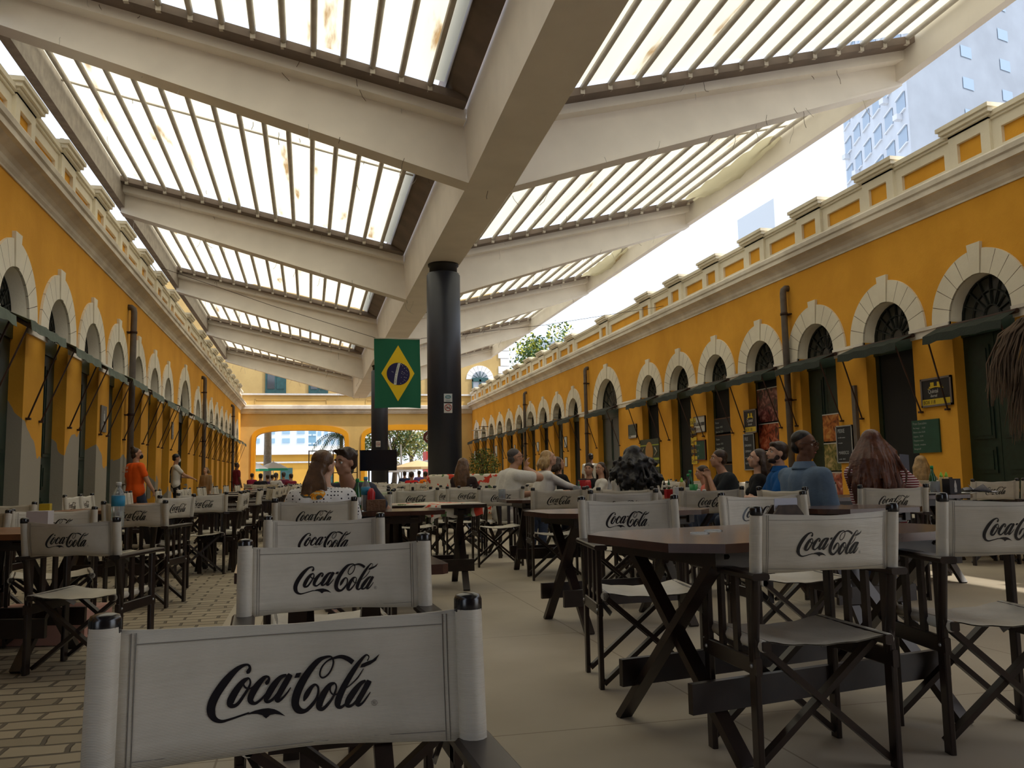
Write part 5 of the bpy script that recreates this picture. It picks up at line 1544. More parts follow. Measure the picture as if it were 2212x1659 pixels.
# flag of Brazil hung on a wire across the hall
def flag():
    Y = 21.0
    p0 = at(809, 731, Y); p1 = at(908, 733, Y); pb = at(858, 882, Y)
    w = (p1-p0).length; h = p0.z - pb.z
    root = empty('brazilian_flag', (p0.x, Y, pb.z)); tag(root, 'Brazilian flag hanging upright on a wire between the columns', 'flag')
    def S_(u, v, off=0.0):   # u 0..1 across, v 0..1 up
        wv = 0.025*sin(u*7+v*1.5)+0.015*sin(u*13+1)
        return Vector((u*w + 0.01*sin(v*5), -off + wv, v*h + 0.02*sin(u*3.1)*(1-v) - 0.012*sin(u*pi)*v))
    def patch(name, poly, m, off, n=40):
        # fan around the centroid, subdivided radially so that it follows the cloth
        c = (sum(p[0] for p in poly)/len(poly), sum(p[1] for p in poly)/len(poly)); K = 8
        vs = [S_(c[0], c[1], off)]; fs = []
        N = len(poly)
        for k in range(1, K+1):
            for p in poly: vs.append(S_(c[0]+(p[0]-c[0])*k/K, c[1]+(p[1]-c[1])*k/K, off))
        for j in range(N): fs.append((0, 1+j, 1+(j+1) % N))
        for k in range(K-1):
            for j in range(N): a = 1+k*N+j; b = 1+k*N+(j+1) % N; fs.append((a, a+N, b+N, b))
        mb = MB(); mb.add(vs, fs, True); return mb.build(name, m, root)
    mb = MB(); NU, NV = 24, 16
    for side in (0, 1):
        mb.add([S_(a/NU, b/NV, -0.004*side) for a in range(NU+1) for b in range(NV+1)], [(a*(NV+1)+b, (a+1)*(NV+1)+b, (a+1)*(NV+1)+b+1, a*(NV+1)+b+1) for a in range(NU) for b in range(NV)], True)
    mb.build('green_field', mat('flag_green', (0.004, 0.115, 0.055), 0.8), root)
    def seg(pts, n=12):
        out = []
        for a, b in zip(pts, pts[1:]+pts[:1]): out += [(a[0]+(b[0]-a[0])*i/n, a[1]+(b[1]-a[1])*i/n) for i in range(n)]
        return out
    patch('yellow_rhombus', seg([(0.5, 0.09), (0.86, 0.5), (0.52, 0.91), (0.14, 0.5)]), mat('flag_yellow', (0.78, 0.53, 0.008), 0.8), 0.006)
    cx, cy = 0.505, 0.49; rx, ry = 0.25, 0.25*w/h
    patch('blue_disc', [(cx+rx*cos(2*pi*i/40), cy+ry*sin(2*pi*i/40)) for i in range(40)], mat('flag_blue', (0.012, 0.010, 0.07), 0.8), 0.011)
    # curved white band (flag turned a quarter, so it runs upright)
    mw = mat('flag_white', (0.7, 0.7, 0.68), 0.8)
    mb = MB(); A = []
    for i in range(17):
        t = i/16; v = cy + ry*(-0.98+1.96*t)*0.99; u0 = cx + rx*(-0.28 + 0.40*(t**1.6)); A.append((u0, v))
    vs = []
    for u, v in A: vs += [S_(u-0.028, v, 0.016), S_(u+0.028, v, 0.016)]
    mb.add(vs, [(2*i, 2*i+1, 2*i+3, 2*i+2) for i in range(16)]); band = mb.build('white_band', mw, root)
    # green lettering on the band, turned with it
    for i, ch in enumerate('ORDEM E PROGRESSO'):
        t = 0.06 + 0.88*i/16; v = cy + ry*(-0.98+1.96*t)*0.99; u = cx + rx*(-0.28+0.40*(t**1.6)) + 0.012
        if ch != ' ': textmesh(ch, 0.045, 'letter', mat('flag_green', (0, 0, 0)), band, S_(u, v, 0.020), (radians(90), radians(-90), 0), ext=0.001)
    rs = random.Random(3); stars = [(0.55, 0.5), (0.40, 0.72), (0.6, 0.75), (0.72, 0.55), (0.35, 0.2), (0.5, 0.1), (0.42, -0.05), (0.58, 0.0), (0.66, -0.35), (0.5, -0.55), (0.62, -0.62), (0.40, -0.70), (0.25, -0.3), (0.52, -0.3), (0.30, 0.05), (-0.45, 0.15), (0.75, -0.1), (0.2, -0.85), (0.7, 0.3), (0.45, 0.88), (0.3, 0.85), (0.78, 0.2), (-0.55, 0.2)]
    for (a, b) in stars:
        c = (cx+a*rx, cy+b*ry); r = rs.choice([0.010, 0.007]); mb = MB(); ps = []
        for i in range(10):
            rr_ = r if i % 2 == 0 else r*0.45
            ps.append(S_(c[0]+rr_*cos(pi/2+i*pi/5), c[1]+rr_*w/h*sin(pi/2+i*pi/5), 0.017))
        mb.add(ps, [tuple(range(10))]); mb.build('star', mw, root)
    mb = MB(); mb.tube([(-0.02, 0, h+0.005), (w+0.02, 0, h+0.01)], 0.012, 8); mb.build('top_rod', M_purlin, root)
    # wire
    mb = MB()
    a = Vector((-3.4, 21.0, 5.95)); b = Vector((p0.x+0.05, 21.0, p0.z+0.006)); c = Vector((p1.x-0.05, 21.0, p0.z+0.009)); d = Vector((RX-0.3, 21.0, 5.4))
    mb.tube([a, a.lerp(b, .5)-Vector((0, 0, .04)), b], 0.006, 5); mb.tube([c, c.lerp(d, .5)-Vector((0, 0, .08)), d], 0.006, 5)
    tag(mb.build('wire', M_metal_dark), 'thin wire stretched across the hall holding the flag', 'wire')
flag()

# television on a stand in front of the far column
def tv():
    Y = 32.6
    x0, x1 = at(777, 1000, Y).x, at(857, 1000, Y).x
    zt, zb = at(817, 972, Y).z, at(817, 1017, Y).z
    cx = (x0+x1)/2
    root = empty('television', (cx, Y, 0)); tag(root, 'large black flat television on a tall stand before the far column', 'television')
    w = (x1-x0)/2
    mb = MB(); mb.box(-w, -0.05, zb, w, 0.03, zt); mb.build('casing', M_cap, root)
    mb = MB(); mb.box(-w+0.02, -0.056, zb+0.03, w-0.02, -0.05, zt-0.02); mb.build('screen', mat('glossy_dark_screen', (0.006, 0.008, 0.016), 0.08, spec=0.8), root)
    for s in (-0.35, 0.35):
        mb = MB(); mb.bar((s, 0, 0.0), (s, 0, zb+0.05), 0.06, 0.06, up=(0, 1, 0)); mb.build('stand_leg', M_cap, root)
    mb = MB(); mb.box(-0.55, -0.25, 0, 0.55, 0.25, 0.04); mb.build('stand_base', M_cap, root)
    # pipe rail frame by the far column
    root = empty('pipe_frame', (0.9, 33.4, 0)); tag(root, 'thin black pipe frame standing left of the television', 'frame')
    for x in (-0.9, 0.0, 0.9):
        mb = MB(); mb.tube([(x, 0, 0), (x, 0, 2.05)], 0.02, 8); mb.build('upright', M_metal_dark, root)
    for z in (1.2, 1.55, 2.03):
        mb = MB(); mb.tube([(-0.9, 0, z), (0.9, 0, z)], 0.016, 8); mb.build('rail', M_metal_dark, root)
tv()

# stickers on the columns
def no_smoking(Y, xc, zc, s, lab):
    root = empty('notice', (xc, Y, zc)); tag(root, lab, 'sign')
    mb = MB(); mb.box(-0.10*s, 0, -0.13*s, 0.10*s, 0.004, 0.13*s); mb.build('plate', mat('white_notice', (0.62, 0.62, 0.60), 0.6), root)
    mr = mat('notice_red', (0.40, 0.03, 0.03), 0.6); mk_ = mat('notice_black', (0.02, 0.02, 0.02), 0.6)
    mb = MB(); mb.tube([(0.078*s*cos(2*pi*i/24), -0.004, 0.078*s*sin(2*pi*i/24)) for i in range(25)], 0.008*s, 6); mb.bar((-0.055*s, -0.005, 0.055*s), (0.055*s, -0.005, -0.055*s), 0.012*s, 0.006, up=(0, 1, 0)); mb.build('red_ring', mr, root)
    mb = MB(); mb.box(-0.05*s, -0.004, -0.022*s, 0.05*s, 0, -0.002*s); mb.tube([(0.04*s, -0.003, 0.01*s), (0.02*s, -0.003, 0.03*s), (0.045*s, -0.003, 0.045*s)], 0.005*s, 5); mb.build('cigarette_mark', mk_, root)
    return root
c1 = (2.72, 17.5)
yf = 17.5-0.352
p = at(968, 880, yf); no_smoking(yf, p.x, p.z, 0.86, 'white no smoking notice with red ring on the near column')
p = at(968, 861, yf)
root = empty('notice', (p.x, yf, p.z)); tag(root, 'pale blue and white emblem notice above the no smoking one on the near column', 'sign')
mb = MB(); mb.box(-0.086, 0, -0.095, 0.086, 0.004, 0.10); mb.build('plate', mat('pale_notice', (0.55, 0.60, 0.62), 0.6), root)
mb = MB(); mb.tube([(0.055*cos(2*pi*i/20), -0.003, 0.035+0.028*sin(2*pi*i/20)) for i in range(21)], 0.008, 6); mb.box(-0.04, -0.003, 0.03, 0.04, 0, 0.04); mb.build('emblem', mat('notice_teal', (0.05, 0.20, 0.26), 0.6), root)
mb = MB(); 
for k in range(3): mb.box(-0.05, -0.003, -0.035-0.02*k, 0.05, 0, -0.027-0.02*k)
mb.build('small_print', mat('notice_grey', (0.25, 0.27, 0.28), 0.6), root)
p = at(817, 958, 34-0.335); no_smoking(34-0.335, p.x, p.z-0.02, 0.9, 'small white no smoking notice on the far column')

# ---------------- wall signs
M_board = mat('green_chalkboard', (0.018, 0.075, 0.045), 0.75, var=0.2)
M_black_board = mat('black_chalkboard', (0.012, 0.014, 0.018), 0.7)
M_chalk = mat('chalk', (0.30, 0.34, 0.32), 0.9)
M_chalk_w = mat('chalk_white', (0.42, 0.45, 0.48), 0.9)
M_frame_grey = mat('grey_sign_frame', (0.16, 0.13, 0.12), 0.5)
def rboard(name, ya, yb, z0, z1, m, label, cat, frame=None, x=RX-0.02, fw=0.03):
    """board on the right wall between ya (far) and yb (near)"""
    root = empty(name, (x, (ya+yb)/2, z0)); tag(root, label, cat)
    h = z1-z0; w = abs(ya-yb)/2
    mb = MB(); mb.box(-0.012, -w, 0, 0.012, w, h); mb.build('panel', m, root)
    if frame:
        mb = MB()
        mb.box(-0.022, -w, 0, 0.012, -w+fw, h); mb.box(-0.022, w-fw, 0, 0.012, w, h); mb.box(-0.022, -w, 0, 0.012, w, fw); mb.box(-0.022, -w, h-fw, 0.012, w, h)
        mb.build('frame', frame, root)
    return root, w, h
def rtext(root, txt, size, yy, zz, m, xs=1.0, x=-0.014, name='lettering', align='LEFT'):
    # text starts at its far (left in view) end
    return textmesh(txt, size, name, m, root, (x, yy, zz), ROT_R, align, 0.0008, xs)

M_yel = mat('sign_yellow', (0.62, 0.44, 0.015), 0.6); M_bk = mat('sign_black', (0.008, 0.006, 0.008), 0.5); M_wh = mat('sign_white', (0.55, 0.55, 0.52), 0.6)
def box_sign(ya, yb, z0, z1, label, number):
    root, w, h = rboard('shop_sign', ya, yb, z0, z1, M_bk, label, 'sign', M_frame_grey)
    mb = MB(); mb.box(-0.016, -w+0.03, 0.03, -0.010, w-0.03, 0.03+h*0.20); mb.build('yellow_strip', M_yel, root)
    rtext(root, number, h*0.19, w-0.05, 0.045, M_bk, 0.8, -0.018)
    # yellow crest and white two-line lettering
    mb = MB()
    mb.box(-0.018, -w*0.42, h*0.66, -0.012, w*0.42, h*0.70)
    for s in (-0.22, 0.22): mb.box(-0.018, s*w-w*0.11, h*0.70, -0.012, s*w+w*0.11, h*0.84)
    mb.tube([(-0.016, -w*0.5, h*0.62), (-0.016, 0, h*0.68), (-0.016, w*0.5, h*0.62)], h*0.018, 5)
    mb.build('yellow_crest', M_yel, root)
    rtext(root, 'Quintal', h*0.20, w*0.5, h*0.47, M_wh, 0.82, -0.018)
    rtext(root, 'diurnal', h*0.14, w*0.36, h*0.33, M_wh, 0.85, -0.018)
    return root
box_sign(11.70, 11.03, 1.91, 2.36, 'framed dark sign with yellow crest and BOX 118 strip by the nearest awning', 'BOX 118')
box_sign(17.43, 16.88, 1.80, 2.32, 'smaller framed dark sign with yellow crest between the sixth and fifth doors', 'BOX 118')
def X_at(px, py, x=9.45):
    r = ray(px, py); t = x/r.x; return (r.y*t, CAMH + r.z*t)
root, w, h = rboard('chalkboard', 11.97, 11.36, 1.20, 1.72, M_board, 'green chalkboard with white handwritten menu under the BOX 118 sign', 'sign')
for i, (t, s) in enumerate((('Prato Executivo', .055), ('File frango     35,00', .040), ('Bisteca suina 35,00', .040), ('Linguica   25,90', .040), ('Panqueca carne', .040), ('Feijoada  completa', .040), ('Strogonoff', .040))):
    rtext(root, t, s, w-0.03, h-0.07-i*0.066, M_chalk, 0.9)
root, w, h = rboard('chalkboard', 14.02, 13.54, 1.08, 1.76, M_black_board, 'black chalkboard reading PEIXE beside the brown conduit', 'sign', mat('worn_white_frame', (0.35, 0.36, 0.36), 0.8), fw=0.02)
for i, (t, s) in enumerate((('PEIXE', .10), ('ao molho camarao', .034), ('arroz pirao', .034), ('', .01), ('MARISCO', .085), ('ao bafo - R$ 45', .036))):
    rtext(root, t, s, w-0.05, h-0.13-i*0.098, M_chalk_w, 0.85)
a = X_at(1604, 938); b = X_at(1627, 938); z1 = a[1]; z0 = X_at(1606, 1016)[1]
root, w, h = rboard('chalkboard', a[0], b[0], z0, z1, M_black_board, 'black chalkboard reading FILE in white capitals behind the bearded man', 'sign', mat('worn_white_frame', (0.35, 0.36, 0.36), 0.8), fw=0.02)
for i, (t, s) in enumerate((('FILE', .11), ('LINGUADO', .07), ('CAMARAO', .07), ('arroz salada', .045), ('R$ 39,90', .06))): rtext(root, t, s, w-0.05, h-0.15-i*0.13, M_chalk_w, 0.8)
for (xa, ya_, xb, yb_, lab, m, fr, txt) in (
        (1498, 952, 1522, 995, 'small green chalkboard with red frame below the white sign', M_board, mat('red_frame', (0.16, 0.02, 0.015), 0.6), ['menu do dia', 'frango 25', 'carne 28', 'peixe 32', 'suco 8']),
        (1356, 918, 1373, 948, 'plain grey green sign past the wide arch, small strip at its foot', mat('grey_green_sign', (0.05, 0.065, 0.05), 0.6), M_frame_grey, None),
        (1497, 901, 1521, 936, 'white and brown shop sign crossed by an awning rod', M_wh, M_frame_grey, ['EMPORIO', 'BOX 112'])):
    A = X_at(xa, ya_); B2 = X_at(xb, ya_); z0 = X_at(xa, yb_)[1]
    root, w, h = rboard('wall_sign', A[0], B2[0], z0, A[1], m, lab, 'sign', fr, fw=0.02)
    if txt and len(txt) > 2:
        for i, t in enumerate(txt): rtext(root, t, 0.07, w-0.04, h-0.14-i*0.14, M_chalk, 0.8)
    elif txt:
        mb = MB(); mb.box(-0.016, -w+0.02, h*0.42, -0.011, w-0.02, h*0.62); mb.build('black_strip', M_bk, root)
        rtext(root, txt[0], 0.12, w-0.05, h*0.45, M_wh, 0.75, -0.018); rtext(root, txt[1], 0.10, w-0.08, h*0.12, mat('sign_brown', (0.2, 0.08, 0.03), 0.6), 0.8, -0.016)
    else:
        mb = MB(); mb.box(-0.016, -w+0.02, 0.02, -0.011, w-0.02, h*0.2); mb.build('pale_strip', M_wh, root); rtext(root, 'BOX 108', h*0.15, w-0.04, 0.035, M_bk, 0.7, -0.018)
# food posters
def food_mat(name, a, b, c):
    m = bpy.data.materials.new(name); m.use_nodes = True
    N = m.node_tree.nodes; L = m.node_tree.links; bb = N['Principled BSDF']; bb.inputs['Roughness'].default_value = 0.35
    tc = N.new('ShaderNodeTexCoord'); n = N.new('ShaderNodeTexNoise'); n.inputs['Scale'].default_value = 7; n.inputs['Detail'].default_value = 3; n.inputs['Distortion'].default_value = 1.2
    L.new(tc.outputs['Object'], n.inputs['Vector'])
    r = N.new('ShaderNodeValToRGB'); r.color_ramp.elements[0].position = 0.35; r.color_ramp.elements[0].color = (*a, 1); r.color_ramp.elements[1].position = 0.66; r.color_ramp.elements[1].color = (*c, 1)
    e = r.color_ramp.elements.new(0.5); e.color = (*b, 1)
    L.new(n.outputs['Fac'], r.inputs['Fac']); L.new(r.outputs[0], bb.inputs['Base Color'])
    return m
PD = RX+0.145
def posters(y, lst, w=0.5):
    for (z0, z1, m, lab) in lst:
        root = empty('food_poster', (PD, y, z0)); tag(root, lab, 'poster')
        mb = MB(); mb.box(-0.01, -w, 0, 0.004, w, z1-z0); mb.build('print', m, root)
        mb = MB(); mb.box(-0.014, -w, z1-z0-0.02, -0.008, w, z1-z0); mb.build('white_edge', M_wh, root)
posters(16.64, [(2.02, 2.75, food_mat('pink_red_food_print', (0.02, 0.008, 0.008), (0.16, 0.03, 0.03), (0.45, 0.20, 0.18)), 'pink and red food photo, topmost of the stack in the door behind the bearded man'),
                (1.42, 1.99, food_mat('red_shrimp_print', (0.04, 0.01, 0.006), (0.32, 0.05, 0.02), (0.50, 0.18, 0.10)), 'red seafood photo, middle of the stack in the door behind the bearded man'),
                (0.80, 1.39, food_mat('brown_food_print', (0.05, 0.02, 0.01), (0.22, 0.10, 0.05), (0.40, 0.26, 0.16)), 'brown food photo, lowest of the stack in the door behind the bearded man')], 0.46)
posters(14.30, [(1.50, 2.02, food_mat('orange_food_print', (0.10, 0.02, 0.006), (0.42, 0.12, 0.02), (0.60, 0.30, 0.08)), 'orange food photo, top one in the door behind the denim shirt man'),
                (0.95, 1.47, food_mat('green_dish_print', (0.03, 0.05, 0.01), (0.20, 0.18, 0.05), (0.50, 0.36, 0.16)), 'green and brown dish photo below the orange one behind the denim shirt man'),
                (0.42, 0.92, food_mat('red_plate_print', (0.12, 0.02, 0.01), (0.40, 0.10, 0.06), (0.60, 0.45, 0.35)), 'reddish plate photo, lowest in the door behind the denim shirt man')], 0.38)
# yellow green snack banner and price tags by the curly haired woman
A = X_at(1383, 951, 9.47); B2 = X_at(1423, 951, 9.47)
z0 = 0.35
root = empty('snack_banner', (9.47, (A[0]+B2[0])/2, z0)); tag(root, 'tall yellow green snack banner hanging in a doorway behind the curly black hair', 'banner')
w = abs(A[0]-B2[0])/2; h = A[1]-z0
mb = MB(); mb.box(-0.006, -w, 0, 0.006, w, h); mb.build('cloth', mat('dark_green_banner', (0.02, 0.03, 0.008), 0.6), root)
for (f0, f1, m, nm) in ((0.50, 0.55, M_yel, 'yellow_band'), (0.20, 0.24, M_yel, 'yellow_band'), (0.62, 0.66, mat('lime_band', (0.30, 0.36, 0.02), 0.6), 'lime_band'), (0.88, 0.90, mat('lime_band', (0, 0, 0)), 'lime_band')):
    mb = MB(); mb.box(-0.010, -w, h*f0, -0.006, w, h*f1); mb.build(nm, m, root)
mb = MB(); mb.ball((-0.012, 0, h*0.77), (0.006, w*0.42, w*0.42), 18, 10); mb.build('round_snack', mat('golden_snack', (0.40, 0.20, 0.04), 0.7), root)
for s in (-1, 1):
    mb = MB(); mb.tube([(-0.010, s*w*0.55, h*0.70), (-0.010, s*w*0.8, h*0.77), (-0.010, s*w*0.6, h*0.84)], 0.02, 6); mb.build('cut_half', mat('pale_snack', (0.42, 0.38, 0.30), 0.7), root)
mb = MB(); mb.poly([(-0.010, -w*0.8, h*0.30), (-0.010, w*0.8, h*0.32), (-0.010, w*0.1, h*0.46)], (-0.003, 0, 0)); mb.build('cheese_wedge', mat('cheese_yellow', (0.45, 0.30, 0.05), 0.7), root)
rtext(root, 'PASTEL', w*0.42, w*0.85, h*0.505, M_bk, 0.8, -0.012); rtext(root, 'TAPIOCA', w*0.40, w*0.9, h*0.205, M_bk, 0.8, -0.012)
tg = empty('price_board', (RX-0.03, 20.05, 1.15)); tag(tg, 'column of black and yellow price tags beside the snack banner', 'sign')
for i, t in enumerate(['CALDO', 'CANA', 'Suco', 'PASTEL', 'Coco']):
    mb = MB(); mb.box(-0.006, -0.16, 0.02+0.24*(4-i), 0.006, 0.16, 0.22+0.24*(4-i)); pn = mb.build('tag', M_bk if i % 2 else M_yel, tg)
    textmesh(t, 0.13, 'lettering', M_yel if i % 2 else M_bk, pn, (-0.008, 0.15, 0.06+0.24*(4-i)), ROT_R, ext=0.0008, xs=0.75)
# dark menu posters in a doorway
for (y, z0, z1, lab) in ((18.75, 1.9, 2.25, 'upper'), (18.75, 1.2, 1.85, 'middle'), (18.75, 0.5, 1.15, 'lower')):
    root = empty('menu_panel', (PD, y, z0)); tag(root, '%s dark menu panel in the doorway left of the dark grey shirt man' % lab, 'sign')
    mb = MB(); mb.box(-0.01, -0.45, 0, 0.004, 0.45, z1-z0); mb.build('panel', M_black_board, root)
    mb = MB(); mb.box(-0.014, -0.45, z1-z0-0.025, -0.008, 0.45, z1-z0); mb.build('brown_rim', mat('brown_rim', (0.10, 0.04, 0.015), 0.6), root)
    for i in range(3): textmesh(['Porcoes', 'Camarao  49,90', 'Batata frita 25,00'][i], 0.07, 'lettering', M_chalk, root, (-0.016, 0.40, z1-z0-0.13-0.11*i), ROT_R, ext=0.0008, xs=0.8)
# small white notices down the right wall and plaques on the left wall
for i, (px, py, hh, lab) in enumerate(((1162, 965, 20, 'framed white notice, nearest of the small ones far along the right wall'), (1112, 967, 12, 'tiny white notice over the glasses man'), (1072, 975, 24, 'framed white notice right of the potted shrub'), (1026, 985, 22, 'white notice behind the shrub by the column'), (1222, 955, 24, 'pale poster with green mark past the wide arch'), (1223, 998, 20, 'small framed paper by the dark haired woman'))):
    Yn, zn = X_at(px, py, 9.49)
    s = hh/1850*Yn
    root = empty('paper_notice', (9.49, Yn, zn-s/2)); tag(root, lab, 'sign')
    mb = MB(); mb.box(-0.006, -s*0.42, 0, 0.006, s*0.42, s); mb.build('sheet', mat('bright_paper', (0.62, 0.66, 0.68), 0.6), root)
    mb = MB(); 
    for (a0, b0, c0, d0) in ((-0.44, 0, -0.40, 1), (0.40, 0, 0.44, 1), (-0.44, -0.02, 0.44, 0.03), (-0.44, 0.97, 0.44, 1.02)): mb.box(-0.010, a0*s, b0*s, 0.006, c0*s, d0*s)
    mb.build('frame', M_bk, root)
for (px, py, hh, lab, ww) in ((224, 905, 52, 'grey plaque with white tower emblem on the left wall by the waitress', 0.45), (373, 930, 34, 'white framed notice on the left wall past the masked waiter', 0.3)):
    Yn, zn = X_at(px, py, LX+0.02)
    s = hh/1850*Yn
    root = empty('wall_plaque', (LX+0.015, Yn, zn-s/2)); tag(root, lab, 'sign')
    mb = MB(); mb.box(-0.01, -s*ww, 0, 0.012, s*ww, s); mb.build('plate', mat('grey_plaque', (0.16, 0.15, 0.13), 0.6), root)
    mb = MB(); mb.box(0.012, -s*0.08, s*0.25, 0.016, s*0.08, s*0.7); mb.poly([(0.012, -s*0.16, s*0.25), (0.012, s*0.16, s*0.25), (0.012, s*0.05, s*0.42), (0.012, -s*0.05, s*0.42)], (0.004, 0, 0)); mb.tube([(0.013, 0, s*0.7), (0.013, 0, s*0.82)], s*0.02, 6); mb.build('emblem', M_wh, root)

# ---------------- table things
M_pet = mat('clear_plastic', (0.75, 0.82, 0.85), 0.12, spec=0.5, trans=0.75)
M_blue_label = mat('blue_label', (0.03, 0.26, 0.45), 0.5)
M_glass_green = mat('green_bottle_glass', (0.01, 0.10, 0.03), 0.1, spec=0.8)
M_glass_brown = mat('dark_bottle_glass', (0.012, 0.008, 0.005), 0.1, spec=0.8)
def bottle(kind, x, y, z, label, s=1.0, group=None):
    root = empty('bottle', (x, y, z)); tag(root, label, 'bottle', group)
    if kind == 'water':
        mb = MB(); mb.lathe([(0.0, 0), (0.030*s, 0), (0.034*s, 0.01*s), (0.033*s, 0.04*s), (0.035*s, 0.06*s), (0.033*s, 0.08*s), (0.035*s, 0.10*s), (0.035*s, 0.155*s), (0.034*s, 0.175*s), (0.024*s, 0.205*s), (0.013*s, 0.222*s), (0.013*s, 0.235*s)], n=20); mb.build('body', M_pet, root)
        mb = MB(); mb.lathe([(0.0358*s, 0.12*s), (0.0362*s, 0.12*s), (0.0362*s, 0.178*s), (0.0355*s, 0.178*s)], n=20); mb.build('label_wrap', M_blue_label, root)
        mb = MB(); mb.lathe([(0.0155*s, 0.233*s), (0.0155*s, 0.252*s), (0.012*s, 0.255*s), (0, 0.255*s)], n=16); mb.build('cap', M_wh if 'left row' in label else mat('sky_blue_cap', (0.06, 0.38, 0.60), 0.5), root)
    elif kind == 'sauce':
        mb = MB(); mb.lathe([(0.0, 0), (0.024, 0), (0.026, 0.01), (0.026, 0.10), (0.018, 0.135), (0.012, 0.145)], n=16); mb.build('body', mat('pale_sauce', (0.50, 0.38, 0.18), 0.4) if 'mustard' not in label else M_yel, root)
        mb = MB(); mb.lathe([(0.014, 0.143), (0.014, 0.155), (0.004, 0.185), (0.0, 0.187)], n=12); mb.build('nozzle', mat('lime_plastic', (0.25, 0.60, 0.05), 0.4), root)
    elif kind == 'ketchup':
        mb = MB(); mb.lathe([(0.0, 0), (0.028, 0), (0.030, 0.02), (0.026, 0.09), (0.028, 0.13), (0.012, 0.16), (0.0, 0.162)], n=16); mb.build('body', mat('red_plastic', (0.45, 0.01, 0.012), 0.4), root)
    else:
        m = M_glass_green if kind == 'green' else M_glass_brown
        mb = MB(); mb.lathe([(0.0, 0), (0.028*s, 0), (0.030*s, 0.01), (0.030*s, 0.13*s), (0.022*s, 0.165*s), (0.012*s, 0.19*s), (0.012*s, 0.235*s), (0, 0.237*s)], n=18); mb.build('body', m, root)
        mb = MB(); mb.lathe([(0.0305*s, 0.04*s), (0.0308*s, 0.04*s), (0.0308*s, 0.10*s), (0.0303*s, 0.10*s)], n=18); mb.build('label_wrap', M_wh, root)
        mb = MB(); mb.lathe([(0.0135*s, 0.215*s), (0.0135*s, 0.243*s), (0, 0.244*s)], n=12); mb.build('cap', mat('green_cap', (0.01, 0.28, 0.09), 0.4), root)
    return root
# left row bottle: depth where the table stands
bottle('water', ax(257, 5.25), 5.25, 0.702, 'clear plastic water bottle with blue label on the worn table, left row', 1.0)
bottle('water', ax(790, 6.25), 6.25, 0.722, 'water bottle with sky blue cap right of the polka dot blouse', 0.95)
bottle('green', ax(772, 6.42), 6.42, 0.722, 'dark green glass bottle between the couple and the water bottle', 0.95)
bottle('ketchup', ax(802, 6.2), 6.2, 0.722, 'red ketchup bottle in the basket right of the polka dot blouse')
bottle('green', ax(2014, 6.45), 6.45, 0.732, 'green capped dark bottle behind the beer mug')
bottle('sauce', ax(2033, 6.55), 6.55, 0.732, 'pale sauce bottle with lime nozzle, left of the pair behind the napkin box')
bottle('sauce', ax(2044, 6.62), 6.62, 0.732, 'pale sauce bottle with lime nozzle, right of the pair behind the napkin box')
bottle('sauce', ax(1472, 7.6), 7.6, 0.722, 'pale sauce bottle with lime nozzle in front of the dark grey shirt man')
bottle('brown', ax(1486, 7.75), 7.75, 0.722, 'dark glass bottle next to the green cup', 0.9)
bottle('green', ax(1491, 7.95), 7.95, 0.722, 'green glass bottle behind the green cup', 1.05)
bottle('brown', ax(1434, 11.5), 11.5, 0.722, 'small dark bottle, left of the two far behind the red basket', 0.6)
bottle('green', ax(1444, 11.5), 11.5, 0.722, 'small dark bottle with green cap far behind the red basket', 0.6)
bottle('ketchup', ax(1268, 10.3), 10.3, 0.722, 'red and white sauce bottle in front of the red cup')
bottle('ketchup', ax(1272, 10.7), 10.7, 0.722, 'squat red bottle far behind the red holder')
bottle('green', ax(1250, 10.8), 10.8, 0.722, 'small green capped bottle beside the red holder', 0.6)
def box_thing(name, x, y, z, w, d, h, m, label, cat, rz=0, fn=None):
    root = empty(name, (x, y, z), radians(rz)); tag(root, label, cat)
    if fn: fn(root, w, d, h, m)
    else:
        mb = MB(); mb.box(-w/2, -d/2, 0, w/2, d/2, h); mb.build('body', m, root)
    return root
# wooden napkin holder with clipped corners
def nap(root, w, d, h, m):
    for s in (-1, 1):
        mb = MB(); mb.poly([(-w/2, s*d/2, 0), (w/2, s*d/2, 0), (w/2, s*d/2, h*0.55), (w*0.28, s*d/2, h*0.85), (-w*0.28, s*d/2, h*0.85), (-w/2, s*d/2, h*0.55)], (0, -s*0.012, 0)); mb.build('side_board', m, root)
    mb = MB(); mb.box(-w/2, -d/2, 0, w/2, d/2, 0.012); mb.build('base', m, root)
    for j in range(4):
        mb = MB(); mb.box(-w*0.38+0.004*j, -d*0.25+j*d*0.12, 0.014, w*0.38+0.003*j, -d*0.22+j*d*0.12, h*(1.06-0.02*j)); mb.build('napkins', mat('white_paper', (0.55, 0.56, 0.62), 0.8), root)
box_thing('napkin_holder', ax(1690, 2.95), 2.95, 0.722, 0.13, 0.06, 0.12, mat('dark_ribbed_wood', (0.075, 0.045, 0.025), 0.6, var=0.5, vscale=40), 'dark wooden napkin holder with clipped corners and white napkins on the right front table', 'napkin holder', 4, nap)
box_thing('sauce_packet', ax(1656, 3.12), 3.12, 0.722, 0.07, 0.05, 0.05, mat('mustard_packet', (0.55, 0.38, 0.01), 0.4), 'crumpled yellow sachets left of the wooden napkin holder', 'sachet')
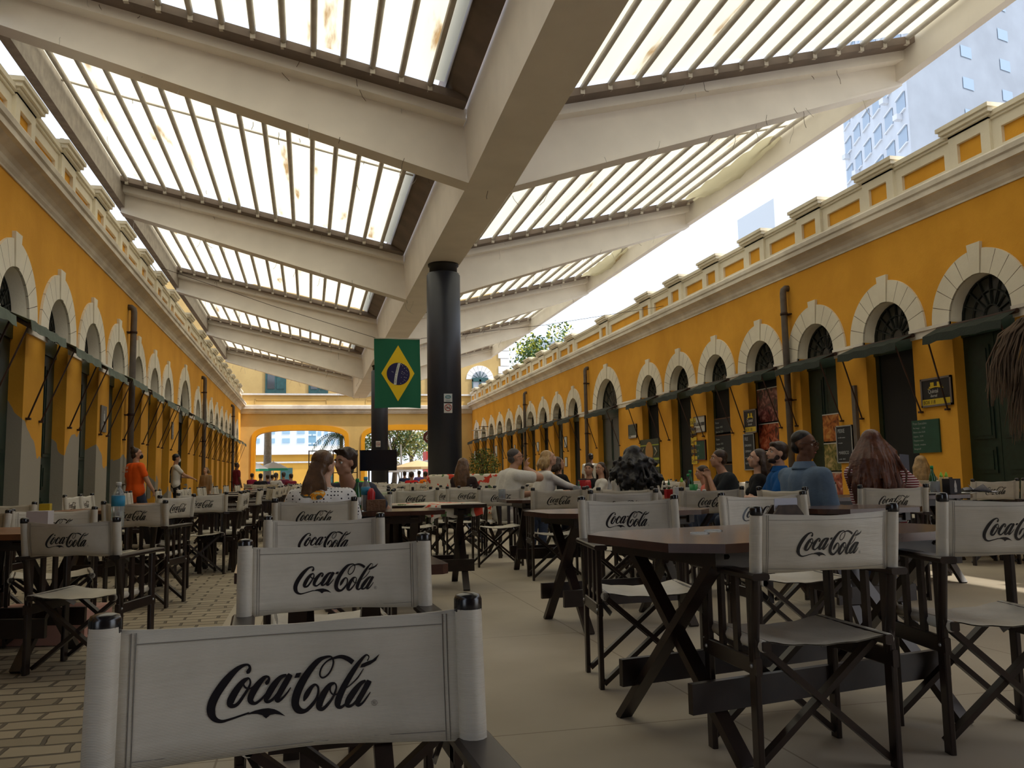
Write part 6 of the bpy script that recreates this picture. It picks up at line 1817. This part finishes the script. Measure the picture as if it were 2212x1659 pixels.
def boxnap(root, w, d, h, m):
    mb = MB(); mb.box(-w/2, -d/2, 0, w/2, d/2, h); mb.build('box', m, root)
    # white bottle silhouette printed on the front
    mb = MB(); pr = [(0.0, 0.0), (0.012, 0), (0.013, 0.02), (0.010, 0.035), (0.0125, 0.05), (0.010, 0.07), (0.005, 0.088), (0.005, 0.10), (0, 0.10)]
    pts = [(a, -d/2-0.001, 0.015+b) for a, b in pr] + [(-a, -d/2-0.001, 0.015+b) for a, b in pr[::-1]]
    mb.poly(pts, (0, -0.001, 0)); mb.build('bottle_print', M_wh, root)
box_thing('napkin_box', ax(2054, 6.3), 6.3, 0.732, 0.11, 0.09, 0.13, M_bk, 'black napkin box with white bottle silhouette beside the beer mug', 'napkin holder', 0, boxnap)
def beer(x, y, z, label, h=0.11, r=0.04, handle=True, fill=0.75, m=None):
    root = empty('beer_mug', (x, y, z)); tag(root, label, 'glass')
    mb = MB(); mb.lathe([(0, 0), (r, 0), (r*1.02, 0.01), (r*1.05, h), (r*0.95, h), (r*0.92, 0.012), (0, 0.012)], n=20); mb.build('glass', M_pet, root)
    mb = MB(); mb.lathe([(0, 0.013), (r*0.9, 0.013), (r*0.93, h*fill), (0, h*fill)], n=18); mb.build('beer', m or mat('amber_beer', (0.55, 0.30, 0.03), 0.15), root)
    mb = MB(); mb.lathe([(0, h*fill), (r*0.93, h*fill), (r*0.94, h*0.92), (0, h*0.92)], n=18); mb.build('foam', M_wh, root)
    if handle:
        mb = MB(); mb.tube([(-r, 0, h*0.82), (-r-0.03, 0, h*0.80), (-r-0.035, 0, h*0.45), (-r-0.01, 0, h*0.2)], 0.006, 8); mb.build('handle', M_pet, root)
beer(ax(2018, 6.35), 6.35, 0.732, 'beer mug with handle, half full, on the dark table at right')
beer(ax(1067, 8.5)+0.08, 8.5, 0.722, 'glass of beer before the man in the white T-shirt', 0.10, 0.036, False)
beer(ax(1246, 10.5), 10.5, 0.722, 'glass of orange juice near the reaching hand', 0.09, 0.05, False, 0.8, mat('orange_juice', (0.70, 0.20, 0.02), 0.3))
# papers on the right table
root = empty('folded_papers', (ax(2110, 6.35), 6.35, 0.732)); tag(root, 'crumpled white and grey papers lying right of the black napkin box', 'paper')
for i, (w, d, h, a, m) in enumerate(((0.30, 0.20, 0.010, 0.2, M_wh), (0.26, 0.18, 0.045, -0.4, mat('grey_paper', (0.22, 0.22, 0.24), 0.8)), (0.24, 0.16, 0.075, 0.5, mat('white_paper', (0, 0, 0))))):
    mb = MB(); n = 8
    vs = []
    for u in range(n+1):
        for v in range(5):
            xx = -w/2+w*u/n; yy = -d/2+d*v/4
            zz = 0.003+0.004*i + h*max(0, sin(u/n*pi*1.2+i))*abs(cos(v+i))
            vs.append((xx*cos(a)-yy*sin(a)+0.05*i-0.04, xx*sin(a)+yy*cos(a), zz))
    mb.add(vs + [(p[0], p[1], p[2]+0.002) for p in vs], [(u*5+v, (u+1)*5+v, (u+1)*5+v+1, u*5+v+1) for u in range(n) for v in range(4)] + [tuple(45+q for q in (u*5+v+1, (u+1)*5+v+1, (u+1)*5+v, u*5+v)) for u in range(n) for v in range(4)])
    mb.build('sheet', m, root)
# plate, cup, red holders
root = empty('plate', (ax(1996, 6.3), 6.3, 0.733)); tag(root, 'white plate left of the beer mug', 'plate'); mb = MB(); mb.lathe([(0, 0), (0.06, 0), (0.10, 0.012), (0.098, 0.015), (0.058, 0.004), (0, 0.004)], n=24); mb.build('dish', M_wh, root)
root = empty('green_cup', (ax(1497, 7.65), 7.65, 0.722)); tag(root, 'bright green plastic cup among the sauce bottles', 'cup'); mb = MB(); mb.lathe([(0, 0), (0.03, 0), (0.042, 0.12), (0.040, 0.12), (0.028, 0.004), (0, 0.004)], n=20); mb.build('shell', mat('green_plastic', (0.01, 0.26, 0.05), 0.35), root)
def shaker(x, y, lab):
    root = empty('salt_shaker', (x, y, 0.722)); tag(root, lab, 'shaker', 'white capped shakers on the table in front of the dark grey shirt man')
    mb = MB(); mb.lathe([(0, 0), (0.018, 0), (0.02, 0.05), (0.016, 0.055)], n=14); mb.build('jar', M_pet, root); mb = MB(); mb.lathe([(0.018, 0.054), (0.018, 0.07), (0.012, 0.076), (0, 0.076)], n=14); mb.build('lid', M_wh, root)
shaker(ax(1508, 7.45), 7.45, 'glass shaker with white lid right beside the green cup'); shaker(ax(1520, 7.35), 7.35, 'glass shaker with white lid nearest the elbow of the dark grey shirt man')
box_thing('napkin_holder', ax(1446, 7.5), 7.5, 0.722, 0.09, 0.06, 0.08, mat('red_plastic', (0.45, 0.01, 0.012), 0.4), 'small red plastic basket on the table behind the napkin holder chair', 'basket')
box_thing('paper_cup', ax(1460, 7.4), 7.4, 0.722, 0.05, 0.05, 0.10, M_wh, 'upright white paper stack right of the small red basket', 'paper')
box_thing('napkin_holder', ax(1262, 10.9), 10.9, 0.722, 0.15, 0.08, 0.16, mat('red_plastic', (0, 0, 0)), 'bright red napkin holder at the end of the blond woman\'s arm', 'napkin holder')
# white tray like boxes left
box_thing('napkin_holder', ax(90, 5.4), 5.4, 0.702, 0.12, 0.07, 0.10, mat('white_plastic_holder', (0.60, 0.58, 0.56), 0.5), 'white framed napkin holder behind the weathered chair at left', 'napkin holder', -10)
box_thing('sauce_packet', ax(101, 5.9), 5.9, 0.702, 0.06, 0.05, 0.13, mat('mustard_packet', (0, 0, 0)), 'yellow packet standing behind the white napkin holder at left', 'sachet')
box_thing('tray', ax(285, 8.2), 8.2, 0.722, 0.42, 0.24, 0.03, M_wh, 'flat white tray on the brown table past the water bottle', 'tray')
# drinks crate and dropped things under the left table
box_thing('cardboard_box', -1.55, 5.9, 0.0, 0.62, 0.34, 0.20, mat('pinkish_cardboard', (0.48, 0.26, 0.20), 0.85), 'pinkish low cardboard box on the paving under the worn table', 'box', -14)
# basket with menu on the couple's table
box_thing('basket', ax(812, 6.18), 6.18, 0.722, 0.13, 0.10, 0.08, mat('brown_wicker', (0.16, 0.08, 0.04), 0.8, bump=0.6, bscale=60), 'brown wicker basket right of the polka dot blouse', 'basket')
# floral tablecloth
def tablecloth(cx, cy, rz, w, d, z, drop, label):
    mb = MB(); n = 26
    vs = []
    W2, D2 = w/2+drop, d/2+drop
    for i in range(n+1):
        for j in range(n+1):
            u = -W2 + 2*W2*i/n; v = -D2 + 2*D2*j/n
            ou = max(0, abs(u)-w/2); ov = max(0, abs(v)-d/2)
            zz = z + 0.004 - (ou+ov)*0.93 + 0.01*sin(u*23)*(ou > 0 or ov > 0)
            uu = max(-w/2-0.015, min(w/2+0.015, u)) + (0.015*sin(v*16) if ou > 0 else 0); vv = max(-d/2-0.015, min(d/2+0.015, v)) + (0.015*sin(u*16) if ov > 0 else 0)
            vs.append((uu, vv, zz))
    mb.add(vs, [(i*(n+1)+j, (i+1)*(n+1)+j, (i+1)*(n+1)+j+1, i*(n+1)+j+1) for i in range(n) for j in range(n)], True)
    o = mb.build('tablecloth', patterned('floral_cloth', 'floral') if 'floral_cloth' not in _mats else _mats['floral_cloth'], None, (cx, cy, 0), radians(rz)); tag(o, label, 'tablecloth')
tablecloth(1.03, 7.60, 41, 0.66, 0.66, 0.722, 0.12, 'cream tablecloth with red flowers laid cornerwise on the table right of the couple')
# floral sofa with cushions
def sofa(x, y, rz):
    root = empty('floral_sofa', (x, y, 0), radians(rz)); tag(root, 'cream sofa with red flowers and green leaves before the near column', 'sofa')
    m = _mats['floral_cloth']
    def pad(name, c, r):
        B = Blob(); 
        for sx in (-1, 1):
            for sz in (-1, 1): 
                for sy in (-1, 1): B.ell((c[0]+sx*(r[0]-0.06), c[1]+sy*max(0, r[1]-0.06), c[2]+sz*max(0, r[2]-0.06)), (0.06, min(0.06, r[1]), 0.06), 10, 8)
        B.mb.box(c[0]-r[0]+0.04, c[1]-r[1]+0.01, c[2]-r[2]+0.03, c[0]+r[0]-0.04, c[1]+r[1]-0.01, c[2]+r[2]-0.03)
        B.mb.box(c[0]-r[0]+0.06, c[1]-r[1]+0.02, c[2]-r[2], c[0]+r[0]-0.06, c[1]+r[1]-0.02, c[2]+r[2])
        B.mb.box(c[0]-r[0], c[1]-r[1]+0.02, c[2]-r[2]+0.06, c[0]+r[0], c[1]+r[1]-0.02, c[2]+r[2]-0.06)
        B.build(name, m, root, vox=0.025, smooth=6)
    pad('seat', (0, 0.1, 0.35), (0.75, 0.30, 0.13)); pad('backrest', (0, -0.24, 0.66), (0.75, 0.10, 0.34))
    for s in (-1, 1): pad('arm', (s*0.78, 0.08, 0.50), (0.10, 0.32, 0.14))
    for sx in (-0.7, 0.7):
        for sy in (-0.2, 0.3): mb = MB(); mb.box(sx-0.03, sy-0.03, 0, sx+0.03, sy+0.03, 0.24); mb.build('foot', M_wood, root)
sofa(ax(970, 14.6)+0.30, 14.6, 6)
# potted shrub
def shrub(x, y, r, z0, z1, label, n=900, cols=((0.10, 0.14, 0.02), (0.20, 0.24, 0.04)), leaf=0.035, name='potted_shrub', pot=True, cat='plant', dens=1):
    root = empty(name, (x, y, 0)); tag(root, label, cat)
    rr = random.Random(int(x*31+y))
    if pot: mb = MB(); mb.lathe([(0, 0), (0.16, 0), (0.21, 0.32), (0.22, 0.34), (0.19, 0.34), (0.18, 0.30), (0, 0.30)], n=20); mb.build('pot', mat('terracotta', (0.25, 0.10, 0.05), 0.8), root)
    mb = MB()
    for k in range(14):
        a = rr.uniform(0, 2*pi); q = rr.uniform(0.2, 0.8)*r
        mb.tube([(0, 0, 0.3 if pot else 0), (q*0.4*cos(a), q*0.4*sin(a), (z0+z1)/2), (q*cos(a), q*sin(a), z1*0.92)], [0.014, 0.01, 0.004], 5)
    mb.build('stems', mat('bark', (0.10, 0.07, 0.045), 0.9), root)
    for gi, c in enumerate(cols):
        mb = MB()
        for k in range(n//2):
            a = rr.uniform(0, 2*pi); e = rr.uniform(-1, 1); q = r*(rr.random()**0.4)
            p = Vector((q*cos(a)*sqrt(1-e*e), q*sin(a)*sqrt(1-e*e), (z0+z1)/2 + (z1-z0)/2*e*(rr.random()**0.3)))
            d = Vector((rr.gauss(0, 1), rr.gauss(0, 1), rr.gauss(0.3, 1))).normalized(); s_ = d.cross(Vector((rr.gauss(0, 1), rr.gauss(0, 1), rr.gauss(0, 1)))).normalized()
            L = leaf*rr.uniform(0.7, 1.5)
            mb.add([p-d*L, p+s_*L*0.35, p+d*L, p-s_*L*0.35], [(0, 1, 2, 3)])
        mb.build('foliage', mat('leaf_%s_%d' % (name, gi), c, 0.6, var=0.4, vscale=4), root)
    return root
shrub(ax(1046, 20.5), 20.5, 0.42, 0.7, 1.65, 'yellow green potted shrub behind the long haired woman and sofa', 1500)
# dry thatch palm at the right edge
def thatch():
    root = empty('thatch_parasol', (ax(2325, 4.4), 4.4, 0)); tag(root, 'drooping dry brown thatch fronds hanging in from the right edge', 'parasol')
    mb = MB(); mb.tube([(0, 0, 0), (0.0, 0, 1.9)], 0.03, 8); mb.build('pole', M_wood, root)
    rr = random.Random(9); m = mat('dry_thatch', (0.20, 0.135, 0.085), 0.85, var=0.5, vscale=8)
    for tier, (zt, R0, dz, nn) in enumerate(((1.86, 0.46, 0.46, 330), (1.66, 0.34, 0.50, 260))):
        mb = MB()
        for k in range(nn):
            a = rr.uniform(0, 2*pi); R_ = R0*rr.uniform(0.75, 1.1)
            pts = []
            for j in range(6):
                t = j/5; q = R_*sin(t*1.45)*(0.9+0.1*rr.random()); pts.append((q*cos(a), q*sin(a), zt - dz*(t**1.9)*rr.uniform(.85, 1.15) + 0.10*sin(t*pi)))
            mb.tube(pts, [0.008, 0.010, 0.009, 0.007, 0.005, 0.002], 4, cap=False)
        mb.build('frond_tier', m, root)
thatch()
# strip lights under the left eave
for y in (15.0, 23.0, 33.0):
    root = empty('tube_light', (LX-0.10, y, 6.4)); tag(root, 'white fluorescent tube above the left parapet, %s of the three' % {15.0: 'nearest', 23.0: 'middle', 33.0: 'farthest'}[y], 'lamp', 'tube lights above the left parapet')
    mb = MB(); mb.bar((0, -0.6, 0), (0, 0.6, 0), 0.06, 0.05); mb.build('housing', M_white, root)
    mb = MB(); mb.tube([(0.04, -0.57, -0.03), (0.04, 0.57, -0.03)], 0.016, 8); o = mb.build('tube', None if False else mat('tube_glow', (0.9, 0.9, 1), 0.4), root)
m = mat('tube_glow', (0, 0, 0)); m.node_tree.nodes['Principled BSDF'].inputs['Emission Color'].default_value = (0.9, 0.92, 1, 1); m.node_tree.nodes['Principled BSDF'].inputs['Emission Strength'].default_value = 6
# round street lamp shade on the right far wall
root = empty('wall_lamp', (RX-0.55, 45.5, 3.45)); tag(root, 'flat white lamp shade on a bracket beside the near column edge', 'lamp')
mb = MB(); mb.lathe([(0.0, 0.06), (0.12, 0.05), (0.42, 0.0), (0.40, -0.01), (0, 0.02)], n=20); mb.build('shade', M_white, root)
mb = MB(); mb.tube([(0, 0, 0.06), (0, 0, 0.2), (0.55, 0, 0.2)], 0.02, 8); mb.build('bracket', M_metal_dark, root)
# round numbered sign hanging at the far column edge
p = at(928, 944, 40.0)
root = empty('round_sign', (p.x, 40.0, p.z)); tag(root, 'round dark red sign with a pale numeral, half hidden by the near column', 'sign')
mb = MB(); mb.tube([(0, 0, 0), (0, 0.04, 0)], 0.30, 24); mb.build('disc', mat('dark_red_sign', (0.10, 0.02, 0.015), 0.6), root)
textmesh('6', 0.36, 'numeral', M_wh, root, (-0.20, -0.006, -0.13), ROT_F, ext=0.001)
mb = MB(); mb.tube([(0, 0.02, 0.3), (0, 0.02, 5.38-p.z)], 0.01, 6); mb.build('cord', M_metal_dark, root)

p = Vector((ax(1952, 6.0), 5.98, 0.955))
root = empty('mobile_phone', p); tag(root, 'dark mobile phone held up by the auburn haired woman', 'phone')
root.rotation_euler = (radians(-12), radians(6), radians(-14))
mb = MB(); mb.box(-0.036, -0.004, -0.03, 0.036, 0.004, 0.115); mb.build('case', mat('grey_phone_case', (0.10, 0.11, 0.14), 0.35), root)
mb = MB(); mb.box(-0.032, 0.004, -0.026, 0.032, 0.005, 0.111); mb.build('screen', mat('glossy_dark_screen', (0, 0, 0)), root)
# rings left by glasses on the right front table
for (x_, y_, r_) in ((1.45, 3.05, 0.035), (1.56, 3.16, 0.035), (1.86, 3.00, 0.04)):
    mb = MB(); mb.tube([(r_*cos(2*pi*i/24), r_*sin(2*pi*i/24), 0) for i in range(25)], 0.0022, 5)
    tag(mb.build('water_ring', M_pet, None, (x_, y_, 0.7225)), {0.035: 'wet ring left by a glass on the right front table, left pair', 0.04: 'single wet ring near the middle of the right front table'}[r_], 'water mark', 'wet rings on the right front table')
# ------------------------------------------------------------------ what lies outside
M_ob = mat('sunny_ochre_wall', (0.62, 0.34, 0.05), 0.85, var=0.1, vscale=1)
def building(name, x0, y0, x1, y1, h, m, label, wins=None, wm=None, cat='building'):
    root = empty(name, ((x0+x1)/2, (y0+y1)/2, 0)); tag(root, label, cat)
    a, b = (x1-x0)/2, (y1-y0)/2
    mb = MB(); mb.box(-a, -b, 0, a, b, h); mb.build('walls', m, root)
    return root, a, b
# low market building across the street, seen through the end arches
root, a, b = building('market_building', -14, 84, 5.5, 90, 3.35, M_ob, 'sunlit ochre market building with white bands across the street')
for (z0, z1, e) in ((3.35, 3.75, 0.35), (2.55, 2.7, 0.12), (3.75, 4.15, 0.15)):
    mb = MB(); mb.box(-a-e, -b-e, z0, a+e, b+e, z1); mb.build('white_band', M_white, root)
for xx in (-6, -2, 2.2, 6):
    mb = MB(); mb.box(xx-0.55, -b-0.05, 0, xx+0.55, -b, 2.1); mb.build('doorway', M_teal, root)
# towers far away
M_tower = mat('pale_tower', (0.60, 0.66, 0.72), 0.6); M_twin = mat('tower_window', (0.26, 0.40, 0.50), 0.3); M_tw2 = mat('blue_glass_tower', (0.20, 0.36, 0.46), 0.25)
def tower(x, y, w, d, h, m, label, nx, nz, wm, rz=0, z0=3, ww=0.5, wh=0.5, sides=(0,)):
    root = empty('tower_block', (x, y, 0), radians(rz)); tag(root, label, 'building')
    mb = MB(); mb.box(-w/2, 0, 0, w/2, d, h); mb.build('walls', m, root)
    mb = MB(); mb.box(-w/2-0.2, -0.2, h, w/2+0.2, d+0.2, h+0.6); mb.build('roof_slab', m, root)
    for s in sides:
        for i in range(nx):
            for j in range(nz):
                mb = MB()
                z = z0 + (h-z0)*(j+0.25)/nz; hh = (h-z0)/nz*wh
                if s == 0:
                    c = -w/2 + w*(i+0.5)/nx; q = w/nx*ww/2
                    mb.box(c-q, -0.12, z, c+q, 0.0, z+hh); mb.build('window', wm, root)
                else:
                    c = d*(i+0.5)/nx; q = d/nx*ww/2; mb.box(-w/2-0.12, c-q, z, -w/2, c+q, z+hh)
    return root
tower(ax(601, 230), 230, 15, 12, 17, M_tower, 'hazy white tower with small windows behind the left end arch, leftmost', 4, 6, M_twin)
tower(ax(652, 260), 260, 9.5, 12, 26, M_tw2, 'hazy blue glass tower behind the left end arch', 5, 9, M_tower, ww=0.85, wh=0.2)
tower(ax(711, 240), 240, 7, 12, 24, M_tower, 'hazy pale tower beside the palm in the left end arch', 4, 9, M_twin)
# skyscraper behind the right wall
p = Vector((ax(2018, 62), 62, 0))
def highrise():
    root = empty('highrise', (p.x, p.y, 0), radians(0)); tag(root, 'tall pale high-rise with rows of windows rising behind the right wall', 'building')
    r1 = ray(1868, 300); r2 = ray(2018, 300)
    # left (windowed) face runs from the corner away into the distance
    yq = 82; q = Vector((ax(1868, yq), yq, 0)) - p
    r_ = Vector((30, 8, 0))
    H_ = 60
    mb = MB(); mb.poly([(0, 0, 0), (r_.x, r_.y, 0), (r_.x+q.x, r_.y+q.y, 0), (q.x, q.y, 0)], (0, 0, H_)); ho = mb.build('walls', [mat('hazy_pale_render', (0.62, 0.67, 0.74), 0.8, var=0.1, vscale=0.4), mat('shaded_side_render', (0.29, 0.335, 0.40), 0.85, var=0.15, vscale=0.3)], root)  # pale wall colour has the distance haze painted in
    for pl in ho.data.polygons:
        if abs(pl.normal.z) < 0.5 and pl.normal.y < -0.5: pl.material_index = 1  # shade of the right face painted as a darker grey
    d = q.normalized(); nrm = Vector((d.y, -d.x, 0)); 
    if nrm.x > 0: nrm = -nrm
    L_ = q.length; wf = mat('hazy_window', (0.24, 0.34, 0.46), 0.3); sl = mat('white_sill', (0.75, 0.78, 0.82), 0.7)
    for c in range(6):
        for f in range(3, 14):
            mb = MB()
            z = 8 + f*3.1; t0 = L_*(c+0.16)/6; t1 = L_*(c+0.84)/6
            A = d*t0 + nrm*0.04; B_ = d*t1 + nrm*0.04
            mb.add([A+Vector((0, 0, z)), B_+Vector((0, 0, z)), B_+Vector((0, 0, z+1.5)), A+Vector((0, 0, z+1.5))], [(0, 1, 2, 3)])
            mb.cur = 1
            for zz in (z-0.15, z+1.5): mb.bar(A+Vector((0, 0, zz)), B_+Vector((0, 0, zz)), 0.25, 0.12)
            mb.build('window', [wf, sl], root)
            if (c*5+f*3) % 4 == 0:
                m_ = (A+B_)/2 + nrm*0.3; mb2 = MB(); mb2.box(m_.x-0.35, m_.y-0.3, z-0.75, m_.x+0.35, m_.y+0.3, z-0.25); mb2.build('air_conditioner', sl, root)
    d2 = r_.normalized(); n2 = Vector((d2.y, -d2.x, 0))
    for c in range(4):
        for f in range(3, 14):
            mb = MB()
            z = 8 + f*3.1; A = d2*(8+c*6) + n2*0.05; B_ = A + d2*1.6
            mb.add([A+Vector((0, 0, z)), B_+Vector((0, 0, z)), B_+Vector((0, 0, z+1.1)), A+Vector((0, 0, z+1.1))], [(0, 1, 2, 3)]); mb.build('small_window', wf, root)
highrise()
q = at(1700, 430, 60)
root, a, b = building('rooftop_block', q.x-1.2, 60, q.x+3.5, 66, q.z, M_tower, 'small pale rooftop block showing over the right parapet')
q = at(1190, 722, 110)
tower(q.x, 110, 3.0, 6, q.z-1.0, M_tower, 'tiny hazy tower over the right parapet near the tree', 3, 4, M_twin)
# grey pink neighbour roof behind the left parapet
mb = MB(); mb.box(-14, -4, 4.9, -4.9, 50, 7.4)
tag(mb.build('neighbour_roof', mat('pinkish_plaster', (0.42, 0.30, 0.27), 0.9, var=0.3, vscale=2)), 'pinkish grey rooftop wall behind the left parapet', 'roof')
# trees
def tree(x, y, h, r, label, cols, n=2600, leaf=0.13, cz=None, name='tree'):
    root = empty(name, (x, y, 0)); tag(root, label, 'tree')
    rr = random.Random(int(x*7+y*3))
    mb = MB(); mb.tube([(0, 0, 0), (0.15, 0, h*0.35), (0, 0.1, h*0.7)], [0.22, 0.16, 0.08], 8)
    for k in range(7):
        a = rr.uniform(0, 2*pi); mb.tube([(0.1, 0, h*0.35+k*0.2), (r*0.4*cos(a), r*0.4*sin(a), h*0.6), (r*0.8*cos(a), r*0.8*sin(a), h*0.8)], [0.09, 0.05, 0.02], 6)
    mb.build('trunk', mat('tree_bark', (0.12, 0.09, 0.06), 0.9), root)
    cl = [(rr.gauss(0, r*0.45), rr.gauss(0, r*0.45), h-r*0.75+rr.gauss(0, r*0.35)) for _ in range(14)]
    for gi, c in enumerate(cols):
        mb = MB()
        for k in range(n//len(cols)):
            q = rr.choice(cl); R_ = r*0.42
            v = Vector((rr.gauss(0, 1), rr.gauss(0, 1), rr.gauss(0, 1))).normalized()*R_*(rr.random()**0.35)
            p_ = Vector(q)+v
            d = Vector((rr.gauss(0, 1), rr.gauss(0, 1), rr.gauss(0, 1))).normalized(); s_ = d.cross(Vector((rr.gauss(0, 1), rr.gauss(0, 1), 1))).normalized(); L = leaf*rr.uniform(0.6, 1.4)
            mb.add([p_-d*L, p_+s_*L*0.45, p_+d*L, p_-s_*L*0.45], [(0, 1, 2, 3)])
        mb.build('foliage', mat('%s_leaf_%d_%d' % (name, int(x), gi), c, 0.7, var=0.35, vscale=2), root)
q = at(1132, 745, 66)
tree(q.x+0.3, 66, q.z+0.4, 3.0, 'green tree with yellow blossom over the right parapet', ((0.05, 0.11, 0.03), (0.09, 0.17, 0.04), (0.50, 0.50, 0.06)), 3600, 0.16)
tree(ax(850, 63), 63, 5.6, 2.2, 'sunny green tree left in the right end arch', ((0.07, 0.14, 0.03), (0.30, 0.30, 0.06)), 2400, 0.13)
tree(ax(885, 78), 78, 7.0, 2.8, 'sunny yellow green tree in the middle of the right end arch', ((0.10, 0.16, 0.04), (0.42, 0.38, 0.10)), 2800, 0.14)
tree(ax(925, 92), 92, 7.6, 3.0, 'sunny tree at the right of the right end arch, by the near column', ((0.06, 0.12, 0.03), (0.34, 0.32, 0.08)), 2400, 0.13)
# palms
def palm(x, y, h, label, fr=16, L=2.2, r=0.16):
    root = empty('palm_tree', (x, y, 0)); tag(root, label, 'tree')
    mb = MB(); mb.tube([(0, 0, 0), (0.02, 0, h*0.5), (0.0, 0, h)], [r, r*0.85, r*0.75], 12); mb.build('trunk', mat('palm_trunk', (0.32, 0.27, 0.21), 0.9, var=0.3, vscale=8), root)
    rr = random.Random(int(x*9))
    for k in range(fr):
        mb = MB(); a = 2*pi*k/fr + rr.uniform(-.15, .15); el = rr.uniform(0.0, 0.9)
        pts = []
        for j in range(9):
            t = j/8; q = L*t*cos(el*(1-t)); pts.append(Vector((q*cos(a), q*sin(a), h + L*(sin(el)*t*1.0 - 0.95*t*t))))
        mb.tube(pts, [0.03*(1-j/10) for j in range(9)], 5)
        side = Vector((-sin(a), cos(a), 0))
        for j in range(1, 9):
            for s in (-1, 1):
                for e in (0.0, 0.5):
                    b_ = pts[j-1].lerp(pts[j], e); tip = b_ + side*s*0.42*(1-0.5*j/9) + Vector((0, 0, -0.28)) + (pts[j]-pts[j-1])*0.5
                    mb.add([b_, b_+(pts[j]-pts[j-1])*0.18, tip], [(0, 1, 2)])
        mb.build('frond', mat('palm_frond', (0.10, 0.20, 0.06), 0.6, var=0.3), root)
palm(ax(577, 62), 62, 6.5, 'pale palm trunk standing in the left end arch', 10, 1.6, 0.30)
palm(ax(737, 60), 60, 3.9, 'green palm with drooping fronds at the right of the left end arch', 18, 2.0)
# parasols
def parasol(x, y, h, r, m1, m2, label):
    root = empty('street_parasol', (x, y, 0)); tag(root, label, 'parasol')
    mb = MB(); mb.tube([(0, 0, 0), (0, 0, h+0.1)], 0.025, 8); mb.build('pole', M_white, root)
    mb = MB(); n = 16; mb.lathe([(0.02, h), (r*0.5, h-0.16), (r, h-0.42)], n=n, sm=False); mb.build('canopy', m1, root)
    mb = MB()
    for k in range(n):
        a, b_ = 2*pi*k/n, 2*pi*(k+1)/n; mb.add([(r*cos(a), r*sin(a), h-0.42), (r*cos(b_), r*sin(b_), h-0.42), (r*cos(b_), r*sin(b_), h-0.56), (r*cos(a), r*sin(a), h-0.56)], [(0, 1, 2, 3)])
    mb.build('valance', m2, root)
Mg = mat('parasol_green', (0.02, 0.30, 0.16), 0.8); Mc = mat('parasol_cream', (0.60, 0.45, 0.25), 0.8); Mwp = mat('parasol_white', (0.75, 0.74, 0.70), 0.8)
parasol(ax(590, 58), 58, 2.15, 0.95, Mwp, Mg, 'white parasol with green rim in front of the ochre market building')
parasol(ax(547, 55.5), 55.5, 2.1, 0.9, Mwp, Mg, 'second white and green parasol, cut by the left end arch')
parasol(ax(862, 57), 57, 1.9, 1.1, Mwp, Mwp, 'white parasol at the left under the trees of the right end arch')
parasol(ax(903, 54), 54, 2.05, 1.5, Mc, Mc, 'cream parasol beside the near column in the right end arch')
parasol(ax(925, 60), 60, 2.2, 1.3, Mwp, Mwp, 'white parasol hidden partly by the near column')
# red stall
root, a, b = building('red_stall', ax(925, 67)-0.15, 67, ax(925, 67)+1.4, 69, 3.0, mat('red_panel', (0.45, 0.05, 0.04), 0.7), 'red kiosk panel seen at the right of the right end arch', cat='kiosk')
# white leaning poles
for i, (px0, py0, px1, py1, lab) in enumerate(((835, 940, 872, 1012, 'leaning'), (866, 960, 868, 1010, 'upright'))):
    A = at(px0, py0, 61); B_ = at(px1, py1, 61); mb = MB(); mb.tube([A, (B_.x, 61, 0)], 0.06, 8); tag(mb.build('white_pole', M_white), 'white %s pole in the right end arch' % lab, 'pole')
# unseen roof and end wall, added to keep light off the near seats
mb = MB(); mb.box(-4.6, -6.2, 8.2, 10.4, 4.6, 8.35)
struct(mb.build('shade_ceiling', mat('shade_soffit', (0.10, 0.075, 0.06), 0.9)), 'unseen dark soffit added over the viewer to block light')
mb = MB(); mb.box(-4.6, -6.4, 0, 10.4, -6.0, 8.05)
struct(mb.build('shade_wall_back', mat('dark_shade_wall', (0.12, 0.07, 0.03), 0.9)), 'unseen dark wall added behind the viewer to cut light')
